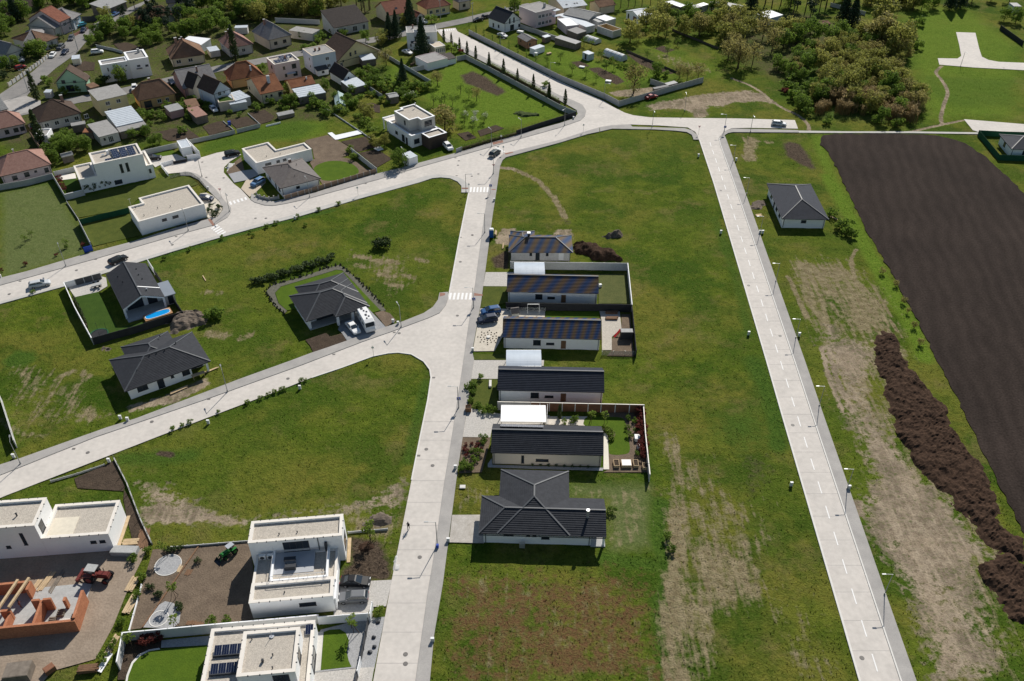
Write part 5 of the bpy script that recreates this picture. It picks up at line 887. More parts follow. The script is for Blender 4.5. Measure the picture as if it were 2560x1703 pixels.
# ================================================================== OLD QUARTER (and sheds)
M_CREAM=mat('cream_render',(.66,.58,.42),.9,var=.08,scale=.4);M_YEL=mat('yellow_render',(.68,.57,.32),.9,var=.06,scale=.4);M_PINKW=mat('pale_pink_render',(.66,.54,.54),.9,var=.05,scale=.4);M_GREENW=mat('mint_render',(.36,.56,.40),.9,var=.05,scale=.4);M_ORANGE=mat('ochre_render',(.58,.36,.17),.9,var=.08,scale=.4);M_BLUEW=mat('pale_blue_render',(.52,.58,.64),.9,var=.06,scale=.4);M_OLDW=mat('dirty_white_render',(.56,.54,.51),.9,var=.12,scale=.5);M_PINKD=mat('old_pink_render',(.50,.30,.28),.9,var=.08,scale=.4);M_SHEDW=mat('weathered_boards',(.20,.17,.14),.9,var=.25,scale=1.2);M_BEIGE=mat('beige_wall',(.60,.52,.42),.9,var=.07,scale=.4)
FW=M_FRAME_W
def w2(Lx,n,z=1.,w=1.3,h=1.3,side='F',mull=2):return[(side,Lx*(i+.5)/n,z,w,h,mull,FW)for i in range(n)]
H=house
# sheet 1
H('old_house','big dark brown hip-roofed house at the old street junction',(1,460,1445),(1,960,1330),(1,415,1290),3.2,3.2,'hip',M_OLDW,RF_DBROWN,w2(15,5,1.),left=True,chim=[(9,6,.8,.6)])
H('old_house','mint green gable house with reddish roof and cypress in front',(1,640,985),(1,1025,960),(1,525,930),3.6,3.6,'gable',M_GREENW,RF_DBROWN,[('F',2.4,3.2,1.2,1.2,2,M_FRAME_D),('F',6,3.2,1.,.8),('F',4,.3,2.4,2.2,2)],left=True,axis='y')
H('old_house','yellow flat-topped block house with grey roof in the street row',(1,1150,1190),(1,1500,1110),(1,1390,995),5.2,.25,'shed',M_YEL,RF_FELT,[('F',2.6,3.,1.4,1.2,2,FW),('F',6.,3.,1.4,1.2,2,FW),('F',2.6,.8,1.2,1.1,2,FW)],over=.25,step=None)
H('old_house','ochre-ended house with tall weathered brown hip roof',(1,1625,1190),(1,2075,1100),(1,1560,1085),3.2,3.4,'hip',M_ORANGE,RF_OLD,[('F',6.2,1.,1.3,1.3,2,FW),('F',8.8,1.,1.1,1.2,2,FW),('F',2.5,.2,2.4,2.2)],ridge=3.2,chim=[(5.5,5.,.7,.5)],left=True)
H('old_house','cream house with rusty brown hip roof beside the long white shed',(1,2010,700),(1,2420,640),(1,1880,590),3.,3.6,'hip',M_CREAM,RF_OLD,[('F',2.2,.9,1.6,1.3,2,FW),('F',6.4,.9,1.6,1.3,2,FW),('L',4,.9,1.2,1.2,2,FW)],left=True,chim=[(3.4,7.,.9,.6),(4.8,5.8,.6,.4),(5.6,7,.6,.6)],ridge=4.2,axis='y')
e,A,rz=base('block_house','white stepped block house with grey flat roof above the yard of scrap',(1,1185,770),(1,1745,680),6.2);e.scale=((W((1,1185,770),6.2)-W((1,1745,680),6.2)).length/12.9,)*2+(1.,)
flat_block(e,[(0,0),(7.4,0),(7.4,4.2),(0,4.2)],6.2,top=RF_FELT,coping=M_WHITE,drop=.3);flat_block(e,[(7.42,-.3),(12.9,-.3),(12.9,7.4),(7.42,7.4)],6.5,top=RF_FELT,coping=M_WHITE,drop=.3);part_box(e,'chimney',11.,5.6,6,11.6,6.2,7.6,M_CONC);excl(rect(A,rz,0,0,13,7.4),.3)
for x,y,z,w_,h_ in((1.6,0,3.6,.5,1.4),(6.6,0,4.4,.6,.6),(9.8,-.3,3.6,1.,.8),(12.,-.3,3.2,1.,.9),(3.2,0,.6,1.4,1.2)):window(e,x,y,z,0,w_,h_,FW)
part_box(e,'awning',9.,-.9,3.1,10.6,-.3,3.2,M_DARK)
H('old_house','large grey-brown house with dark dormer gable by the street',(1,270,530),(1,500,505),(1,0,400),3.,2.4,'hip',M_OLDW,RF_GREY,[('F',2,.8,1.3,1.2,2,FW)],left=True)
H('old_house','grey gabled house with dark half-hip front near the worn street',(1,60,655),(1,285,580),(1,-60,520),3.4,2.6,'gable',M_OLDW,RF_GREY,[('F',2.2,.1,2.2,2.2,'d',M_WOOD_D),('F',5.4,1.,.8,1.2,1,FW)],left=True,axis='y')
H('old_house','wide weathered grey-brown hipped roof house behind the round bush',(1,470,520),(1,690,440),(1,370,365),3.,2.2,'hip',M_OLDW,RF_OLD,[('F',2,.4,1.,2.,2,FW),('F',5.,.4,1.,2.,2,FW)],left=True)
H('old_house','red-tiled two-storey house with dormers behind the turquoise car',(1,700,265),(1,835,205),(1,500,150),5.,3.2,'gable',M_PINKW,RF_RED,[('F',2.5,2.8,1.8,1.2,2,FW),('F',4.6,.6,1.,1.2,2,FW)],left=True,axis='x')
H('old_house','grey gable house with white dormer edge beside the red-tiled house',(1,310,300),(1,640,340),(1,480,165),3.4,3.,'gable',M_OLDW,RF_GREY,[('F',6,.8,1.2,1.2,2,FW)],left=False,axis='y')
H('old_house','blue-grey hip-roofed house with white gable wall beside the dark wall',(1,850,235),(1,960,165),(1,740,110),4.2,2.6,'hip',M_BLUEW,RF_GREY,[('F',2.6,1.,1.,1.2,2,FW)],left=True)
H('old_shed','long grey-roofed barn near the top street bend',(1,1255,115),(1,1500,15),(1,1150,55),3.2,1.6,'shed',M_SHEDW,RF_SHEETD,[],left=True,step=None,cat='barn')
H('old_house','weathered brown hip-roofed house half hidden by dark conifers',(1,1620,250),(1,2060,165),(1,1570,195),3.,2.6,'hip',M_OLDW,RF_OLD,w2(9,2),left=True,chim=[(6.5,3.,1.3,1.)])
H('old_house','dark blue-grey roofed house among the conifers at the top edge',(1,1960,40),(1,2250,10),(1,1900,-30),3.4,2.6,'gable',M_OLDW,RF_BLUE,[('F',7,.6,1.2,1.6,1,FW)],left=True)
H('old_house','dusty red hip-roofed house at the frame edge below the junction',(1,-120,1545),(1,300,1455),(1,95,1360),3.,2.6,'hip',M_PINKW,RF_PINK,[('F',4.,.8,1.2,1.3,2,M_FRAME_D),('F',6.6,.8,1.4,1.3,2,M_FRAME_D),('F',8.4,.8,1.2,1.3,2,M_FRAME_D)],over=.4,ridge=3.4)
H('old_house','large dusty red hip-roofed bungalow with satellite dish at the frame edge',(6,0,810),(6,605,665),(6,500,480),2.9,2.6,'hip',M_PINKW,RF_PINK,[('F',3.,.8,1.3,1.2,2,M_FRAME_D),('F',6.2,.9,1.3,1.3,2,M_FRAME_D),('F',8.6,1.5,.7,.6),('F',11.4,.8,1.1,1.3,2,M_FRAME_D)],chim=[(5.4,7.,.4,.6,M_OLDW)],over=.4,ridge=4.2)
H('small_house','low pale-blue roofed lean-to house in the yard row',(6,10,30),(6,100,10),(1,110,750),2.6,1.2,'gable',M_BLUEW,RF_SHEETD,[('F',2,.6,1.,1.1,2,FW)],cat='shed')
flat_house('garage_box','white flat garage box behind the dark cypress',2.4,L(6,455,330,610,320,555,238,405,262),wall=M_WHITE,cat='garage',pw=.25,drop=.2,top=RF_FELT,coping=M_WHITE)
flat_house('garage_box','white garage box with bright roof at the cul-de-sac drive',2.7,L(6,2145,475,2265,450,2185,365,2080,395),wall=M_WHITE,cat='garage',pw=.12,drop=.05,top=RF_SHEET,coping=M_WHITE)
H('old_shed','light blue sheet-metal double roof shed behind the solar house',(1,1370,1495),(1,1690,1420),(1,1235,1345),3.,.8,'shed',M_OLDW,RF_SHEET,[],left=True,over=.2,step=1.2,cat='shed');H('old_shed','grey lean-to along the light blue sheet-metal shed',(6,1410,285),(6,1735,205),(6,1360,235),2.4,.5,'shed',M_SHEDW,RF_FELT,[],left=True,over=.15,step=None,cat='shed')
H('old_shed','grey flat-roofed outhouse with green glass door behind the solar house',(6,1165,345),(6,1400,285),(6,1065,200),2.8,.4,'shed',M_OLDW,RF_FELT,[('F',3.1,.3,1.5,1.9,3,FW),('F',1.3,1.3,.6,.8,1,M_FRAME_D)],left=True,over=.15,step=None,cat='shed')
H('old_shed','small weathered roof shed in the shrub garden',(6,840,215),(6,1010,185),(6,830,190),2.3,.3,'shed',M_SHEDW,RF_FELT,[],left=True,over=.1,step=None,cat='shed');H('old_shed','tiny grey-roofed hut beside the solar house',(6,725,585),(6,865,550),(6,715,560),2.,.7,'gable',M_SHEDW,RF_SHEETD,[],left=True,over=.15,step=None,cat='shed',gutter=False);H('old_shed','rusty red tin canopy in the shrub garden',(6,970,290),(6,1085,285),(6,955,245),2.2,.2,'shed',M_SHEDW,RF_RUST,[],left=True,over=.1,step=None,cat='shed')
H('old_shed','sand-topped box shed beside the ochre-ended house',(1,2000,1320),(1,2165,1280),(1,1945,1255),2.4,.2,'shed',M_PINKD,RF_SHEETD,[],left=True,over=.1,step=None,cat='shed');H('old_shed','brown-roofed hut behind the green gable house',(1,1070,1040),(1,1170,1010),(1,1060,990),2.2,.3,'shed',M_SHEDW,RF_OLD,[],left=True,over=.1,step=None,cat='shed');H('old_shed','pale green sheet roof shelter near the dark cypress',(1,510,1090),(1,590,1090),(1,495,1060),2.,.2,'shed',M_OLDW,RF_SHEET,[],left=True,over=.1,step=None,cat='shed');H('old_shed','glass-topped shelter at the scrap yard',(1,840,700),(1,935,690),(1,860,655),2.3,.1,'shed',M_ALU,RF_SHEET,[],left=True,over=.05,step=None,cat='shelter')
H('long_shed','long bright white roofed shed behind the rusty hip roof',(1,2110,500),(2,250,530),(1,2030,415),2.8,.4,'shed',M_WHITE,mat('white_sheet',(.88,.88,.88)),[],left=True,over=.15,step=None,cat='shed')
# sheet 2
H('old_house','pale house with faded red hip roof behind the street hedge',(2,565,572),(2,865,515),(2,430,475),3.4,3.,'hip',M_OLDW,RF_PINK,[('F',5.4,.9,1.3,1.3,2,FW),('L',3.,.9,1.2,1.2,2,FW)],left=True,chim=[(3.2,7,.7,.8),(1.6,5.6,.6,.5)],ridge=3.6,axis='y')
H('old_house','beige house with steep dark grey hip roof behind the street',(2,1040,475),(2,1320,410),(2,840,370),3.8,3.4,'hip',M_BEIGE,RF_GREY,[('F',2.6,1.3,1.4,1.2,2,M_FRAME_D),('F',6.4,1.3,1.4,1.2,2,M_FRAME_D)],left=True,axis='y',ridge=3.6,chim=[(3.2,8.5,.7,.8)])
H('stepped_house','white house with long black sloping roof and balconies',(2,1810,330),(2,2225,250),(2,1768,222),3.2,3.9,'shed',M_OLDW,RF_BLACKB,[('F',1.6,.3,1.2,2.,2,FW),('F',4.6,.3,1.,2.,2,FW),('F',9.,.3,2.,2.,3,FW),('F',13,.3,1.2,2.,2,FW)],left=True,over=.25)
H('old_house','brown hip-roofed house with terracotta wall beside the street',(2,590,950),(2,985,880),(2,460,860),3.,3.4,'hip',M_ORANGE,RF_RUST,[('F',8.,.1,1.6,2.,2,FW),('L',3.,1.,1.1,1.1,2,FW)],left=True,ridge=4.2,chim=[(7.6,1.4,.5,-1.,M_BLUEW)])
e,A,rz=base('block_house','pink cube house with rows of solar panels on its flat roof',(2,1110,762),(2,1405,705),6.);e.scale=((W((2,1110,762),6.)-W((2,1405,705),6.)).length/8.2,)*2+(1.,);flat_block(e,[(0,0),(8.2,0),(8.2,7.2),(0,7.2)],6.,wall=M_PINKW,top=M_GRAVEL,pw=.3);excl(rect(A,rz,0,0,8.2,7.2),.3)
for(x,z,w_,h_)in((2.9,3.6,.7,1.1),(6.2,3.4,1.4,1.6),(3.2,.9,.7,1.1),(6.3,.7,1.4,1.5)):window(e,x,0,z,0,w_,h_,M_FRAME_D,1)
window(e,0,3,3.6,R(-90),1.1,1.2);window(e,0,3,.9,R(-90),1.1,1.2)
for yy in(1.4,2.7,4.,5.3):panels(e,.9 if yy<4 else 3.4,yy,5.85,4,1,1.0,1.,R(15))
part_box(e,'chimney',4.6,3.3,5.6,5.1,3.8,7.,M_CHIM);part_box(e,'chimney',5.4,2.4,5.6,5.8,2.8,6.8,M_WHITE);MB().box(3.4,-1.1,2.0,6.2,0,2.15).bar((3.4,-1.1,2.9),(6.2,-1.1,2.9),.05).obj('balcony',M_BLUEW,e)
e,A,rz=base('block_house','tall cream cube house with small porch in the street row',(2,1555,660),(2,1830,605),6.6);e.scale=((W((2,1555,660),6.6)-W((2,1830,605),6.6)).length/7.6,)*2+(1.,);flat_block(e,[(0,0),(7.6,0),(7.6,7.6),(0,7.6)],6.6,wall=M_BLUEW,top=RF_FELT,pw=.25,drop=.08,coping=M_BEIGE);excl(rect(A,rz,0,0,7.6,7.6),.3)
for(x,z)in((4.7,4.),(5.,1.4)):window(e,x,0,z,0,1.2,1.2,FW,2)
for z in(4.,1.4):window(e,0,2.5,z,R(-90),.8,1.2,FW)
MB().box(.3,-2.2,-.1,3.8,0,1.9).obj('porch',M_WHITE,e);MB().add([(.1,-2.4,1.9),(4,-2.4,1.9),(4,0,2.6),(.1,0,2.6),(.1,-2.4,1.8),(4,-2.4,1.8),(4,0,2.5),(.1,0,2.5)],[(0,1,2,3),(7,6,5,4),(0,4,5,1),(1,5,6,2),(3,7,4,0)]).obj('porch_roof',M_DARK,e);window(e,2.,-2.2,.6,0,1.,1.,FW)
for x in(2.4,3.8):part_box(e,'chimney',x,3.6,6.4,x+.5,4.1,7.5,M_CHIM)
H('old_house','yellow gable house with steep dark brown roof and tin porch',(2,1840,740),(2,2350,600),(2,1825,570),2.6,4.6,'gable',M_YEL,RF_DBROWN,[('F',6.2,3.4,.8,1.3,2,M_FRAME_D),('F',8.4,3.6,.8,1.3,2,M_FRAME_D),('F',2.8,2.,.6,.6,1,M_FRAME_D),('F',2.,.1,1.1,1.9,2,FW)],left=True,axis='y',chim=[(9.4,8.,.8,-1.,M_WHITE)])
H('porch_roof','tilted pale tin porch roof on the yellow gable house',(2,2150,715),(2,2310,690),(2,2160,660),2.4,.5,'shed',M_SHEDW,RF_SHEET,[],left=True,over=.1,step=None,cat='porch')
H('old_house','grey cross-gabled house with dark dormer in the street row',(2,35,1050),(2,450,970),(2,-30,870),3.4,3.2,'gable',M_PINKD,RF_GREY,[('F',6.2,.6,1.1,1.2,2,FW)],left=True,chim=[(6.5,5.2,.5,.7)])
H('old_house','dark pointed dormer wing with two white windows',(2,150,1050),(2,330,985),(2,170,960),3.8,3.2,'gable',M_BEIGE,RF_BLACKB,[('F',2.6,3.2,1.2,1.2,2,FW)],left=True,axis='y',over=.25,cat='house wing',gutter=False)
H('old_house','blue-fronted gable house with brown roof above the terrace box',(2,390,1115),(2,605,1045),(2,330,985),4.6,2.8,'gable',M_BLUEW,RF_DBROWN,[('F',2.2,3.4,1.2,1.4,2,FW),('F',4.,3.8,.4,.5)],left=True,axis='y',over=.3);flat_house('terrace_box','beige terrace box with mossy top in front of the blue gable',3.,L(2,455,1210,650,1180,600,1110,430,1150),wall=M_BEIGE,cat='house wing',pw=.25,top=M_LAWN_D,drop=.25,coping=M_BEIGE);flat_house('shed_box','old pink outhouse wall between the grey and blue gables',3.6,L(2,345,1150,400,1130,370,1040,295,1060),wall=M_PINKD,cat='shed',pw=.15,top=RF_PINK,drop=.1)
H('old_house','small cream house with bright rusty red gable roof',(2,945,1115),(2,1225,1055),(2,865,930),3.4,2.6,'gable',M_CREAM,RF_RUST,[('F',1.6,1.8,.7,.7),('F',3.4,1.8,.7,.7),('F',6.4,1.2,1.2,1.5),('L',2,1.,1.,1.)],left=True,chim=[(4.4,3.8,.9,.8,M_BLUEW)]);H('old_house','long low annexe with bright rusty red roof',(2,1310,1040),(2,1600,985),(2,1245,955),3.,1.6,'gable',M_CREAM,RF_RUST,[],left=True,chim=[(6.,2.2,.4,.2,M_BLUEW)],cat='house wing')
H('old_shed','patchy white and grey tin shed below the rusty annexe',(2,1400,1150),(2,1720,1090),(2,1325,1060),2.4,.4,'shed',M_SHEDW,RF_SHEET,[],left=True,over=.1,step=1.4,cat='shed');H('greenhouse','long greenish glass greenhouse with ridge roof',(2,1830,1250),(2,1950,1240),(2,1660,1125),1.4,1.,'gable',mat('greenhouse_glass',(.36,.46,.44),.25,var=.1,spec=.5),mat('greenhouse_glass',(.36,.46,.44)),[],left=True,axis='y',over=.05,step=None,gutter=False,cat='greenhouse')
H('old_shed','white tin flat shed behind the terrace box',(2,655,1190),(2,830,1140),(2,610,1095),2.8,.15,'shed',M_OLDW,RF_SHEET,[],left=True,over=.1,step=1.2,cat='shed');H('old_shed','low white tin shed with cluttered yard',(2,590,1235),(2,790,1200),(2,640,1200),2.4,.1,'shed',M_OLDW,RF_SHEET,[],left=True,over=.1,step=1.2,cat='shed');H('old_shed','pink-brown tin roofed shed beside the white car',(2,185,1385),(2,325,1350),(2,90,1285),2.4,.2,'shed',M_SHEDW,RF_PINK,[],left=True,over=.1,step=None,cat='shed');H('old_shed','dark felt roofed shed at the end of the pink-brown shed',(2,90,1275),(2,235,1250),(2,20,1190),2.4,.2,'shed',M_SHEDW,RF_OLD,[],left=True,over=.1,step=None,cat='shed')
H('old_shed','corrugated grey low shed roof on the seed plots',(2,1160,1370),(2,1350,1330),(2,1140,1345),1.2,.4,'shed',M_SHEDW,RF_SHEETD,[],left=True,over=.05,step=None,cat='shed');H('old_house','dark-roofed cottage with white gable beside the glass canopy',(2,1920,945),(2,2085,905),(2,1750,840),2.6,2.2,'gable',M_WHITE,RF_BLACKB,[('F',2.,2.6,.5,.5)],left=True,axis='y',over=.3,cat='cottage');H('canopy','pale blue glass canopy in front of the dark cottage',(2,2010,1045),(2,2200,995),(2,1940,965),2.2,.6,'shed',M_SHEDW,RF_SHEET,[],left=True,over=.05,step=None,cat='canopy');H('old_shed','wide sun-bleached flat roof behind the stepped black-roof house',(2,1560,400),(2,1650,350),(2,1300,350),2.8,.1,'shed',M_OLDW,RF_FELT,[],left=True,over=.1,step=None,cat='shed');H('old_shed','small white lean-to beside the faded red hip roof',(2,350,610),(2,470,590),(2,320,560),2.2,.1,'shed',M_OLDW,RF_SHEET,[],left=True,over=.05,step=None,cat='shed');H('old_shed','pale tin roof behind the faded red hip roof',(2,640,330),(2,790,325),(2,620,305),2.4,.1,'shed',M_OLDW,RF_SHEET,[],left=True,over=.05,step=None,cat='shed')
# sheet 3
H('old_house','pale yellow gable house with red roof among dark spruces',(3,330,185),(3,640,130),(3,240,75),3.6,3.,'gable',M_CREAM,RF_RED,[('F',5.,.8,1.2,1.3,2,FW),('F',2.4,.8,1.,1.3,2,FW)],left=True,skylights=[(4.6,2.2,1.,.9,0)]);H('old_house','small red-roofed side wing with white door',(3,665,205),(3,760,185),(3,640,120),2.8,1.4,'gable',M_OLDW,RF_RED,[('F',1.6,.1,1.8,2.,'d',M_FRAME_W)],left=True,axis='y',over=.2,cat='house wing')
H('old_house','yellow house with broad red hip roof and three white windows',(3,780,108),(3,1075,55),(3,670,40),3.6,3.,'hip',M_YEL,RF_RED,[('F',2.,1.1,1.4,1.4,2,FW),('F',5.,1.1,1.4,1.4,2,FW),('F',8.,1.1,1.4,1.4,2,FW)],left=True,plinth=M_OLDW);H('old_house','grey hip-roofed house beside the red-roofed yellow house',(3,1160,30),(3,1320,0),(3,1070,-10),3.4,2.4,'hip',M_BEIGE,RF_GREY,[('F',2.6,1.,1.4,1.2,2,M_FRAME_D)],left=True)
e,A,rz=base('block_house','white two-storey house with grey flat roof and pointed spruce in front',(3,550,388),(3,905,372),6.2);e.scale=((W((3,550,388),6.2)-W((3,905,372),6.2)).length/10.6,)*2+(1.,);flat_block(e,[(0,0),(2.6,0),(2.6,.02),(5.2,2.6),(11.,-2.),(11.,7.6),(0,7.6)][:1]+[(2.6,0),(2.6,3.),(5.,3.),(5.,-.6),(10.6,-.6),(10.6,7.),(0,7.)],6.2,wall=M_WHITE,top=RF_FELT,pw=.2,drop=.12,coping=M_OLDW);excl(rect(A,rz,0,-.6,10.6,7),.3);window(e,7.4,-.6,3.6,0,1.1,1.2,FW,2);window(e,1.4,0,.8,0,1.,1.2,FW)
MB().add([(1.2,-1.4,2.7),(4.9,-1.4,2.7),(4.9,2.9,3.6),(1.2,2.9,3.6),(1.2,-1.4,2.55),(4.9,-1.4,2.55),(4.9,2.9,3.45),(1.2,2.9,3.45)],[(0,1,2,3),(0,4,5,1),(1,5,6,2),(3,7,4,0)]).obj('porch_roof',M_DARK,e);MB().box(1.4,-1.2,-.1,4.8,2.9,2.6).obj('porch',M_WHITE,e)
for x in(2.2,4.6):part_box(e,'chimney',x,5.,6,x+.45,5.45,7.4,M_CHIM)
e,A,rz=base('sun_room','beige flat-topped sun room with tall white windows',(3,880,560),(3,1020,535),3.,cat='house wing');flat_block(e,[(0,0),(4.4,0),(4.4,5.4),(0,5.4)],3.,wall=M_CREAM,top=mat('sand_roof',(.58,.50,.40),.9),pw=.15,drop=.05,coping=M_WHITE);[window(e,.6+i*.8,0,.8,0,.6,1.6,FW)for i in range(5)];excl(rect(A,rz,0,0,4.4,5.4),.3)
flat_house('flat_shed','white garden house with pink and grey flat roof halves',2.8,L(3,770,750,1010,690,910,610,670,660),wall=M_WHITE,cat='shed',pw=.08,drop=.05,top=RF_FELT,coping=M_PINKW);H('old_shed','small black-brown roofed shed joined to the garden house',(3,985,715),(3,1135,680),(3,980,660),2.,.8,'shed',M_WHITE,RF_BLACKB,[],left=True,over=.1,step=None,cat='shed');H('old_shed','grey felt roofed play hut on the far lawn',(3,345,1155),(3,460,1135),(3,300,1105),2.2,.5,'gable',M_SHEDW,RF_SHEETD,[],left=True,over=.15,step=None,cat='shed',gutter=False)
H('gable_house','white gable house with black roof beside the fenced road',(3,1700,280),(3,1910,225),(3,1495,205),3.6,3.6,'gable',M_WHITE,RF_ANTH,[('F',2.8,2.9,.7,2.,1),('F',5.,2.9,.7,2.,1),('F',4.,.1,2.,2.1,2),('F',8.,.6,1.3,1.2),('L',3.,.4,.9,1.6),('L',6.4,.9,.9,1.2)],left=True,axis='y',chim=[(5.,5.5,.4,.5,M_WHITE)]);H('brick_hut','small brick hut with dark slate roof in the corner garden',(3,1965,495),(3,2095,470),(3,1850,430),2.6,1.,'gable',mat('hut_brick',(.42,.22,.13),.9,var=.15,scale=1),RF_GREY,[('F',1.3,1.,.8,.9),('L',2.5,1.2,.7,.8)],left=True,axis='y',over=.2,cat='hut');H('old_shed','white lean-to with blue-white roof beside the brick hut',(3,2060,585),(3,2180,545),(3,2010,560),2.,.1,'shed',M_WHITE,RF_SHEET,[],left=True,over=.05,step=None,cat='shed')
e,A,rz=base('block_house','pale pink two-storey house with light flat roof near the fenced road',(3,2070,150),(3,2310,95),6.2);e.scale=((W((3,2070,150),6.2)-W((3,2310,95),6.2)).length/8.0,)*2+(1.,);flat_block(e,[(0,0),(8.,0),(8.,8.4),(0,8.4)],6.2,wall=M_PINKW,top=RF_FELT,pw=.15,drop=.06,coping=M_OLDW);excl(rect(A,rz,0,0,8,8.4),.3)
for z in(3.6,.8):[window(e,1.6+i*1.4,0,z,0,1.1,1.3,FW,2)for i in range(4)]
part_box(e,'chimney',5.4,2.6,6,6.,3.2,7.8,M_CONC);part_box(e,'balcony',6.4,-1.2,3.2,8.6,0,3.4,M_BLUEW);part_box(e,'balcony_roof',6.4,-1.4,5.6,8.8,.3,5.75,RF_SHEET)
# sheet 4
H('barrel_house','house with blue-grey sheet roof and skylights at the top edge',(4,275,100),(4,560,60),(4,200,-30),4.2,2.,'gable',M_CREAM,RF_SHEET,[],left=True,skylights=[(2.2,1.8,.9,.8,0),(6,1.8,.8,.8,0),(7.2,1.8,.8,.8,0)]);H('old_house','grey corrugated roof house with arched white windows',(4,580,235),(4,740,160),(4,425,100),3.2,1.6,'gable',M_OLDW,RF_SHEETD,[('L',1.6+i*1.6,.8,.9,1.4,1,M_FRAME_D)for i in range(5)],left=True,axis='y');H('old_house','weathered brown house with sagging dark roof at the top edge',(4,700,90),(4,900,55),(4,570,30),3.,1.8,'gable',M_BEIGE,RF_OLD,[],left=True)
flat_house('flat_shed','pink garage wing with bright white flat roof',3.2,L(4,350,305,490,290,320,210,165,225),wall=M_PINKW,cat='garage',pw=.1,drop=.05,top=mat('white_sheet',(.88,.88,.88)),coping=M_WHITE);H('old_shed','long light blue tin lean-to between pink wing and arched house',(4,545,320),(4,650,295),(4,270,165),2.6,.3,'shed',M_OLDW,RF_SHEET,[],left=True,over=.05,step=1.5,cat='shed');H('old_shed','dark weathered plank shed with pale roof patch',(4,440,400),(4,550,365),(4,370,345),2.4,.3,'shed',M_SHEDW,RF_FELT,[],left=True,over=.1,step=None,cat='shed');H('old_shed','long dark felt-roofed garden shed by the lawn',(4,420,520),(4,490,490),(4,230,430),2.2,.4,'shed',M_SHEDW,RF_SHEETD,[],left=True,over=.1,step=None,cat='shed');H('old_shed','little dark shed with white roof beside the felt-roofed shed',(4,60,445),(4,130,425),(4,40,425),2.,.2,'shed',M_SHEDW,RF_SHEET,[],left=True,over=.05,step=None,cat='shed')
flat_house('flat_shed','pale grey flat block with white roof and roofless orange yard',3.2,L(4,760,255,865,225,790,165,670,200),wall=M_OLDW,cat='shed',pw=.08,drop=.04,top=mat('white_sheet',(.88,.88,.88)),coping=M_WHITE);H('old_shed','grey tin roof beside the roofless orange yard',(4,690,265),(4,760,250),(4,590,225),2.8,.2,'shed',M_OLDW,RF_SHEETD,[],left=True,over=.05,step=None,cat='shed')
e,A,rz=base('roofless_yard','roofless walled yard with orange inner walls',(4,860,370),(4,985,335),2.6,cat='wall');b=MB();ring(b,[(0,0),(5.,0),(5.,9.),(0,9.)],[(.25,.25),(4.75,.25),(4.75,8.75),(.25,8.75)],-.1,2.6);b.obj('wall',M_OLDW,e);[part_box(e,'inner_wall',*q,mat('orange_render',(.62,.40,.17),.9))for q in((.26,8.65,0,4.74,8.74,2.55),(4.65,.3,0,4.74,8.6,2.55))];part_box(e,'earth_floor',.26,.26,0,4.64,8.64,.08,M_SOIL);excl(rect(A,rz,0,0,5,9),.2)
H('white_shed','white gabled garage with blue-grey roof on the green lawn',(4,1160,200),(4,1330,170),(4,1005,130),3.,1.3,'gable',M_WHITE,RF_SHEET,[('F',2.4,.5,2.,1.3,2),('F',5.6,.5,2.,1.3,2),('L',6.2,.1,2.4,2.2,'d',M_WOOD_D),('L',1.6,.3,1.,2.)],left=True,axis='x',over=.3,cat='garage')
flat_house('flat_shed','dark flat house with white-edged L-shaped roof at the top',3.2,L(4,1660,85,1830,45,1700,40,1560,20,1440,15),wall=M_SHEDW,cat='house',pw=.1,drop=.05,top=mat('white_sheet',(.88,.88,.88)),coping=M_WHITE);H('old_shed','grey lean-to roof beside the white-edged dark house',(4,1810,100),(4,1910,80),(4,1750,75),2.6,.2,'shed',M_SHEDW,RF_SHEETD,[],left=True,over=.05,step=None,cat='shed');H('old_shed','small white-topped shed beside the grey lean-to',(4,1905,75),(4,1990,50),(4,1880,45),2.6,.1,'shed',M_OLDW,mat('white_sheet',(.88,.88,.88)),[],left=True,over=.05,step=None,cat='shed');H('old_shed','long pale roof at the far allotment fence',(4,2357,100),(5,190,45),(4,2060,0),2.6,.3,'shed',M_OLDW,RF_SHEETD,[],left=True,over=.05,step=None,cat='shed')
H('old_shed','grey slab-roofed shed against the corner fence',(4,1350,1050),(4,1520,1015),(4,1330,1035),1.9,.1,'shed',M_SHEDW,RF_FELT,[],left=True,over=.05,step=None,cat='shed');H('old_shed','second grey slab-roofed shed against the corner fence',(4,1510,1005),(4,1625,975),(4,1480,980),1.9,.1,'shed',M_SHEDW,RF_SHEETD,[],left=True,over=.05,step=None,cat='shed');H('site_cabin','white site cabin with dark door in the allotment',(4,575,645),(4,640,625),(4,505,615),2.3,.1,'shed',M_BLUEW,RF_SHEET,[('L',1.8,.1,.9,1.9,'d')],left=True,over=.03,step=None,cat='cabin')
H('old_shed','blue-grey tin hut among the dark pines',(5,380,145),(5,490,115),(5,360,90),2.6,.3,'shed',M_BLUEW,RF_SHEET,[],left=True,over=.1,step=None,cat='hut');H('old_shed','brown-roofed hut by the tall spruce',(5,760,195),(5,860,185),(5,750,165),2.2,.6,'gable',M_SHEDW,RF_OLD,[],left=True,over=.2,step=None,cat='hut',gutter=False);H('old_shed','small blue-walled hut at the top corner',(5,2280,50),(5,2340,50),(5,2270,25),2.6,.2,'shed',M_BLUEW,RF_SHEETD,[],left=True,over=.05,step=None,cat='hut')
# carport shelter at the villa gate
H('shelter','white and blue roofed shelter behind the street tree',(8,575,600),(8,680,565),(8,540,530),2.4,.2,'shed',M_WHITE,RF_SHEET,[],left=True,over=.05,step=None,cat='shed')
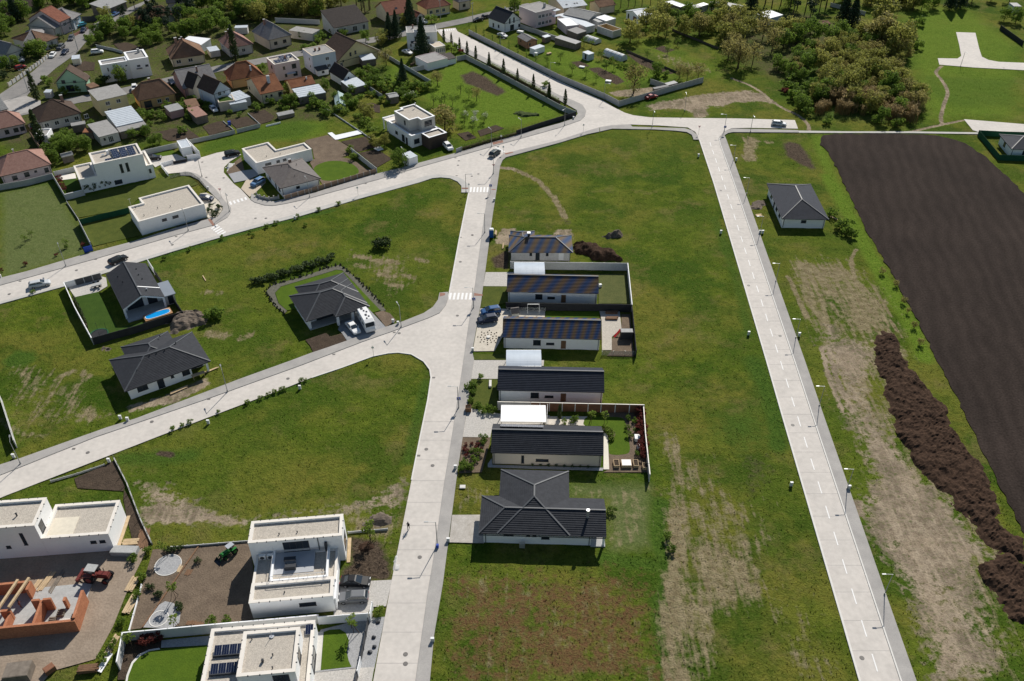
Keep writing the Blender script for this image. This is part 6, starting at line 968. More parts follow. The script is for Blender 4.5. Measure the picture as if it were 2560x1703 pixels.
# tunnel greenhouses
def tunnel(label,fl,fr,bl,r=1.4):
 a,b,c=W(fl),W(fr),W(bl);d=(b-a);Lw=d.length;d.normalize();n=Vector((-d.y,d.x));Dp=(c-a).dot(n);e=empty('poly_tunnel',(a.x,a.y,0),math.atan2(d.y,d.x),label,'greenhouse');m=mat('tunnel_film',(.62,.64,.64),.35,var=.12,scale=.8,spec=.4);N_=10;b_=MB()
 for k in range(N_):
  a0,a1=math.pi*k/N_,math.pi*(k+1)/N_;p0,p1=[(Lw/2-Lw/2*math.cos(q),r*math.sin(q)**.7*1.4)for q in(a0,a1)];b_.face([(p0[0],0,p0[1]),(p1[0],0,p1[1]),(p1[0],Dp,p1[1]),(p0[0],Dp,p0[1])])
 b_.obj('film',m,e);f=MB();f.face([(Lw/2-Lw/2*math.cos(math.pi*k/N_),.01,r*math.sin(math.pi*k/N_)**.7*1.4)for k in range(N_+1)]);f.obj('end_sheet',m,e);h=MB()
 for y in np.linspace(.05,Dp-.05,6):
  for k in range(N_):
   p0,p1=[(Lw/2-Lw/2*math.cos(q),y,r*math.sin(q)**.7*1.4+.03)for q in(math.pi*k/N_,math.pi*(k+1)/N_)];h.bar(p0,p1,.06)
 h.obj('hoop',M_WOOD,e);excl(rect(a,e.rotation_euler.z,0,0,Lw,Dp),.2)
tunnel('bright white poly tunnel with timber end in the allotment',(4,955,730),(4,1030,705),(4,775,640),1.6);tunnel('smaller grey poly tunnel near the dark sheds',(4,650,525),(4,725,500),(4,540,470),1.3)
# ================================================================== TREES AND SHRUBS
def leaf_mat(name,dark,light,trans=.55):
 m=bpy.data.materials.new(name);m.use_nodes=True;N,K=nodes(m);b=N['Principled BSDF'];b.inputs['Roughness'].default_value=.7;b.inputs['Specular IOR Level'].default_value=.15
 g=N.new('ShaderNodeNewGeometry');oi=N.new('ShaderNodeObjectInfo');ns=N.new('ShaderNodeTexNoise');ns.inputs['Scale'].default_value=.9;K.new(g.outputs['Position'],ns.inputs['Vector'])
 a=N.new('ShaderNodeMath');a.operation='MULTIPLY_ADD';a.inputs[1].default_value=.45;K.new(g.outputs['Random Per Island'],a.inputs[0]);s=N.new('ShaderNodeMath');s.operation='MULTIPLY_ADD';s.inputs[1].default_value=.35;K.new(oi.outputs['Random'],s.inputs[0]);s2=N.new('ShaderNodeMath');s2.operation='MULTIPLY_ADD';s2.inputs[1].default_value=.6;s2.inputs[2].default_value=-.2;K.new(ns.outputs[0],s2.inputs[0]);K.new(s2.outputs[0],s.inputs[2]);K.new(s.outputs[0],a.inputs[2])
 mx=N.new('ShaderNodeMix');mx.data_type='RGBA';mx.inputs[6].default_value=(*dark,1);mx.inputs[7].default_value=(*light,1);K.new(a.outputs[0],mx.inputs[0]);K.new(mx.outputs[2],b.inputs['Base Color'])
 t=N.new('ShaderNodeBsdfTranslucent');K.new(mx.outputs[2],t.inputs[0]);ms=N.new('ShaderNodeMixShader');ms.inputs[0].default_value=trans;K.new(b.outputs[0],ms.inputs[1]);K.new(t.outputs[0],ms.inputs[2]);K.new(ms.outputs[0],N['Material Output'].inputs[0]);return m
LF={'green':leaf_mat('green_leaves',(0.075,0.14,0.02),(0.22,0.31,0.05)),'bright':leaf_mat('bright_leaves',(0.123,0.201,0.026),(0.288,0.368,0.072)),'olive':leaf_mat('olive_leaves',(0.17,0.185,0.042),(0.4,0.39,0.1)),'brown':leaf_mat('budding_leaves',(0.18,0.17,0.05),(0.42,0.37,0.13)),'dark':leaf_mat('conifer_needles',(0.018,0.038,0.021),(0.051,0.083,0.038),.1),'cypress':leaf_mat('cypress_needles',(.026,.048,.014),(.075,.105,.032),.1),'white':leaf_mat('blossom',(0.280,0.315,0.175),(0.720,0.752,0.640)),'red':leaf_mat('copper_leaves',(0.096,0.025,0.025),(0.224,0.064,0.048)),'straw':leaf_mat('dry_reed',(0.2,0.15,0.07),(0.46,0.35,0.18))}
M_BARK=mat('bark',(.085,.062,.045),.95,var=.25,scale=3)
def cloud(name,blobs,size,lm,seed,up=.25):
 """leaf-sized quads spread through the outer volume of many clumps"""
 r=np.random.default_rng(seed);V=[]
 for(cx,cy,cz,rx,ry,rz,n)in blobs:
  d=r.normal(size=(n,3));d/=np.linalg.norm(d,axis=1)[:,None];rad=.55+.5*r.random(n)**.6;c=np.stack([cx+d[:,0]*rx*rad,cy+d[:,1]*ry*rad,cz+d[:,2]*rz*rad],1)
  nn=d+r.normal(scale=.55,size=(n,3));nn[:,2]+=up;nn/=np.linalg.norm(nn,axis=1)[:,None]
  t=np.cross(nn,r.normal(size=(n,3)));t/=np.linalg.norm(t,axis=1)[:,None];bt=np.cross(nn,t);s=(size*(.55+.8*r.random(n)))[:,None];t*=s;bt*=s*.7
  V.append(np.stack([c-t,c-bt*.8,c+t,c+bt],1))
 V=np.concatenate(V).reshape(-1,3);nq=len(V)//4;me=bpy.data.meshes.new(name);me.vertices.add(len(V));me.vertices.foreach_set('co',V.astype(np.float32).ravel());me.loops.add(len(V));me.loops.foreach_set('vertex_index',np.arange(len(V),dtype=np.int32));me.polygons.add(nq);me.polygons.foreach_set('loop_start',np.arange(0,len(V),4,dtype=np.int32));me.update(calc_edges=True);me.materials.append(lm);return me
def limbs(h,spread,n,seed,r0=.16,low=.35,twig=0):
 r=random.Random(seed);b=MB();b.tube([(0,0,-.2),(.05,.03,h*.3),(r.uniform(-.2,.2),r.uniform(-.2,.2),h*.65),(r.uniform(-.3,.3),r.uniform(-.3,.3),h*.95)],[r0,r0*.8,r0*.45,.02],6)
 for i in range(n):
  a=2.4*i+r.random();z0=h*(low+(.5*i/n));l=spread*r.uniform(.7,1.05);z1=min(h,z0+l*r.uniform(.5,1.));p=[(0,0,z0),(l*.5*math.cos(a),l*.5*math.sin(a),z0+(z1-z0)*.6),(l*math.cos(a),l*math.sin(a),z1)];b.tube(p,[r0*.45,r0*.28,.015],4)
  for k in range(twig):
   q=Vector(p[1]).lerp(Vector(p[2]),r.random());e=q+Vector((r.uniform(-1,1),r.uniform(-1,1),r.uniform(.2,1.2)))*spread*.35;b.tube([q,e],[.03,.008],3)
 return b
def crown_blobs(h,rad,n,leaves,seed,low=.35,sq=.75):
 r=random.Random(seed);out=[(0,0,h*.72,rad*.55,rad*.55,h*.26,leaves)]
 for i in range(n):
  a=2.4*i+r.random();k=r.uniform(.35,.75)*rad;z=h*r.uniform(low+.1,.92);k*=1.15-abs(z/h-.6);s=rad*r.uniform(.28,.46);out.append((k*math.cos(a),k*math.sin(a),z,s,s,s*sq,int(leaves*r.uniform(.6,1.1))))
 return out
PROTO={}
def proto(kind):
 """(trunk mesh, crown mesh) variants of one kind"""
 if kind in PROTO:return PROTO[kind]
 out=[]
 for v in range(3):
  s=hash(kind)%97+v*13 if False else sum(map(ord,kind))+v*13
  if kind in('green','bright','olive','brown','red'):t=limbs(6,2.4,7,s,.17);c=cloud('crown',crown_blobs(6.2,2.9,24,70,s,.08),.25,LF[kind],s)
  elif kind=='bare':t=limbs(6,2.8,11,s,.17,.3,5);c=cloud('crown',crown_blobs(6.2,3.,20,48,s,.2),.2,LF['brown'],s)
  elif kind=='orchard':t=limbs(3.2,1.5,7,s,.09,.3,3);c=cloud('crown',crown_blobs(3.4,1.5,10,26,s),.15,LF['green'],s)
  elif kind=='white':t=limbs(3.,1.4,7,s,.09,.3,2);c=cloud('crown',crown_blobs(3.2,1.4,10,34,s),.14,LF['white'],s)
  elif kind=='spruce':t=MB().tube([(0,0,-.2),(0,0,5),(0,0,10)],[.2,.12,.02],6);bl=[];rr=random.Random(s);[bl.append((math.cos(a+i)*q*.55,math.sin(a+i)*q*.55,z,q*.62,q*.62,.5,46))for i,z in enumerate(np.linspace(.8,9.2,14))for q in[2.5*(1-z/10.4)]for a in np.linspace(0,6.28,5,endpoint=False)];bl.append((0,0,9.6,.15,.15,.5,20));c=cloud('crown',bl,.24,LF['dark'],s,.0)
  elif kind=='pine':t=limbs(10,2.,6,s,.22,.55);c=cloud('crown',[(q[0],q[1],q[2]+2.6,q[3],q[4],q[5]*.9,q[6])for q in crown_blobs(7.4,2.5,14,80,s,.1)],.24,LF['dark'],s)
  elif kind=='cypress':t=MB().tube([(0,0,-.2),(0,0,3)],[.12,.04],5);c=cloud('crown',[(0,0,z,.62*f,.62*f,.75,150)for z,f in((.7,.85),(1.4,1.),(2.2,1.),(3.,.85),(3.8,.6),(4.4,.3))],.15,LF['cypress'],s,.0)
  elif kind=='column':t=limbs(3.2,.5,6,s,.06,.3);c=cloud('crown',[(0,0,z,.42*f,.42*f,.55,34)for z,f in((1.,.7),(1.7,1.),(2.4,.95),(3.,.6))],.14,LF['green'],s)
  elif kind in('shrub','shrub_dark','shrub_red','shrub_bright'):t=limbs(1.,.6,5,s,.05,.15);c=cloud('crown',crown_blobs(1.25,.95,8,40,s,.15),.14,LF[{'shrub':'green','shrub_dark':'cypress','shrub_red':'red','shrub_bright':'bright'}[kind]],s)
  elif kind=='brush':t=limbs(3.4,1.2,12,s,.06,.1,4);c=cloud('crown',crown_blobs(3.8,1.9,18,40,s,.1),.19,LF['brown'],s)
  elif kind=='sapling':
   t=limbs(2.6,.5,4,s,.035,.5);t.bar((.5,.3,0),(.1,.05,1.4),.05).bar((-.5,.3,0),(-.1,.05,1.4),.05);c=cloud('crown',crown_blobs(2.8,.75,6,24,s,.45),.13,LF['bright'],s)
  elif kind=='reed':
   rr=random.Random(s);t=MB();[t.tube([(x,y,-.1),(x+rr.uniform(-.15,.15),y+rr.uniform(-.15,.15),1.8),(x+rr.uniform(-.4,.4),y+rr.uniform(-.4,.4),3.6)],[.035,.025,.008],3)for _ in range(46)for x,y in[(rr.uniform(-1.7,1.7),rr.uniform(-1.2,1.2))]]
   c=cloud('crown',[(rr.uniform(-1.5,1.5),rr.uniform(-1,1),3.+rr.uniform(-.4,.7),.5,.5,.7,22)for _ in range(16)],.15,LF['straw'],s)
  out.append((t.mesh('trunk',LF['straw']if kind=='reed' else M_BARK),c))
 PROTO[kind]=out;return out
NAMES={'green':'leafy_tree','bright':'leafy_tree','olive':'olive_green_tree','brown':'budding_tree','red':'copper_tree','bare':'bare_tree','orchard':'fruit_tree','white':'blossom_tree','spruce':'spruce_tree','pine':'pine_tree','cypress':'cypress_tree','column':'street_tree','sapling':'young_tree','reed':'reed_thicket','brush':'brush_thicket'}
_tr=random.Random(5)
def plant(kind,p,s=1.,label=None,group=None,world=False,sz=None,cat=None):
 q=Vector(p[:2])if world else W(p);t,c=proto(kind)[_tr.randrange(3)];shrub=kind.startswith('shrub')
 e=empty(NAMES.get(kind,'shrub'),(q.x,q.y,0),_tr.uniform(0,6.28),label,cat or('shrub' if shrub or kind in('reed','brush')else 'tree'),group);k=s*_tr.uniform(.88,1.15)*(1.28 if kind in('green','olive','pine','spruce')else 1.15);e.scale=(k,k,k*(sz or _tr.uniform(.9,1.1)));link('trunk',t,e);link('crown',c,e);return e
def plants(kind,k,xy,s,label,group=None,**kw):
 n=len(xy)//2;order=sorted(range(n),key=lambda i:xy[2*i]);g_=group or label.split(' with')[0]
 for i in range(n):plant(kind,(k,xy[2*i],xy[2*i+1]),s,label+(', %s from the left'%od[order.index(i)]if 1<n<11 and len(label.split())<13 and not group else ''),g_ if n>1 else None,**kw)
def fill(kind,poly,n,s,label,seed,group='thicket beyond the parking bay'):
 P=WL(poly);r=random.Random(seed);xs_,ys_=[p.x for p in P],[p.y for p in P];k=0
 while k<n:
  x,y=r.uniform(min(xs_),max(xs_)),r.uniform(min(ys_),max(ys_))
  if pdist(P,np.array([x]),np.array([y]))[0]>0:plant(kind,(x,y),s*r.uniform(.65,1.25),label,group,True);k+=1
  # --- sheet 1
plant('spruce',(1,205,250),1.,'dark spruce beside the far ploughed corner');plant('bright',(1,1290,400),1.25,'round bright green tree at the worn street bend',sz=.8);plant('cypress',(1,440,1180),2.,'tall dark cypress in front of the green gable house');plant('bright',(1,1440,970),.75,'bright green conifer-shaped tree before the white block house',sz=1.2);plant('shrub_dark',(1,1240,985),2.2,'dark round bush before the white block house');plant('shrub_bright',(1,1180,990),1.7,'yellow-green bush beside the round dark bush')
plant('green',(1,460,660),1.,'wide dark green tree on the street garden lawn',sz=.75);plants('green',1,(60,420,20,300,280,230,1000,120,880,60,700,60,1080,60,560,40,480,90),.9,'green garden tree behind the old houses at the ploughed corner');plants('pine',1,(1480,290,1600,140,1880,300,2010,330,2250,200,1720,60,2130,330),.62,'dark conifer in the gardens above the white block house')
plants('green',1,(1480,450,1620,440,1760,470,1850,430,2080,420,2180,440,2290,420,1700,540,1080,560,1180,500,1120,420),.6,'low green garden tree behind the white block house');plants('olive',1,(2190,420,2280,330,1560,330,1260,260),.7,'olive garden tree near the long white shed');plants('shrub_dark',1,(800,330,870,300,130,820,60,930,30,900,290,690,210,690,640,590,700,480),1.6,'dark clipped bush beside the worn street');plants('shrub',1,(920,1080,760,1120,530,960,590,1010),1.5,'green bush round the green gable house');plant('cypress',(6,490,420),2.1,'tall dark cypress beside the white garage box',sz=.9)
# --- sheet 2
plants('green',2,(40,260,150,300,260,290,480,320,560,380,330,380,200,420,80,440,420,260),.85,'dense green garden tree behind the faded red hip roof');plants('olive',2,(700,180,850,240,950,260,1080,200,1180,140,1300,160,1440,180,1560,140,1650,190,1020,130,780,120,620,60,1250,60,1500,40,1750,110,1900,70,880,50),.95,'olive tree in the wild garden belt behind the old street');plants('pine',2,(20,180,90,150,170,170,330,120,2080,60,2230,120,2160,90,1850,40,1780,80),.75,'dark conifer rising behind the old street roofs')
plant('cypress',(2,660,700),2.,'dark cypress before the faded red hip-roofed house');plants('green',2,(1720,1060,2030,1110,2120,930,2250,970,2300,930,2330,1000,1840,1180,1990,1210,1560,1200,1350,1220,1250,1240),.45,'small green garden tree below the dark cottage');plants('shrub',2,(1400,420,1440,450,1560,440,1660,440,960,840,2220,840,1270,1080,1900,1280,2050,1260,1950,1230,1600,1260,1700,1330),1.8,'green bush in the old quarter gardens');plant('green',(2,2190,500),.6,'dark palm-like street tree near the yellow gable house')
G_='garden greenery of the old quarter'
fill('green',L(2,0,130,620,20,1650,20,1640,200,1120,190,640,280,400,440,0,330),34,.8,'leafy garden tree in the green belt behind the old street',51,G_);fill('olive',L(2,560,0,1650,-30,1640,180,1120,190,640,250),22,.85,'yellowish garden tree in the green belt behind the old street',52,G_);fill('green',L(1,1420,300,1880,330,1950,480,1800,560,1440,470,1150,480,1200,400),16,.6,'leafy garden tree above the white block house',53,G_);fill('pine',L(1,1420,240,2300,220,2300,400,1900,420,1500,330),12,.55,'dark conifer in the shady garden above the white block house',54,G_);fill('green',L(1,0,200,300,120,560,20,1100,0,1100,110,700,60,480,110,250,200,60,420),18,.7,'leafy tree behind the red-tiled two-storey house',55,G_);fill('shrub',L(2,1100,1170,1650,1230,2100,1200,2050,1300,1700,1400,1400,1360,1100,1300),20,1.5,'garden bush among the plots below the rusty annexe',56,G_);fill('green',L(6,560,430,1000,390,1040,500,880,560,620,700),12,.5,'leafy garden tree beside the solar house plot',57,G_);fill('shrub',L(3,0,850,600,900,640,1150,300,1250,60,1250,-300,1300),26,1.4,'garden bush in the deep garden strips',58,G_)
fill('shrub',L(1,1700,1350,2300,1180,2357,1400,1800,1530),12,1.4,'garden bush behind the ochre-ended house',59,G_);fill('shrub',L(2,0,1200,1150,1180,1150,1330,250,1420,0,1350),14,1.2,'garden bush among the sheds and seed plots',60,G_);fill('green',L(1,60,600,620,520,700,470,400,700,40,900),9,.5,'leafy tree in the front gardens of the worn street',61,G_);fill('shrub',L(2,1400,380,2300,300,2357,420,1400,620,1330,560),14,1.3,'bush along the old street verge',62,G_)
# --- sheet 3
plants('spruce',3,(350,460,430,450),.85,'dark spruce of the pair on the street corner');plant('spruce',(3,590,290),.9,'dark spruce in front of the pale yellow gable house');plant('spruce',(3,735,630),1.05,'tall pointed spruce before the white two-storey house',sz=1.05);plant('spruce',(3,510,1010),.75,'lone spruce on the small lawn beside the dividing wall');plants('pine',3,(60,160,120,110,20,130),.8,'tall dark conifer beside the pale yellow gable house');plants('olive',3,(280,500,250,540,520,290),.55,'olive bush tree by the street corner');plant('shrub_bright',(3,840,270),2.2,'yellow-green round bush beside the white parked car');plant('shrub_bright',(3,1080,620),2.4,'yellow-green bush beside the sun room');plants('shrub_red',3,(1190,620,1050,560),1.2,'copper shrub at the road fence by the sun room')
plants('bare',3,(310,770,),.8,'bare branching tree at the wall of the deep garden');plant('bare',(3,915,1010),.85,'bare branching tree in the middle of the big garden lawn');plant('brown',(3,1000,1540),1.35,'large brown-leaved tree beside the beige villa',sz=.8);plants('shrub',3,(800,1060,730,1070,660,1040,540,1060,420,1040,200,1010,330,1000,120,990,60,930,100,1060,250,1060,470,1130,560,1200,620,1180),1.9,'green shrub in the hedge line across the deep gardens');plants('cypress',3,(990,495,1080,545,1175,600,1265,655,1365,700,1522,805,1692,895,1856,975,2042,1080,2226,1170),.95,'slim cypress in the row along the fenced road');plants('cypress',4,(105,1165,295,1240),.95,'slim cypress in the row along the fenced road')
plants('column',3,(1290,372,1370,412,1460,458,1560,512,1650,557,1755,608,1860,660,1960,710,2070,768,2210,842),1.05,'young street tree on the pavement of the fenced road');plants('orchard',3,(1000,1200,1090,1240,870,1240,1285,1150,1185,1110,1230,1460,1130,1390,1040,1350,960,1250,1260,1340,1330,1560,1460,1460),.9,'small fruit tree on the big garden lawn');plants('white',3,(1240,1400,1360,1400,1345,1460,1470,1420,550,1190,620,1190),.8,'small pale blossoming tree on the garden lawn');plant('bare',(3,1375,1190),.55,'small bare tree on the big garden lawn');plant('green',(3,1820,150),.75,'bright birch-like tree between the gable house and pink house');plant('green',(8,465,690),.8,'round dark green street tree beside the white shelter');plants('olive',8,(150,430,200,470,290,450,90,130,40,60,130,90),.45,'yellow-green shrub tree in the overgrown garden strip');plants('shrub_bright',7,(2100,130,2180,190,2240,250,2300,300,1950,60,1880,40,2000,520,2060,600),1.5,'yellow-green weed bush along the long garden edging')
# --- sheet 4
plants('olive',4,(1060,500,1390,430,1440,240,1250,320),1.05,'olive tree on the lawn near the white gabled garage');plant('bare',(4,1100,1100),1.25,'wide bare tree inside the corner of the concrete fence');plants('bare',4,(1730,960,1860,930,1640,930,1165,480),.7,'brown bare shrub tree against the corner fence');plants('bare',4,(2330,790,2280,640,2240,420,1880,430,1490,420),1.2,'wide bare tree in the far orchard');plants('green',4,(1650,260,1740,190,1810,260,1640,370,1980,300,1560,250,2100,240,2020,120,2150,150,1370,900),.7,'green tree in the far allotments');plants('olive',4,(1870,410,1980,390,2060,330,2200,330,2300,340,2120,180,1700,420,2330,500),.9,'olive tree in the far orchard');plants('pine',4,(950,90,1040,80,1120,70,1200,70,1300,60,1380,80),.6,'dark conifer behind the white gabled garage')
plants('orchard',4,(720,700,780,820,540,900,660,960,380,860,240,720,1090,830,80,760,1620,540,1480,470,610,560,520,540,870,820),.9,'small fruit tree in the fenced allotment');plants('shrub',4,(850,730,780,760,1100,840,940,780,1000,800,1480,900,1380,920,1230,400,60,1020),1.3,'green shrub in the fenced allotment');plants('orchard',4,(1260,690,1500,640,1540,350,2080,520),.9,'small fruit tree on the far lawn')
# --- sheet 5: orchard, pines and the thicket
plants('pine',5,(400,60,470,40,540,80,600,60,660,90,720,110,770,90,820,60,350,30,560,150,690,180,880,30),.95,'tall dark pine in the clump beyond the allotments');plants('spruce',5,(1020,200,1780,75,1860,60,950,180,240,60),1.,'dark spruce standing out beyond the thicket');plant('olive',(5,1250,200),2.,'largest olive tree crowning the top of the thicket',sz=.85);plant('brown',(5,1230,360),1.9,'large brown-olive tree at the bend of the thicket',sz=.8);plant('olive',(5,1360,440),1.5,'olive tree at the meadow edge of the thicket')
plants('bare',5,(140,530,250,500,400,400,60,470,330,300),1.15,'wide bare tree at the orchard foot');plants('olive',5,(60,220,170,290,230,240,470,280,420,310,30,330,560,300,130,190,320,210),.95,'olive tree in the orchard before the pines');plants('green',5,(640,290,590,340,860,350,700,260,490,370,760,320,930,300,1000,470,530,60,1560,80,1500,60,1650,60,20,60,100,30,1950,20,2240,20,2100,10,2200,160,2290,180),.85,'green tree around the orchard and far gardens')
TH=L(5,560,480,700,400,1000,330,1400,280,1470,480,1440,600,1530,720,1540,930,720,800,680,740,600,640)
fill('olive',TH,56,.85,'olive tree in the dense thicket beyond the parking bay',3);fill('green',TH,40,.75,'green tree in the dense thicket beyond the parking bay',4);fill('brush',TH,95,.85,'brown brushwood shrub in the dense thicket',5);fill('bare',TH,14,.8,'bare tree in the dense thicket beyond the parking bay',6)
fill('reed',L(5,710,840,760,760,1280,740,1290,880,900,900,720,890),34,.95,'pale brown reed clump at the thicket front',7);fill('reed',L(5,1310,860,1330,790,1540,820,1560,960,1320,950),16,.9,'pale brown reed clump at the thicket front',8);plants('green',5,(1250,950,640,860,610,840,1340,770,1380,740,1500,770,700,720,480,560,540,600,440,530,590,460),.6,'dark green bush tree fronting the brown reeds');fill('shrub',L(5,430,500,700,700,700,900,1550,980,1560,1000,680,960,560,800),26,1.6,'low green shrub skirting the thicket',9);fill('olive',L(5,880,0,1600,-40,1600,60,1420,100,1050,60),12,.9,'olive tree at the top edge beyond the thicket',10)
plants('shrub',5,(1500,340,1530,380,1480,310,1480,220,1550,200),2.,'dark green bush at the meadow edge near the road stub')
plants('shrub_red',5,(550,560,500,720),1.1,'reddish bush by the thicket footpath')
# --- estate gardens
for i in range(12):plant('shrub_dark',(6,1050+i*61,985-i*17),1.15,'dark shrub in the row along the solar house wall','shrubs along the solar house wall',sz=1.5)
plants('shrub_red',6,(705,850,710,880,735,930,760,980),.8,'rust-coloured shrub in the solar house garden strip');plants('green',6,(700,560,760,460,880,430,930,480,650,470,1800,440,1880,420,1560,360,1740,330,600,640,1000,420,780,380),.42,'small green tree in the gardens behind the solar house');plants('shrub',6,(720,400,670,380,1090,240,1680,330,800,340,560,520,640,600,2150,300,1660,90,1750,130,1800,110,1880,100),1.5,'green bush in the gardens behind the solar house')
plants('shrub_dark',7,(455,1180,360,1165,345,1230,390,1240,405,1285,440,1250,470,1190),.75,'small dark shrub in the pale gravel bed');plants('shrub',7,(1870,1140,1635,1210,1390,1290,1020,1410,830,1470,500,1540,1130,1370,1480,1390,860,1510),.6,'weed bush on the meadow edge of the upper street');plants('shrub',9,(1240,205,1430,135,250,460,500,120),.6,'weed bush on the meadow edge of the upper street');plants('shrub_red',9,(425,180,195,250,10,300,628,110),.55,'small red bush on the worn lawn')
plants('shrub_dark',10,(1340,75,1390,60,1430,75),1.5,'dark bush clump alone in the meadow');[plant('shrub_dark',(10,x,y),1.05,'dark wild bush in the hedge above the ringed lawn','wild hedge above the ringed lawn',sz=.75)for x,y in[(140+i*42,420-i*13.2+(i%3)*12)for i in range(19)]];plants('shrub',9,(1600,650,1640,640),1.6,'dark green bush beside the earth heap');plants('orchard',9,(505,110,240,40,195,80),.6,'tiny dark tree on the worn lawn')
[plant('shrub',(10,x,y),.5,'tall weed along the lower street kerb','weeds along the lower street kerb')for x,y in((600,1390),(640,1385),(400,1480),(340,1500),(280,1525),(200,1560),(440,1470))];plants('shrub',19,(1000,165,960,180,910,200,1150,110,1300,60),.5,'tall weed along the lower street kerb','weeds along the lower street kerb')
plants('shrub',12,(330,350,200,450,250,500,230,580,300,640,350,690,440,690,410,660,250,430),.8,'weed bush in the slate-blue bungalow front garden');plants('shrub',12,(360,960,350,1000,250,1090,310,1110,150,1230,200,1250,140,1270,230,1260,270,1180,160,1200),.7,'green shrub in the reddish front garden');plants('shrub_red',12,(240,1010,300,1020,180,1020,280,1050,160,1060,200,1090,330,1060,240,1150,180,1130,170,1080),.4,'dark red shrub in the reddish front garden')
plants('cypress',12,(1120,750),.6,'small dark conifer on the stone patio');plants('sapling',12,(1440,800,1570,800),1.1,'thin young tree on the curved lawn');[plant('shrub_red',(12,1930+i*4.5,720+i*52),1.0,'dark red hedge shrub along the planted garden wall','red hedge of the planted garden')for i in range(9)];plants('shrub_bright',12,(1600,880,1640,920,1640,960,1580,860,1620,900),.7,'flowering rock-garden shrub by the curved lawn');plants('shrub',12,(1880,790,1810,760,1800,850,1820,930,1900,880,1250,790,1170,800,1280,770,1900,1120),.65,'small green shrub in the planted back garden');[plant('shrub_dark',(12,850+i*80,1222+i*3),.3,'tiny potted shrub along the beige bungalow front','tiny shrubs along the beige bungalow')for i in range(8)]
plants('sapling',14,(1965,1085),1.25,'young round tree in the gravel front garden');plants('sapling',14,(470,800,480,1040,375,440),1.,'young yellow-green tree on the gravel patch');plants('sapling',14,(80,1190,110,1200),.9,'young staked tree in the bark bed by the white wall');plants('shrub_red',14,(210,1170,300,1150),1.2,'copper-leaved young tree above the white wall');plants('sapling',14,(2110,300),1.3,'young staked tree on the brown front plot');plants('shrub',14,(775,1010,905,995),.8,'green shrub peeping over the long white wall');plants('shrub_dark',14,(400,400,430,395,470,390,510,380,245,710,270,710,310,770,340,770,490,860,505,900,510,880,655,490),.55,'little dark bush in the soil yard border');plants('shrub_bright',14,(2170,930,2190,900),.7,'yellow-green bush by the white gatepost');plants('shrub',13,(960,880,900,760,1000,700,820,1180,760,1330,930,1000,700,1420),.8,'weed bush on the building site border')
plants('shrub',16,(1560,480,1600,500,1500,430,1560,420,1440,330),1.5,'green bush beside the slate-blue hip roof house');plants('brush',16,(2020,1040,2060,1120,1960,900,1850,800,2110,1240,2160,1380),.34,'dry brown brush along the field verge');plants('shrub',18,(1850,240,2260,430,2290,520),.8,'dark weed bush near the T-shaped house');plants('sapling',18,(90,450),.9,'thin staked sapling near the central street')
# clipped hedge at the beige villa
def hedge(label,pts,w,h,seed,lm='green'):
 P=WL(pts,0);bl=[]
 for i in range(len(P)-1):
  n=max(2,int((P[i+1]-P[i]).length/.8))
  for k in range(n):q=P[i].lerp(P[i+1],k/n);bl+=[(q.x-P[0].x,q.y-P[0].y,h*.5,w*.55,w*.55,h*.55,70)]
 e=empty('hedge',(*P[0],0),0,label,'hedge');link('foliage',cloud('foliage',bl,.13,LF[lm],seed),e);b=MB();[b.bar((*(P[i]-P[0]),.0),(*(P[i+1]-P[0]),.0),w*.5,h*.9)for i in range(len(P)-1)];b.obj('stems',M_BARK,e)
hedge('thick clipped green hedge along the street by the beige villa',L(8,1190,500,1500,405,1840,318),1.3,1.7,21);hedge('low dark green hedge along the lawn road fence',L(3,1500,755,1900,970,2357,1215),.8,1.5,22);hedge('dark hedge in the garden of the two-storey white house',L(3,640,700,640,760,600,780),1.4,1.8,23,'cypress');hedge('ivy-like hedge on the pool garden wall',L(9,560,510,620,620,660,720),.5,1.6,24,'cypress');hedge('straight green hedge dividing the deep gardens',L(3,640,1010,480,1075,260,1090),1.2,1.3,25)
# ================================================================== VEHICLES
M_TYRE=mat('tyre_rubber',(.022,.022,.024),.9,var=.1);M_RIM=mat('alloy_rim',(.5,.5,.52),.35,var=.05,metal=.8);M_CARGLASS=mat('car_glass',(.025,.035,.045),.06,var=.1,spec=.8);M_LAMPG=mat('lamp_glass',(.7,.7,.68),.1,var=.05);M_TAIL=mat('tail_lamp',(.35,.02,.02),.2,var=.05)
_paint={}
def paint_m(c):
 if c not in _paint:m=mat('paint_%d'%len(_paint),c,.42,var=.02,spec=.25);m.node_tree.nodes['Principled BSDF'].inputs['Coat Weight'].default_value=.08;_paint[c]=m
 return _paint[c]
CART={'saloon':(4.75,1.84,1.44,[(-2.35,.78),(-2.25,.98),(-1.5,1.02),(.9,.98),(2.0,.82),(2.36,.6)],(-1.75,-1.0,.15,1.05)),'hatch':(4.2,1.78,1.48,[(-2.08,.72),(-2.04,1.0),(-1.2,1.0),(.9,.98),(1.8,.84),(2.1,.6)],(-2.0,-1.5,.25,1.1)),'estate':(4.7,1.84,1.5,[(-2.32,.74),(-2.28,1.02),(-1.2,1.02),(1.,.98),(2.0,.84),(2.34,.6)],(-2.22,-1.8,.25,1.15)),'suv':(4.5,1.88,1.68,[(-2.22,.8),(-2.18,1.1),(-1.2,1.12),(1.,1.1),(1.95,.98),(2.24,.68)],(-2.12,-1.75,.3,1.2))}
_cm={}
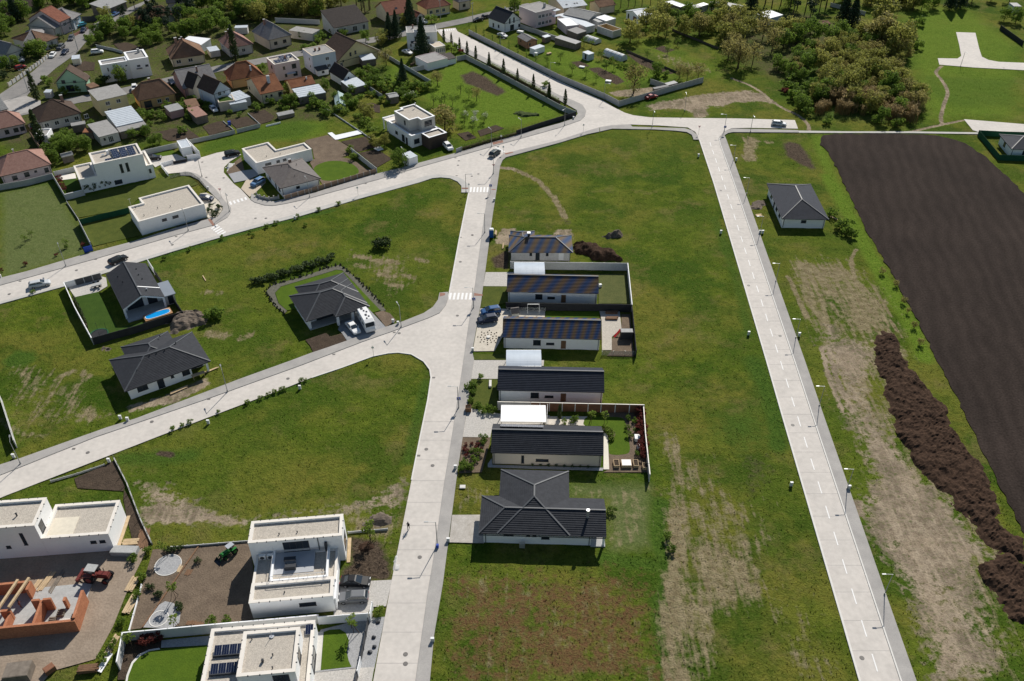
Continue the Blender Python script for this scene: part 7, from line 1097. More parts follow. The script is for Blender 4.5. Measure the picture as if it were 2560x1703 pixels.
def car_mesh(t):
 if t in _cm:return _cm[t]
 Lg,Wd,Ht,prof,(r0,r1,f1,f0)=CART[t];w=Wd/2;b=MB();n=len(prof);zb=.28
 for i,(x,z)in enumerate(prof):
  k=.9 if i in(0,n-1)else 1.;b.v+=[(x,-w*.9*k,zb),(x,-w*k,.55),(x,-w*.99*k,z*.86),(x,-w*.86*k,z),(x,w*.86*k,z),(x,w*.99*k,z*.86),(x,w*k,.55),(x,w*.9*k,zb)]
 for i in range(n-1):
  for j in range(8):a,c=i*8+j,i*8+(j+1)%8;b.f.append([a,c,c+8,a+8]);b.m.append(0)
 b.f+=[list(range(8)),[(n-1)*8+7-j for j in range(8)]];b.m+=[0,0]
 zq=prof[2][1]-.03;g=MB();wt=w*.68;zt=Ht-.06;g.add([(r0,-w*.84,zq),(f0,-w*.84,zq),(f0,w*.84,zq),(r0,w*.84,zq),(r1,-wt,zt),(f1,-wt,zt),(f1,wt,zt),(r1,wt,zt)],[(4,5,6,7),(0,1,5,4),(1,2,6,5),(2,3,7,6),(3,0,4,7)])
 rf=MB();rf.add([(r1-.08,-wt-.03,zt),(f1+.05,-wt-.03,zt),(f1+.05,wt+.03,zt),(r1-.08,wt+.03,zt),(r1+.1,-wt+.1,Ht),(f1-.15,-wt+.1,Ht),(f1-.15,wt-.1,Ht),(r1+.1,wt-.1,Ht)],[(4,5,6,7),(0,1,5,4),(1,2,6,5),(2,3,7,6),(3,0,4,7)])
 for s in(-1,1):
  rf.bar((f0+.02,s*w*.85,zq),(f1+.02,s*(wt+.02),zt),.07).bar((r0-.02,s*w*.85,zq),(r1-.02,s*(wt+.02),zt),.1);m_=(r0+f0)/2;rf.bar((m_,s*(w*.845),zq),(m_-.05,s*(wt+.02),zt),.07)
 ty=MB();N_=14;ty.cyl(0,0,-.11,.11,.33,.33,N_);ri=MB().cyl(0,0,-.12,.12,.2,.2,10);mi=MB().box(-.09,-.1,-.06,.09,.1,.06);hl=MB().box(-.06,-.2,-.07,.06,.2,.07)
 P0=paint_m((.5,.5,.5));_cm[t]=(b.mesh('body',P0),g.mesh('cabin_glass',M_CARGLASS),rf.mesh('roof_panel',P0),ty.mesh('tyre',M_TYRE),ri.mesh('rim',M_RIM),mi.mesh('mirror',P0),hl.mesh('headlight',M_LAMPG),hl.mesh('taillight',M_TAIL));return _cm[t]
def paintslot(o,c):o.material_slots[0].link='OBJECT';o.material_slots[0].material=paint_m(c);return o
def car(t,p,q,col,label,z=.04,name='parked_car'):
 """car centred at survey point p, its nose toward survey point q"""
 a,d=W(p),W(q)-W(p);e=empty(name,(a.x,a.y,z),math.atan2(d.y,d.x),label,'car');Lg,Wd,Ht,prof,cab=CART[t];b,g,rf,ty,ri,mi,hl,tl=car_mesh(t)
 paintslot(link('body',b,e),col);link('cabin_glass',g,e);paintslot(link('roof_panel',rf,e),col)
 for x in(-Lg*.3,Lg*.31):
  for s in(-1,1):o=link('wheel',ty,e,(x,s*(Wd/2-.1),.33),rot=(R(90),0,0));link('rim',ri,o)
 for s in(-1,1):
  paintslot(link('mirror',mi,e,(cab[3]-.25,s*(Wd/2+.02),prof[2][1]+.02)),col);link('headlight',hl,e,(Lg/2-.14,s*Wd*.31,.66));link('taillight',tl,e,(-Lg/2+.08,s*Wd*.33,.8))
 return e
WH,SI,BK,DB,BL,RD,GY=(.78,.78,.77),(.50,.52,.54),(.012,.012,.014),(.02,.03,.06),(.03,.10,.26),(.26,.03,.03),(.10,.105,.115)
for a in(('hatch',(1,220,735),(1,320,715),WH,'white and blue car in the front garden by the old street'),('hatch',(1,625,668),(1,560,740),WH,'white hatchback parked along the worn street'),('saloon',(1,770,628),(1,700,700),DB,'dark blue car parked ahead of the white hatchback'),('suv',(1,720,575),(1,660,620),GY,'dark car half on the verge of the worn street'),('estate',(1,845,465),(1,790,560),GY,'grey car parked beside the lamp on the worn street'),('hatch',(1,985,375),(1,930,440),DB,'dark car by the pink wall of the worn street'),('hatch',(1,960,312),(1,900,330),(.05,.32,.42),'turquoise car in the yard of the red-tiled house'),('saloon',(1,1225,215),(1,1140,270),BL,'blue car on the street bend, the nearer of two'),('saloon',(1,1355,188),(1,1270,230),BL,'blue car on the street bend, the farther of two'),('saloon',(1,2030,985),(1,2080,1050),DB,'dark blue car beside the grey cross-gabled house'),('suv',(1,1590,1060),(1,1590,1100),WH,'small white van in the gap between the old houses'),('hatch',(1,385,1510),(1,360,1470),BK,'dark car in the yard beside the dusty red roof'),('hatch',(1,245,812),(1,330,790),RD,'red car behind the picket wall'),('suv',(1,1150,630),(1,1250,620),WH,'white van in the scrap yard'),('suv',(2,1850,478),(2,1950,460),WH,'white minivan on the street before the yellow gable house'),('hatch',(2,400,1305),(2,450,1350),WH,'white car in the cluttered yard'),('hatch',(3,755,268),(3,820,300),WH,'white car on the street near the yellow round bush'),('saloon',(3,1395,247),(3,1330,260),BK,'black car on the street beside the white gable house'),('hatch',(3,1490,210),(3,1540,200),BK,'dark car behind the white gable house'),('saloon',(3,560,632),(3,640,660),WH,'white car on the shaded yard of the two-storey white house'),('saloon',(3,1680,435),(3,1760,460),SI,'pale car on the drive below the white gable house'),('saloon',(4,1310,1160),(4,1390,1140),RD,'red car beside the grey concrete fence'),('estate',(5,455,972),(5,540,980),SI,'silver car parked at the road end'),('saloon',(6,1810,608),(6,1900,600),BK,'black car on the drive of the solar house'),('suv',(7,620,560),(7,700,545),BK,'black car at the top of the cul-de-sac'),('suv',(7,920,900),(7,830,950),(.12,.22,.38),'blue car beside the brown-roofed bungalow'),('hatch',(7,310,1085),(7,380,1090),DB,'dark blue car at the flat bungalow end'),('suv',(8,1040,480),(8,1110,550),WH,'white car on the drive of the beige villa'),('suv',(8,1590,555),(8,1680,490),(.03,.05,.055),'dark green-black car crossing the upper junction'),('estate',(9,305,408),(9,390,390),SI,'silver estate car parked on the upper street'),('estate',(9,895,225),(9,970,190),BK,'black estate car parked behind the black gable house'),('saloon',(10,1110,880),(10,1170,950),WH,'white saloon beside the motorhome'),('suv',(11,442,1005),(11,340,1020),(.015,.08,.22),'bright blue car parked above the dark one'),('suv',(11,408,1090),(11,310,1105),DB,'dark blue car parked below the bright blue one'),('saloon',(14,1985,672),(14,2100,675),BK,'black saloon on the bay of the stepped white house'),('estate',(14,1968,805),(14,1850,810),(.16,.165,.175),'silver-grey estate on the bay of the stepped white house')):car(*a)
# motorhome
a,d=W((10,1240,830)),W((10,1295,925))-W((10,1190,740));e=empty('motorhome',(a.x,a.y,.05),math.atan2(d.y,d.x),'big white motorhome with roof hatches on the grey drive','motorhome');b=MB();pr=[(-3.5,.45,2.7),(-3.3,.4,2.85),(2.,.4,2.85),(2.9,.4,2.5),(3.2,.4,1.5),(3.55,.42,1.0)]
for x,z0,z1 in pr:b.v+=[(x,-1.12,z0),(x,-1.15,z1-.2),(x,-1.0,z1),(x,1.0,z1),(x,1.15,z1-.2),(x,1.12,z0)]
for i in range(5):
 for j in range(6):b.f.append([i*6+j,i*6+(j+1)%6,i*6+6+(j+1)%6,i*6+6+j]);b.m.append(0)
b.f+=[list(range(6)),[35-j for j in range(6)]];b.m+=[0,0];b.obj('body',paint_m(WH),e);MB().add([(2.93,-.95,2.42),(2.93,.95,2.42),(3.22,.95,1.55),(3.22,-.95,1.55)],[(0,1,2,3)]).obj('windscreen',M_CARGLASS,e,(.03,0,.02))
for x in(-2.2,-.6,1.2):MB().box(x,-1.17,1.5,x+.9,-1.14,2.1).obj('side_window',M_CARGLASS,e);MB().box(x,1.14,1.5,x+.9,1.17,2.1).obj('side_window',M_CARGLASS,e)
for x,y,s in((-2.6,-.4,.7),(-1.5,-.1,.45),(-.9,.35,.45),(.1,-.2,.6),(.9,.3,.45),(1.5,-.3,.4)):MB().box(x,y,2.86,x+s,y+s*.7,2.95).obj('roof_hatch',M_DARK,e)
for x in(-1.9,2.3):
 for s in(-1,1):link('rim',car_mesh('suv')[4],link('wheel',car_mesh('suv')[3],e,(x,s*1.0,.36),rot=(R(90),0,0)))
for s in(-1,1):MB().box(3.45,s*.8-.2,.75,3.58,s*.8+.2,.95).obj('headlight',M_LAMPG,e)
def tractor(label,p,q,col,s,loader,cabm):
 a,d=W(p),W(q)-W(p);e=empty('tractor',(a.x,a.y,.02),math.atan2(d.y,d.x),label,'tractor');e.scale=(s,s,s);M=paint_m(col);b=MB().box(.2,-.4,.7,1.9,.4,1.35).box(.3,-.34,1.35,1.75,.34,1.5).box(-.9,-.35,.6,.3,.35,1.1);b.obj('bonnet',M,e)
 for x,y,r,w in((-.8,.85,.78,.42),(-.8,-.85,.78,.42),(1.5,.75,.5,.3),(1.5,-.75,.5,.3)):
  o=MB().cyl(0,0,-w/2,w/2,r,r,16).obj('wheel',M_TYRE,e,(x,y,r));o.rotation_euler=(R(90),0,0);MB().cyl(0,0,-w/2-.02,w/2+.02,r*.55,r*.55,12).obj('rim',M,o)
 for y in(.85,-.85):MB().box(-1.4,y-.28,1.55,-.2,y+.28,1.65).obj('mudguard',M,e)
 for x in(-1.1,.15):
  for y in(-.5,.5):MB().bar((x,y,1.1),(x,y*.95,2.3),.07).obj('cab_post',M_DARK,e)
 MB().box(-1.25,-.62,2.3,.35,.62,2.42).obj('cab_roof',cabm,e);MB().box(-1.,-.3,1.1,-.6,.3,1.5).obj('seat',M_DARK,e);MB().cyl(1.1,.3,1.5,2.2,.05,.05,8).obj('exhaust',M_DARK,e)
 if loader:
  for y in(-.5,.5):MB().bar((.2,y,1.2),(1.9,y,1.3),.12).bar((1.9,y,1.3),(2.7,y,.5),.12).obj('loader_arm',M,e)
  MB().add([(2.6,-.9,.1),(3.4,-.9,.05),(3.4,.9,.05),(2.6,.9,.1),(2.6,-.9,.75),(2.6,.9,.75)],[(0,1,2,3),(0,3,5,4),(0,4,1),(3,2,5)]).obj('bucket',M_DARK,e)
 else:
  for y in(-.7,0,.7):MB().bar((-1.4,y,.9),(-2.6,y*1.2,.5),.12).obj('linkage',M,e)
  MB().box(-2.8,-1.1,.3,-2.4,1.1,.7).obj('implement',M,e)
tractor('old red tractor with implement on the building site',(13,665,880),(13,760,890),(.15,.035,.03),1.1,False,M_CONC);tractor('small green tractor with front loader bucket on the raked yard',(14,925,420),(14,830,490),(.025,.17,.035),.75,True,M_ALU)
# ================================================================== STREET FURNITURE
M_LAMP=mat('galvanised_steel',(.30,.31,.31),.5,var=.05,metal=.5)
_pole=MB().cyl(0,0,-.1,4.95,.075,.05,8).cyl(0,0,-.1,.35,.13,.13,8).mesh('pole',M_LAMP);_arm=MB().bar((.03,0,4.9),(-1.1,0,5.),.06).mesh('arm',M_LAMP);_head=MB().box(-1.65,-.11,4.96,-1.05,.11,5.04).mesh('lamp_head',M_LAMP)
def lamp(p,rz,label,s=1.12,world=False):
 q=p if world else W(p);e=empty('street_lamp',(q.x,q.y,.1),rz,label,'street lamp','street lamps of the estate');e.scale=(s,)*3
 for n,m in(('pole',_pole),('arm',_arm),('lamp_head',_head)):link(n,m,e)
sv=Vector((math.sin(SUN_AZ),math.cos(SUN_AZ)))*(5./math.tan(SUN_EL))
for i,t in enumerate([(17,1045,1323),(17,868,805),(17,738,398),(16,1120,1465),(16,955,980),(16,825,570),(16,715,235),(1825,425.5)]):lamp(W(t)+sv,0,'street lamp on the straight road, %s from the bottom edge'%od[i],1.,True)
for p,rz,lb in(((18,570,480),0,'street lamp with blue litter bin near the T-shaped house'),((12,105,650),0,'street lamp with two signs beside the slate-blue bungalow garden'),((11,262,955),0,'street lamp carrying the blue crossing sign'),((11,380,175),0,'street lamp beside the portable toilet'),((8,1250,1000),R(180),'street lamp on the meadow corner of the upper crossing'),((8,1573,780),0,'street lamp with triangular sign at the upper crossroads'),((8,1550,460),R(-60),'street lamp in front of the clipped hedge'),((8,1900,345),R(-60),'street lamp beside the dark panel fence'),((8,530,700),R(-60),'street lamp beside the round street tree'),((7,1530,1055),R(-60),'street lamp before the brown panel fence'),((7,585,1225),R(120),'street lamp at the cul-de-sac corner'),((7,260,810),R(30),'street lamp on the cul-de-sac curve'),((7,100,1450),R(-60),'street lamp before the flat bungalow'),((9,498,260),R(-60),'street lamp before the worn lawn'),((10,1580,855),R(-65),'street lamp beside the motorhome drive'),((569,980),R(-65),'street lamp beside the house with scaffold planks'),((13,140,110),R(-65),'street lamp near the frame edge on the lower street'),((3,1655,625),R(160),'street lamp on the fenced road, farther one'),((4,120,920),R(160),'street lamp on the fenced road, middle one'),((4,755,1175),R(160),'street lamp on the fenced road at the fence corner'),((4,290,1480),R(60),'tall street lamp at the dark fence corner'),((4,1322,1500),R(90),'street lamp in the thin grass strip'),((4,1705,1310),R(-90),'lone street lamp by the sandy track'),((4,2170,1550),R(0),'street lamp at the start of the straight road'),((5,1863,520),R(90),'street lamp at the white road stub'),((5,235,1025),R(90),'street lamp below the silver car bay')):lamp(p,rz,lb)
_up=MB().cyl(0,0,-.2,8.,.13,.09,8).mesh('pole',M_CONC);_uc=MB().box(-.9,-.06,7.5,.9,.06,7.62).mesh('crossarm',M_CONC)
for p,lb in(((1,335,1080),'tall utility pole by the old street junction'),((1,920,590),'tall utility pole beside the scrap yard'),((1,1320,275),'tall utility pole at the bright tree on the bend'),((3,950,225),'tall utility pole on the street verge near the yellow house'),((3,1330,260),'tall utility pole behind the fenced road mouth')):q=W(p);e=empty('utility_pole',(q.x,q.y,0),1.,lb,'utility pole');link('pole',_up,e);link('crossarm',_uc,e)
M_SBLUE=mat('sign_blue',(.03,.08,.42),.5,var=.03);M_SRED=mat('sign_red',(.55,.03,.03),.5,var=.03)
def sign(p,kind,label,rz=0):
 q=W(p);e=empty('traffic_sign',(q.x,q.y,.1),rz,label,'traffic sign');MB().cyl(0,0,-.1,2.7,.035,.035,8).obj('post',M_LAMP,e)
 if kind=='zebra':
  o=MB().box(-.38,-.06,2.,.38,-.03,2.75).obj('board',M_SBLUE,e);MB().add([(-.29,-.065,2.1),(.29,-.065,2.1),(0,-.065,2.64)],[(0,1,2)]).obj('white_triangle',M_FRAME_W,o);MB().box(-.03,-.07,2.2,.04,-.066,2.45).box(-.14,-.07,2.15,.14,-.066,2.19).obj('walking_figure',M_BLACK,o)
 elif kind=='yield':o=MB().add([(-.42,-.05,2.75),(.42,-.05,2.75),(0,-.05,2.05),(-.42,-.02,2.75),(.42,-.02,2.75),(0,-.02,2.05)],[(0,1,2),(5,4,3),(0,3,4,1),(1,4,5,2),(2,5,3,0)]).obj('board',M_SRED,e);MB().add([(-.26,-.056,2.66),(.26,-.056,2.66),(0,-.056,2.24)],[(0,1,2)]).obj('white_triangle',M_FRAME_W,o)
 else:MB().box(-.25,-.05,2.,.25,-.02,2.5).obj('board',M_SBLUE if kind=='blue' else M_FRAME_W,e)
sign((11,268,950),'zebra','blue crossing sign beside the terrace row zebra');sign((8,1540,1010),'zebra','blue crossing sign at the upper zebra');sign((8,1575,770),'yield','triangular give-way sign at the upper crossroads');sign((8,1285,990),'plain','grey-backed sign at the meadow corner of the upper zebra');sign((8,1690,545),'plain','sign ahead of the dark car at the junction');sign((8,1665,415),'plain','sign post near the clipped hedge');sign((12,112,645),'zebra','blue sign pair beside the slate-blue bungalow garden');sign((7,490,1060),'yield','give-way sign at the cul-de-sac mouth');sign((7,2100,1030),'plain','small sign on the meadow strip of the upper street');sign((1810,336),'zebra','blue sign at the top of the straight road');sign((1746,336),'yield','give-way sign at the upper end of the straight road');sign((10,1310,1140),'plain','thin post sign on the triangular meadow');sign((4,510,1556),'plain','thin post sign at the wide junction')
_cb=MB().box(-.45,-.2,0,.45,.2,1.15).mesh('housing',M_FRAME_W);_cl=MB().box(-.48,-.24,1.15,.48,.24,1.22).mesh('lid',M_FRAME_W);_cd=MB().box(-.4,-.215,.1,-.02,-.2,1.08).box(.02,-.215,.1,.4,-.2,1.08).mesh('cabinet_door',mat('pale_grey_plastic',(.6,.6,.59),.6,var=.04))
def cabinet(p,label,s=1.,rz=0):q=W(p);e=empty('utility_cabinet',(q.x,q.y,0),rz,label,'utility cabinet','white utility cabinets');e.scale=(s*.55,s*.7,s*.75);link('housing',_cb,e);link('lid',_cl,e);link('cabinet_door',_cd,e)
for p,lb in(((10,1550,830),'tall white cabinet on the pavement by the motorhome drive'),((10,1500,810),'short white cabinet by the motorhome drive'),((9,965,1425),'tall white cabinet before the house with scaffold planks'),((9,910,1410),'short white cabinet before the house with scaffold planks'),((9,1572,1445),'white cabinet on the triangular meadow edge'),((10,588,1460),'white cabinet among weeds on the lower street'),((13,95,65),'white cabinet near the frame edge lamp'),((13,735,95),'grey-white cabinet at the concrete edging corner'),((11,255,1395),'tall white cabinet at the round stone bed'),((12,75,1255),'grey cabinet beside the reddish front garden'),((18,535,1190),'tall white cabinet at the red weed field'),((18,650,455),'small white cabinet by the T-shaped house drive'),((16,530,470),'white cabinet on the meadow side of the straight road, farther'),((16,757,1300),'white cabinet on the meadow side of the straight road, middle'),((17,620,670),'white cabinet on the meadow side of the straight road, nearer'),((16,850,470),'white cabinet on the field side of the straight road, farther'),((16,872,470),'second white cabinet beside the farther field-side one'),((16,1170,1310),'white cabinet on the field side of the straight road, middle'),((17,885,685),'white cabinet on the field side of the straight road, nearer'),((1746,392),'white cabinet at the top of the meadow beside the straight road'),((1840,402),'white cabinet at the top of the field side verge'),((8,1580,1100),'white cabinet below the upper zebra crossing'),((7,1355,1310),'light blue-white cabinet on the upper street meadow strip'),((7,335,960),'white cabinet on the cul-de-sac curve'),((4,395,1405),'white cabinet at the dark fence corner'),((9,5,345),'white cabinet at the frame edge of the upper street')):cabinet(p,lb)
# small buildings and garden things -------------------------------------------------------------
q=W((11,447,215));e=empty('portable_toilet',(q.x,q.y,0),0,'blue portable toilet with white roof beside the central street','toilet');MB().box(-.55,-.55,0,.55,.55,2.1).obj('cabin',mat('toilet_blue',(.01,.10,.36),.5,var=.05),e);MB().add([(-.6,-.6,2.1),(.6,-.6,2.1),(.6,.6,2.1),(-.6,.6,2.1),(-.4,-.4,2.4),(.4,-.4,2.4),(.4,.4,2.4),(-.4,.4,2.4)],[(4,5,6,7),(0,1,5,4),(1,2,6,5),(2,3,7,6),(3,0,4,7)]).obj('roof',M_FRAME_W,e);door(e,0,-.55,.1,0,.8,1.8,mat('toilet_blue',(.01,.10,.36)))
ps=WL(L(9,1090,670,1110,640,1265,578,1305,615,1110,682));a,b_=W((9,1100,678),.5),W((9,1305,612),.5);d=b_-a;e=empty('swimming_pool',(a.x,a.y,0),math.atan2(d.y,d.x),'oval blue raised pool in a timber deck','pool');Lp=d.length;MB().box(0,0,0,Lp,2.6,.62).obj('deck',M_WOOD_D if False else mat('deck_timber',(.36,.20,.10),.8,var=.15,scale=2),e);ov=[(Lp/2+(Lp/2-.35)*math.copysign(abs(math.cos(t))**.6,math.cos(t)),1.3+.98*math.copysign(abs(math.sin(t))**.75,math.sin(t)))for t in np.linspace(0,2*math.pi,32,endpoint=False)];MB().prism(ov,.55,.645).obj('water',mat('pool_water',(.01,.30,.72),.08,var=.08,scale=1.5,spec=.6),e);rg=MB();ring(rg,inset(ov,-.12),ov,.6,.72);rg.obj('rim',M_FRAME_W,e)
q=W((9,755,790));e=empty('trampoline',(q.x,q.y,0),0,'round black trampoline with safety net in the walled garden corner','trampoline');MB().cyl(0,0,.75,.8,1.75,1.75,24).obj('mat',M_BLACK,e);rg=MB();ring(rg,[(1.95*math.cos(t),1.95*math.sin(t))for t in np.linspace(0,6.283,24,endpoint=False)],[(1.7*math.cos(t),1.7*math.sin(t))for t in np.linspace(0,6.283,24,endpoint=False)],.74,.84);rg.obj('pad',M_FGREEN,e)
for t in np.linspace(0,6.283,6,endpoint=False):MB().cyl(1.9*math.cos(t),1.9*math.sin(t),0,2.5,.035,.035,6).obj('net_pole',M_DARK,e)
q=W((11,880,990));e=empty('swing_set',(q.x,q.y,0),0,'thin metal swing frame behind the wire fence','swing');[MB().bar((x,y,0),(x,0,2.1),.07).obj('leg',M_ALU,e)for x in(-1.3,1.3)for y in(-.8,.8)];MB().bar((-1.3,0,2.1),(1.3,0,2.1),.07).obj('top_bar',M_ALU,e);[MB().bar((x,0,2.1),(x,0,.5),.02).bar((x-.2,0,.48),(x+.2,0,.48),.16,.04).obj('swing_seat',M_DARK,e)for x in(-.5,.5)]
house('dog_house','small pale shed with ridge roof on the bungalow patio',(11,655,1010),(11,740,1000),(11,650,960),1.,.8,'gable',M_OLDW,RF_BROWN,[],left=True,over=.1,step=None,gutter=False,cat='shed')
def stack(label,p,rz,n,l,w,t,m,rows=1,name='timber_stack',cat='timber',jit=.06):
 q=W(p);e=empty(name,(q.x,q.y,.03),rz,label,cat);r=random.Random(n);me_=MB().box(-l/2,-w/2,0,l/2,w/2,t).mesh('plank',m)
 for k in range(rows):
  for i in range(n):link('plank',me_,e,(r.uniform(-jit,jit)*3,(i-n/2)*(w*1.15),k*(t+.01)),r.uniform(-jit,jit)*.6)
for a in(('pale plank stack leaning beside the brick walls',(13,310,900),R(80),5,3.6,.16,.06,M_WOOD,3),('second pale plank stack near the brick walls',(13,235,940),R(80),4,2.6,.16,.06,M_WOOD,3),('weathered plank stack beside the brown earth',(13,378,900),R(84),3,4.2,.2,.06,M_SHEDW,2),('pale boards on the grassy site border, upper',(13,885,915),R(82),4,2.6,.3,.06,M_WOOD,2),('pale boards on the grassy site border, middle',(13,875,1050),R(82),4,3.2,.3,.06,M_WOOD,2),('pale boards on the grassy site border, lower',(13,745,1330),R(82),3,3.4,.28,.06,M_WOOD,2),('white boards on the grassy site border at the bottom',(13,700,1440),R(80),3,3.,.26,.06,M_WHITE,2),('timber pallet by the white villa corner',(13,880,632),R(5),6,2.4,.18,.1,M_WOOD,2),('brown slatted gate lying by the concrete edging',(13,960,610),R(100),8,4.2,.2,.08,M_WOOD_D,1),('row of brown edging boards in the soil yard',(14,575,575),R(80),6,1.1,.14,.06,M_WOOD_D,1),('row of brown edging boards beside the round gravel disc',(14,500,545),R(80),4,1.3,.14,.06,M_WOOD,1),('row of brown stepping boards along the white wall',(14,630,1005),R(80),14,.7,.17,.06,M_WOOD_D,1),('dark rebar rack at the bottom of the building site',(13,600,1490),R(6),8,2.6,.12,.3,M_WOOD_D,2),('loose planks before the scaffolded house',(9,1350,1190),R(38),3,3.4,.2,.06,M_WOOD,2),('pale plank end beside the scaffolded house',(9,1590,1040),R(38),2,3.,.2,.06,M_WOOD,1),('pale plank lying in the meadow by the black gable house',(9,1545,350),R(-60),1,2.6,.2,.05,M_WOOD,1),('brown planks beside the portable toilet',(11,490,190),R(85),3,2.,.15,.3,M_WOOD,2),('upright boards on the weedy strip by the toilet',(11,565,310),R(88),2,2.6,.14,.1,M_WOOD,1),('brown pallet bench on the beige patio, upper',(11,1690,1000),0,4,2.6,.2,.4,M_WOOD_D,1),('brown pallet bench on the beige patio, lower',(11,1690,1060),0,4,2.6,.2,.4,M_WOOD_D,1),('rubble planks near the slate-blue hip roof house',(16,840,320),R(10),4,1.6,.25,.08,M_WOOD,1),('grey boards leaning at the slate-blue hip roof house',(16,1450,340),R(-50),2,2.6,.2,.08,M_WOOD,1),('split logs row in the corner garden',(3,2230,640),R(-50),9,1.,.2,.25,M_WOOD,2)):stack(*a)
def box_thing(name,label,cat,p,size,m,rz=0,lid=None,z=0.):
 q=W(p);x,y,h=size;e=empty(name,(q.x,q.y,z),rz,label,cat);rg=MB();t=.08;rg.box(-x/2,-y/2,0,x/2,-y/2+t,h).box(-x/2,y/2-t,0,x/2,y/2,h).box(-x/2,-y/2+t,0,-x/2+t,y/2-t,h).box(x/2-t,-y/2+t,0,x/2,y/2-t,h);rg.obj('side',m,e);MB().box(-x/2+t,-y/2+t,0,x/2-t,y/2-t,h*.85 if lid is None else h+.03).obj('top' if lid else 'soil_fill',lid or M_SOIL,e)
for a in(('raised_bed','narrow raised bed beside the cream path','raised bed',(12,1690,1215),(1.,1.6,.6),M_WOOD),('raised_bed','wide raised bed with white sheet cover','raised bed',(12,1790,1215),(1.8,1.6,.6),M_WOOD,0,M_WHITE),('raised_bed','small raised bed of the planted garden','raised bed',(12,1885,1215),(.9,1.6,.6),M_WOOD),('raised_bed','square raised bed in the garden corner','raised bed',(12,1980,1245),(1.,1.2,.7),M_WOOD),('garden_table','white garden table by the red hedge','table',(12,1900,960),(1.,1.3,.75),M_FRAME_W,0,M_FRAME_W),('garden_bench','white bench below the garden table','bench',(12,1915,1040),(.6,1.,.5),M_FRAME_W,0,M_FRAME_W),('skip_container','grey metal trough by the white villa corner','container',(13,845,705),(4.2,1.5,.9),M_CONC,R(-2),M_CONC),('brick_pile','stack of red bricks at the bottom of the building site','bricks',(13,340,1500),(1.4,1.,.9),M_FRUST,R(50),M_FRUST),('tarp_stack','covered timber frame hut at the bottom of the site','hut',(13,140,1530),(3.4,2.4,1.6),M_SHEDW,R(8),M_SHEDW),('planter_box','brown planter box beside the drive of the white carport','planter',(12,205,670),(1.1,1.1,1.),M_WOOD_D),('play_house','grey flat-roofed playhouse beside the red slide','playhouse',(11,1838,1255),(2.6,1.4,1.9),M_DARK,0,M_CONC),('sign_board','violet-blue board sign at the white wall corner','sign',(9,672,150),(2.,.15,1.6),M_SBLUE,R(33),M_SBLUE),('storage_box','white storage box on the worn garden beside the moire-roof bungalow','box',(11,1570,730),(.6,.6,.7),M_FRAME_W,.3,M_FRAME_W),('litter_bin','blue litter bin on the lamp near the T-shaped house','bin',(18,572,500),(.4,.4,.8),M_SBLUE,0,M_SBLUE),('water_barrel','blue barrel between the vegetable plots','barrel',(7,585,200),(.9,.7,1.2),M_SBLUE,.4,M_SBLUE),('cold_frame','white framed cold frame on the allotment bed','cold frame',(4,495,795),(2.,1.2,.4),M_FRAME_W,-.4,M_FRAME_W),('cold_frame','white cold frame beside the bare corner tree','cold frame',(4,805,965),(2.,1.4,.5),M_FRAME_W,-.4,M_FRAME_W),('water_tank','white cube tank beside the brick hut','tank',(3,2070,655),(1.3,1.1,1.1),M_FRAME_W,-.4,M_FRAME_W),('concrete_well','pale well cover on the T-shaped house lawn','well',(15,367,295),(1.,.8,.12),M_KERB,0,M_KERB),('picnic_table','white slatted table set before the white gable house','table',(3,1890,385),(2.6,1.4,.7),M_FRAME_W,-.5,M_FRAME_W),('metal_trough','pale trough bench in the slate-blue bungalow garden','bench',(12,425,410),(.5,2.,.45),M_KERB,0,M_KERB)):box_thing(*a)
q=W((11,1745,1235));e=empty('slide',(q.x,q.y,0),R(40),'red plastic slide at the grey playhouse','slide');MB().add([(-.9,-.25,.1),(.9,-.25,1.2),(.9,.25,1.2),(-.9,.25,.1),(-.9,-.25,0.),(.9,-.25,1.1),(.9,.25,1.1),(-.9,.25,0.)],[(0,1,2,3),(7,6,5,4),(0,4,5,1),(2,6,7,3),(1,5,6,2),(3,7,4,0)]).obj('chute',M_SRED,e);[MB().bar((x,y,0),(x,y,1.2),.06).obj('post',M_SRED,e)for x in(.85,)for y in(-.3,.3)]
q=W((9,735,415));e=empty('patio_set',(q.x,q.y,.05),R(30),'grey covered dining set on the pale patio','table');MB().box(-1.,-.6,.7,1.,.6,.76).obj('table_top',M_CONC,e);[MB().box(x-.04,y-.04,0,x+.04,y+.04,.7).obj('leg',M_DARK,e)for x in(-.9,.9)for y in(-.5,.5)];[MB().box(x-.25,y-.2,.4,x+.25,y+.2,.46).box(x-.25,y+math.copysign(.2,y)-.03,.4,x+.25,y+math.copysign(.2,y)+.03,.95).obj('chair',M_DARK,e)for x in(-.5,.5)for y in(-.95,.95)]
_bo=cloud
for i,p in enumerate([(14,2172,998),(14,2137,1125),(14,2142,1205),(14,2105,1250)]):
 b=bmesh.new();bmesh.ops.create_icosphere(b,subdivisions=2,radius=.38);[setattr(v,'co',v.co*(1+.2*math.sin(v.co.x*9+i)*math.cos(v.co.y*7))*Vector((1,.8,.6))if False else Vector((v.co.x,v.co.y*.8,v.co.z*.6))*(1+.2*math.sin(v.co.x*9+i)*math.cos(v.co.y*7)))for v in b.verts];me_=bpy.data.meshes.new('boulder');b.to_mesh(me_);me_.materials.append(M_DARK);q=W(p);tag(link('boulder',me_,None,(q.x,q.y,.12)),'dark boulder in the grey gravel strip, %s from the gatepost'%od[i],'boulder','dark boulders in the gravel strip')
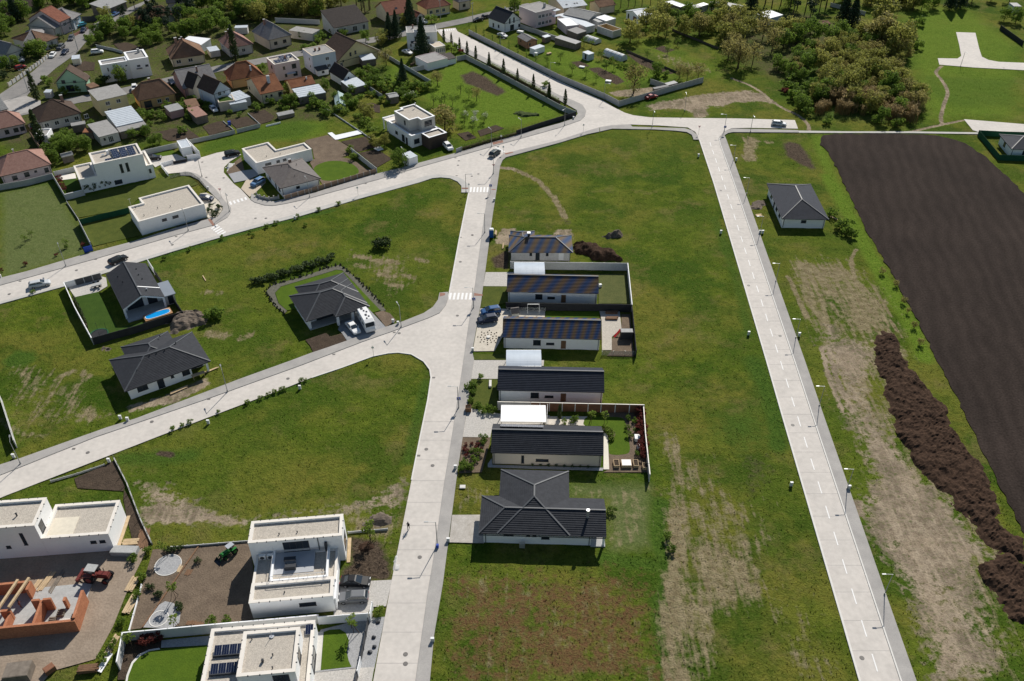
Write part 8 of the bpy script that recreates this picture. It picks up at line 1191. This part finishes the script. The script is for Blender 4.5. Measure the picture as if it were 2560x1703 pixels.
 # round stone bed of the terrace row
q=W((11,418,1255));e=empty('stone_circle',(q.x,q.y,.05),0,'round stone plaque ringed by small dark plants','garden ornament');MB().cyl(0,0,0,.25,.5,.45,20).obj('plaque',M_KERB,e);pm=MB().cyl(0,0,0,.12,.16,.1,7).mesh('plant_tuft',M_SOIL);[link('plant_tuft',pm,e,(r_*math.cos(t),r_*math.sin(t)*1.1,0))for r_,n in((1.,9),(1.7,13),(2.3,8))for t in np.linspace(r_,6.28+r_,n,endpoint=False)]
# brick shell of the unfinished house
M_BRICK=mat('red_brick',(.46,.20,.11),.9,col2=(.36,.15,.085),scale=1.5,fine=.18,bscale=5);a,b_=W((13,0,1215),2.6),W((13,500,1165),2.6);d=b_-a;rz=math.atan2(d.y,d.x);e=empty('brick_shell',(a.x,a.y,0),rz,'roofless red brick walls of an unfinished house','building site');Lb=d.length;excl(rect(a,rz,-12,-.5,Lb,9),.2)
for x0,y0,x1,y1,h in((-12,0,Lb,.4,2.6),(Lb-.4,.42,Lb,5.3,2.9),(4.2,.42,4.6,4.6,2.4),(3.,4.3,4.15,4.65,2.7),(4.65,4.3,5.8,4.65,2.7),(7.4,4.2,7.8,4.9,2.2),(-1.2,3.2,.2,3.6,2.3),(-.2,.42,.2,3.1,1.8),(-5,8,1.4,8.4,2.6),(-5,.42,-4.6,7.9,2.6),(1.3,6.8,1.7,8.4,2.4)):MB().box(x0,y0,-.1,x1,y1,h).obj('brick_wall',M_BRICK,e)
MB().box(-11.8,.42,-.05,Lb-.45,8.8,.12).obj('floor_slab',M_CONC,e);MB().prism([(4.7,.5),(Lb-.5,.5),(Lb-.5,2.4),(6.5,2.6)],.12,.16).obj('screed',mat('pale_screed',(.62,.58,.54),.9),e);MB().prism([(.4,.5),(4.1,.5),(4.1,2.),(1.,2.4)],.12,.16).obj('screed',mat('pale_screed',(.62,.58,.54)),e);MB().bar((.2,3.4,2.9),(1.5,8.6,2.9),.35,.35).bar((-1.4,3.4,2.7),(-.2,8.6,2.7),.35,.35).obj('roof_beam',M_WOOD,e)
for x,y in((5.4,1.6),(8.6,1.8),(6.3,2.9)):[MB().box(x+i*.06,y+.25*i,.16,x+1.1,y+.25*i+.2,.5+.1*i).obj('brick_pallet',M_SHEDW,e)for i in range(4)]
# people
M_CLOTH_D=mat('dark_clothes',(.025,.024,.028),.9,var=.2);M_SKIN=mat('skin',(.42,.25,.17),.7,var=.05);M_CLOTH_R=mat('work_clothes',(.16,.06,.05),.9,var=.2)
def person(label,p,q,cloth,stride=.3):
 a,d=W(p),W(q)-W(p);e=empty('person',(a.x,a.y,.04),math.atan2(d.y,d.x)-R(90),label,'person')
 J=[((0,0,.95),.15),((0,0,1.2),.15),((0,.02,1.42),.13),((0,.03,1.52),.055),((0,.05,1.66),.1),((0,.04,1.76),.07),((.1,0,.9),.1),((.11,stride*.5,.5),.065),((.1,stride*.7,.08),.05),((.1,stride*.7+.16,.04),.04),((-.1,0,.9),.1),((-.1,-stride*.2,.5),.065),((-.1,-stride,.1),.05),((-.1,-stride+.15,.05),.04),((.2,0,1.4),.065),((.27,-.1,1.14),.05),((.26,.06,.92),.035),((.26,.12,.84),.03),((-.2,0,1.4),.065),((-.27,.08,1.14),.05),((-.26,.26,.96),.035),((-.26,.33,.9),.03)]
 E_=[(0,1),(1,2),(2,3),(3,4),(4,5),(0,6),(6,7),(7,8),(8,9),(0,10),(10,11),(11,12),(12,13),(2,14),(14,15),(15,16),(16,17),(2,18),(18,19),(19,20),(20,21)]
 me_=bpy.data.meshes.new('body');me_.from_pydata([j[0]for j in J],E_,[]);me_.materials.append(cloth);o=link('body',me_,e);sk=o.modifiers.new('skin','SKIN');sv_=me_.skin_vertices[0].data
 for i,j in enumerate(J):sv_[i].radius=(j[1],j[1])
 sv_[0].use_root=True;ss=o.modifiers.new('sub','SUBSURF');ss.levels=1;ss.render_levels=1;h=bmesh.new();bmesh.ops.create_uvsphere(h,u_segments=10,v_segments=8,radius=.115);m2=bpy.data.meshes.new('hair');h.to_mesh(m2);h.free();m2.materials.append(M_BLACK);link('hair',m2,e,(0,.02,1.71));b=MB();b.box(-.06,.115,1.58,.06,.155,1.68).box(-.015,.15,1.61,.015,.175,1.65);b.obj('face',M_SKIN,e)
person('person in dark clothes walking up the central street',(18,358,365),(18,372,300),M_CLOTH_D);person('worker in reddish clothes bending among the brick walls',(13,145,1075),(13,190,1060),M_CLOTH_R,.1)
# ================================================================== EARTH HEAPS
M_HEAP=mat('dark_earth',(.075,.046,.031),.95,col2=(.030,.019,.014),scale=1.2,fine=.3,bscale=3);M_HEAPL=mat('dry_earth',(.19,.155,.125),.95,col2=(.11,.09,.072),scale=.6,fine=.25,bscale=3)
def heap(label,pts,h,m,seed,rough=.5,sharp=1.2):
 P=WL(pts);xs_,ys_=[p.x for p in P],[p.y for p in P];st=.35;X,Y=np.meshgrid(np.arange(min(xs_)-.4,max(xs_)+.4,st),np.arange(min(ys_)-.4,max(ys_)+.4,st));d=pdist(P,X.ravel(),Y.ravel()).reshape(X.shape);d=d+(vnoise(X,Y,seed+7,.45)-.55)*1.8+(vnoise(X,Y,seed+8,1.3)-.5)*.8;t=np.clip(d/(h*sharp),0,1);Z=h*(1-(1-t)**2)*(.55+.75*vnoise(X,Y,seed,.3))+t.clip(0,.5)*2*rough*(.55*vnoise(X,Y,seed+1,.7)+.55*vnoise(X,Y,seed+2,1.4)+.5*vnoise(X,Y,seed+3,2.9)-.8)-.12
 V=np.stack([X,Y,np.maximum(Z,-.15)],2).reshape(-1,3);ny,nx=X.shape;ok=(d>-.45);f=[(j*nx+i,j*nx+i+1,(j+1)*nx+i+1,(j+1)*nx+i)for j in range(ny-1)for i in range(nx-1)if ok[j,i]and ok[j+1,i+1]];me_=bpy.data.meshes.new('earth_heap');me_.from_pydata(V.tolist(),[],f);me_.materials.append(m);o=link('earth_heap',me_);tag(o,label,'earth heap',kind='thing');excl(P)
heap('long dark spoil heap curving beside the ploughed field',L(17,1010,40,1060,20,1130,80,1185,155,1265,235,1335,315,1385,430,1455,525,1530,640,1545,745,1600,850,1700,950,1720,1060,1640,1010,1560,950,1450,850,1385,760,1280,660,1200,590,1120,440,1075,300,1030,160),.75,M_HEAP,11,.65,2.2)
heap('second dark spoil heap below the long one',L(17,1475,1030,1560,985,1650,985,1720,1040,1720,1320,1640,1280,1560,1170),.75,M_HEAP,14,.65,2.2);heap('dark earth bank where the spoil heap begins',L(16,1760,1290,1850,1265,1940,1290,2000,1420,2010,1500,1850,1500,1800,1420),.9,M_HEAP,17,.8,2.5)
heap('dark brown topsoil heap behind the moire-tile hip house',L(11,1300,290,1350,262,1420,268,1480,262,1560,290,1640,340,1720,380,1800,465,1500,465,1420,410,1320,380),1.9,M_HEAP,20,.7);heap('small grey earth heap with a dark side behind the topsoil heap',L(11,1600,215,1700,165,1790,165,1825,210,1780,240,1700,235),1.5,M_HEAPL,23,.4);heap('grey-brown brush heap outside the pool garden corner',L(9,1230,690,1310,640,1420,595,1530,590,1570,650,1540,690,1400,740,1290,760),1.5,M_HEAPL,26,.8);heap('dark little heap below the black panel fence',L(9,745,870,790,850,840,870,830,890,760,895),.6,M_HEAPL,29,.3);heap('round brown earth heap beside the central street',L(14,2060,160,2120,100,2200,75,2280,110,2270,190,2170,205),1.2,M_HEAPL,32,.4);heap('white gravel spill at the edge of the central street',L(14,2290,480,2320,420,2350,440,2345,540,2300,570),.35,mat('pale_gravel',(.55,.54,.52),.95,var=.1),35,.15);heap('pale rubble heap in the cul-de-sac corner',L(7,520,720,580,660,640,660,620,710,560,745),.5,mat('pale_gravel',(.55,.54,.52)),38,.3);heap('pile of dug roots on the brown front plot',L(14,2030,340,2100,320,2130,370,2090,400,2040,390),.5,M_HEAP,41,.4);heap('sand pile with blue plastic beside the slate-blue hip roof',L(16,780,220,850,205,900,230,850,265,790,260),.4,M_HEAPL,44,.3);heap('cut grass heap on the big garden lawn',L(3,1800,1340,1900,1315,2050,1330,2110,1360,1990,1380,1850,1370),.5,mat('cut_grass',(.06,.08,.03),.95,var=.3,scale=1),47,.4)
# ================================================================== LOOSE VEGETATION (uncountable)
def tufts(name,label,n,seed,size,cat,sel,tall=1.,m=None):
 """scattered grass tufts that take the colour of the ground they stand on"""
 r=np.random.default_rng(seed);idx=np.where(sel&~EXCL&~far_)[0];pr=1./(40+gy[idx])**1.3;pr/=pr.sum();pick=r.choice(idx,n,p=pr);x=gx[pick]+r.uniform(-.3,.3,n);y=gy[pick]+r.uniform(-.3,.3,n);k=4;V=np.zeros((n,k,3,3),np.float32);s=size*r.uniform(.5,1.4,n)
 for j in range(k):
  a=r.uniform(0,6.283,n);w=s*r.uniform(.25,.5,n);ln=s*r.uniform(.3,.9,n);h=s*tall*r.uniform(.6,1.2,n);ox,oy=r.uniform(-.3,.3,n)*s,r.uniform(-.3,.3,n)*s;ca,sa=np.cos(a),np.sin(a)
  V[:,j,0]=np.stack([x+ox-sa*w,y+oy+ca*w,np.full(n,-.15)],1);V[:,j,1]=np.stack([x+ox+sa*w,y+oy-ca*w,np.full(n,-.15)],1);V[:,j,2]=np.stack([x+ox+ca*ln,y+oy+sa*ln,h],1)
 nv=n*k*3;me_=bpy.data.meshes.new(name);me_.vertices.add(nv);me_.vertices.foreach_set('co',V.reshape(-1));me_.loops.add(nv);me_.loops.foreach_set('vertex_index',np.arange(nv,dtype=np.int32));me_.polygons.add(nv//3);me_.polygons.foreach_set('loop_start',np.arange(0,nv,3,dtype=np.int32));me_.update(calc_edges=True)
 for nm,A in(('mask_a',MA),('mask_b',MB_)):at=me_.color_attributes.new(nm,'FLOAT_COLOR','POINT');at.data.foreach_set('color',np.repeat(A[pick],k*3,axis=0).astype(np.float32).ravel())
 me_.materials.append(m or TUFT_M);tag(link(name,me_),label,cat,kind='stuff')
open_=(MA[:,0]<.5)&(MB_[:,3]<.3);inview=(np.abs(gx)<.62*(gy+60))&(gy<330)
tufts('meadow_grass','rough meadow grass between the streets',40000,31,.14,'grass',open_&inview,.4)
b_=MB();rr=random.Random(4)
for ring_ in(L(10,250,505,320,440,600,362,860,270,975,245),L(10,985,248,1110,350,1250,480,1400,650),L(10,255,520,330,630,440,715)):
 P=smooth(WL(ring_),3,False)
 for i in range(len(P)-1):
  for k in range(max(1,int((P[i+1]-P[i]).length/.45))):
   q=P[i].lerp(P[i+1],rr.random())+Vector((rr.uniform(-.3,.3),rr.uniform(-.3,.3)));h=rr.uniform(.25,.6);r_=rr.uniform(.12,.26);b_.cyl(q.x,q.y,-.05,h*.6,r_,r_*.9,6);b_.cyl(q.x,q.y,h*.6,h,r_*.9,r_*.3,6)
tag(b_.obj('border_plants',mat('border_plant',(.06,.065,.04),.9,var=.4,scale=3)),'row of little plants and stones edging the ringed lawn','plants',kind='stuff')
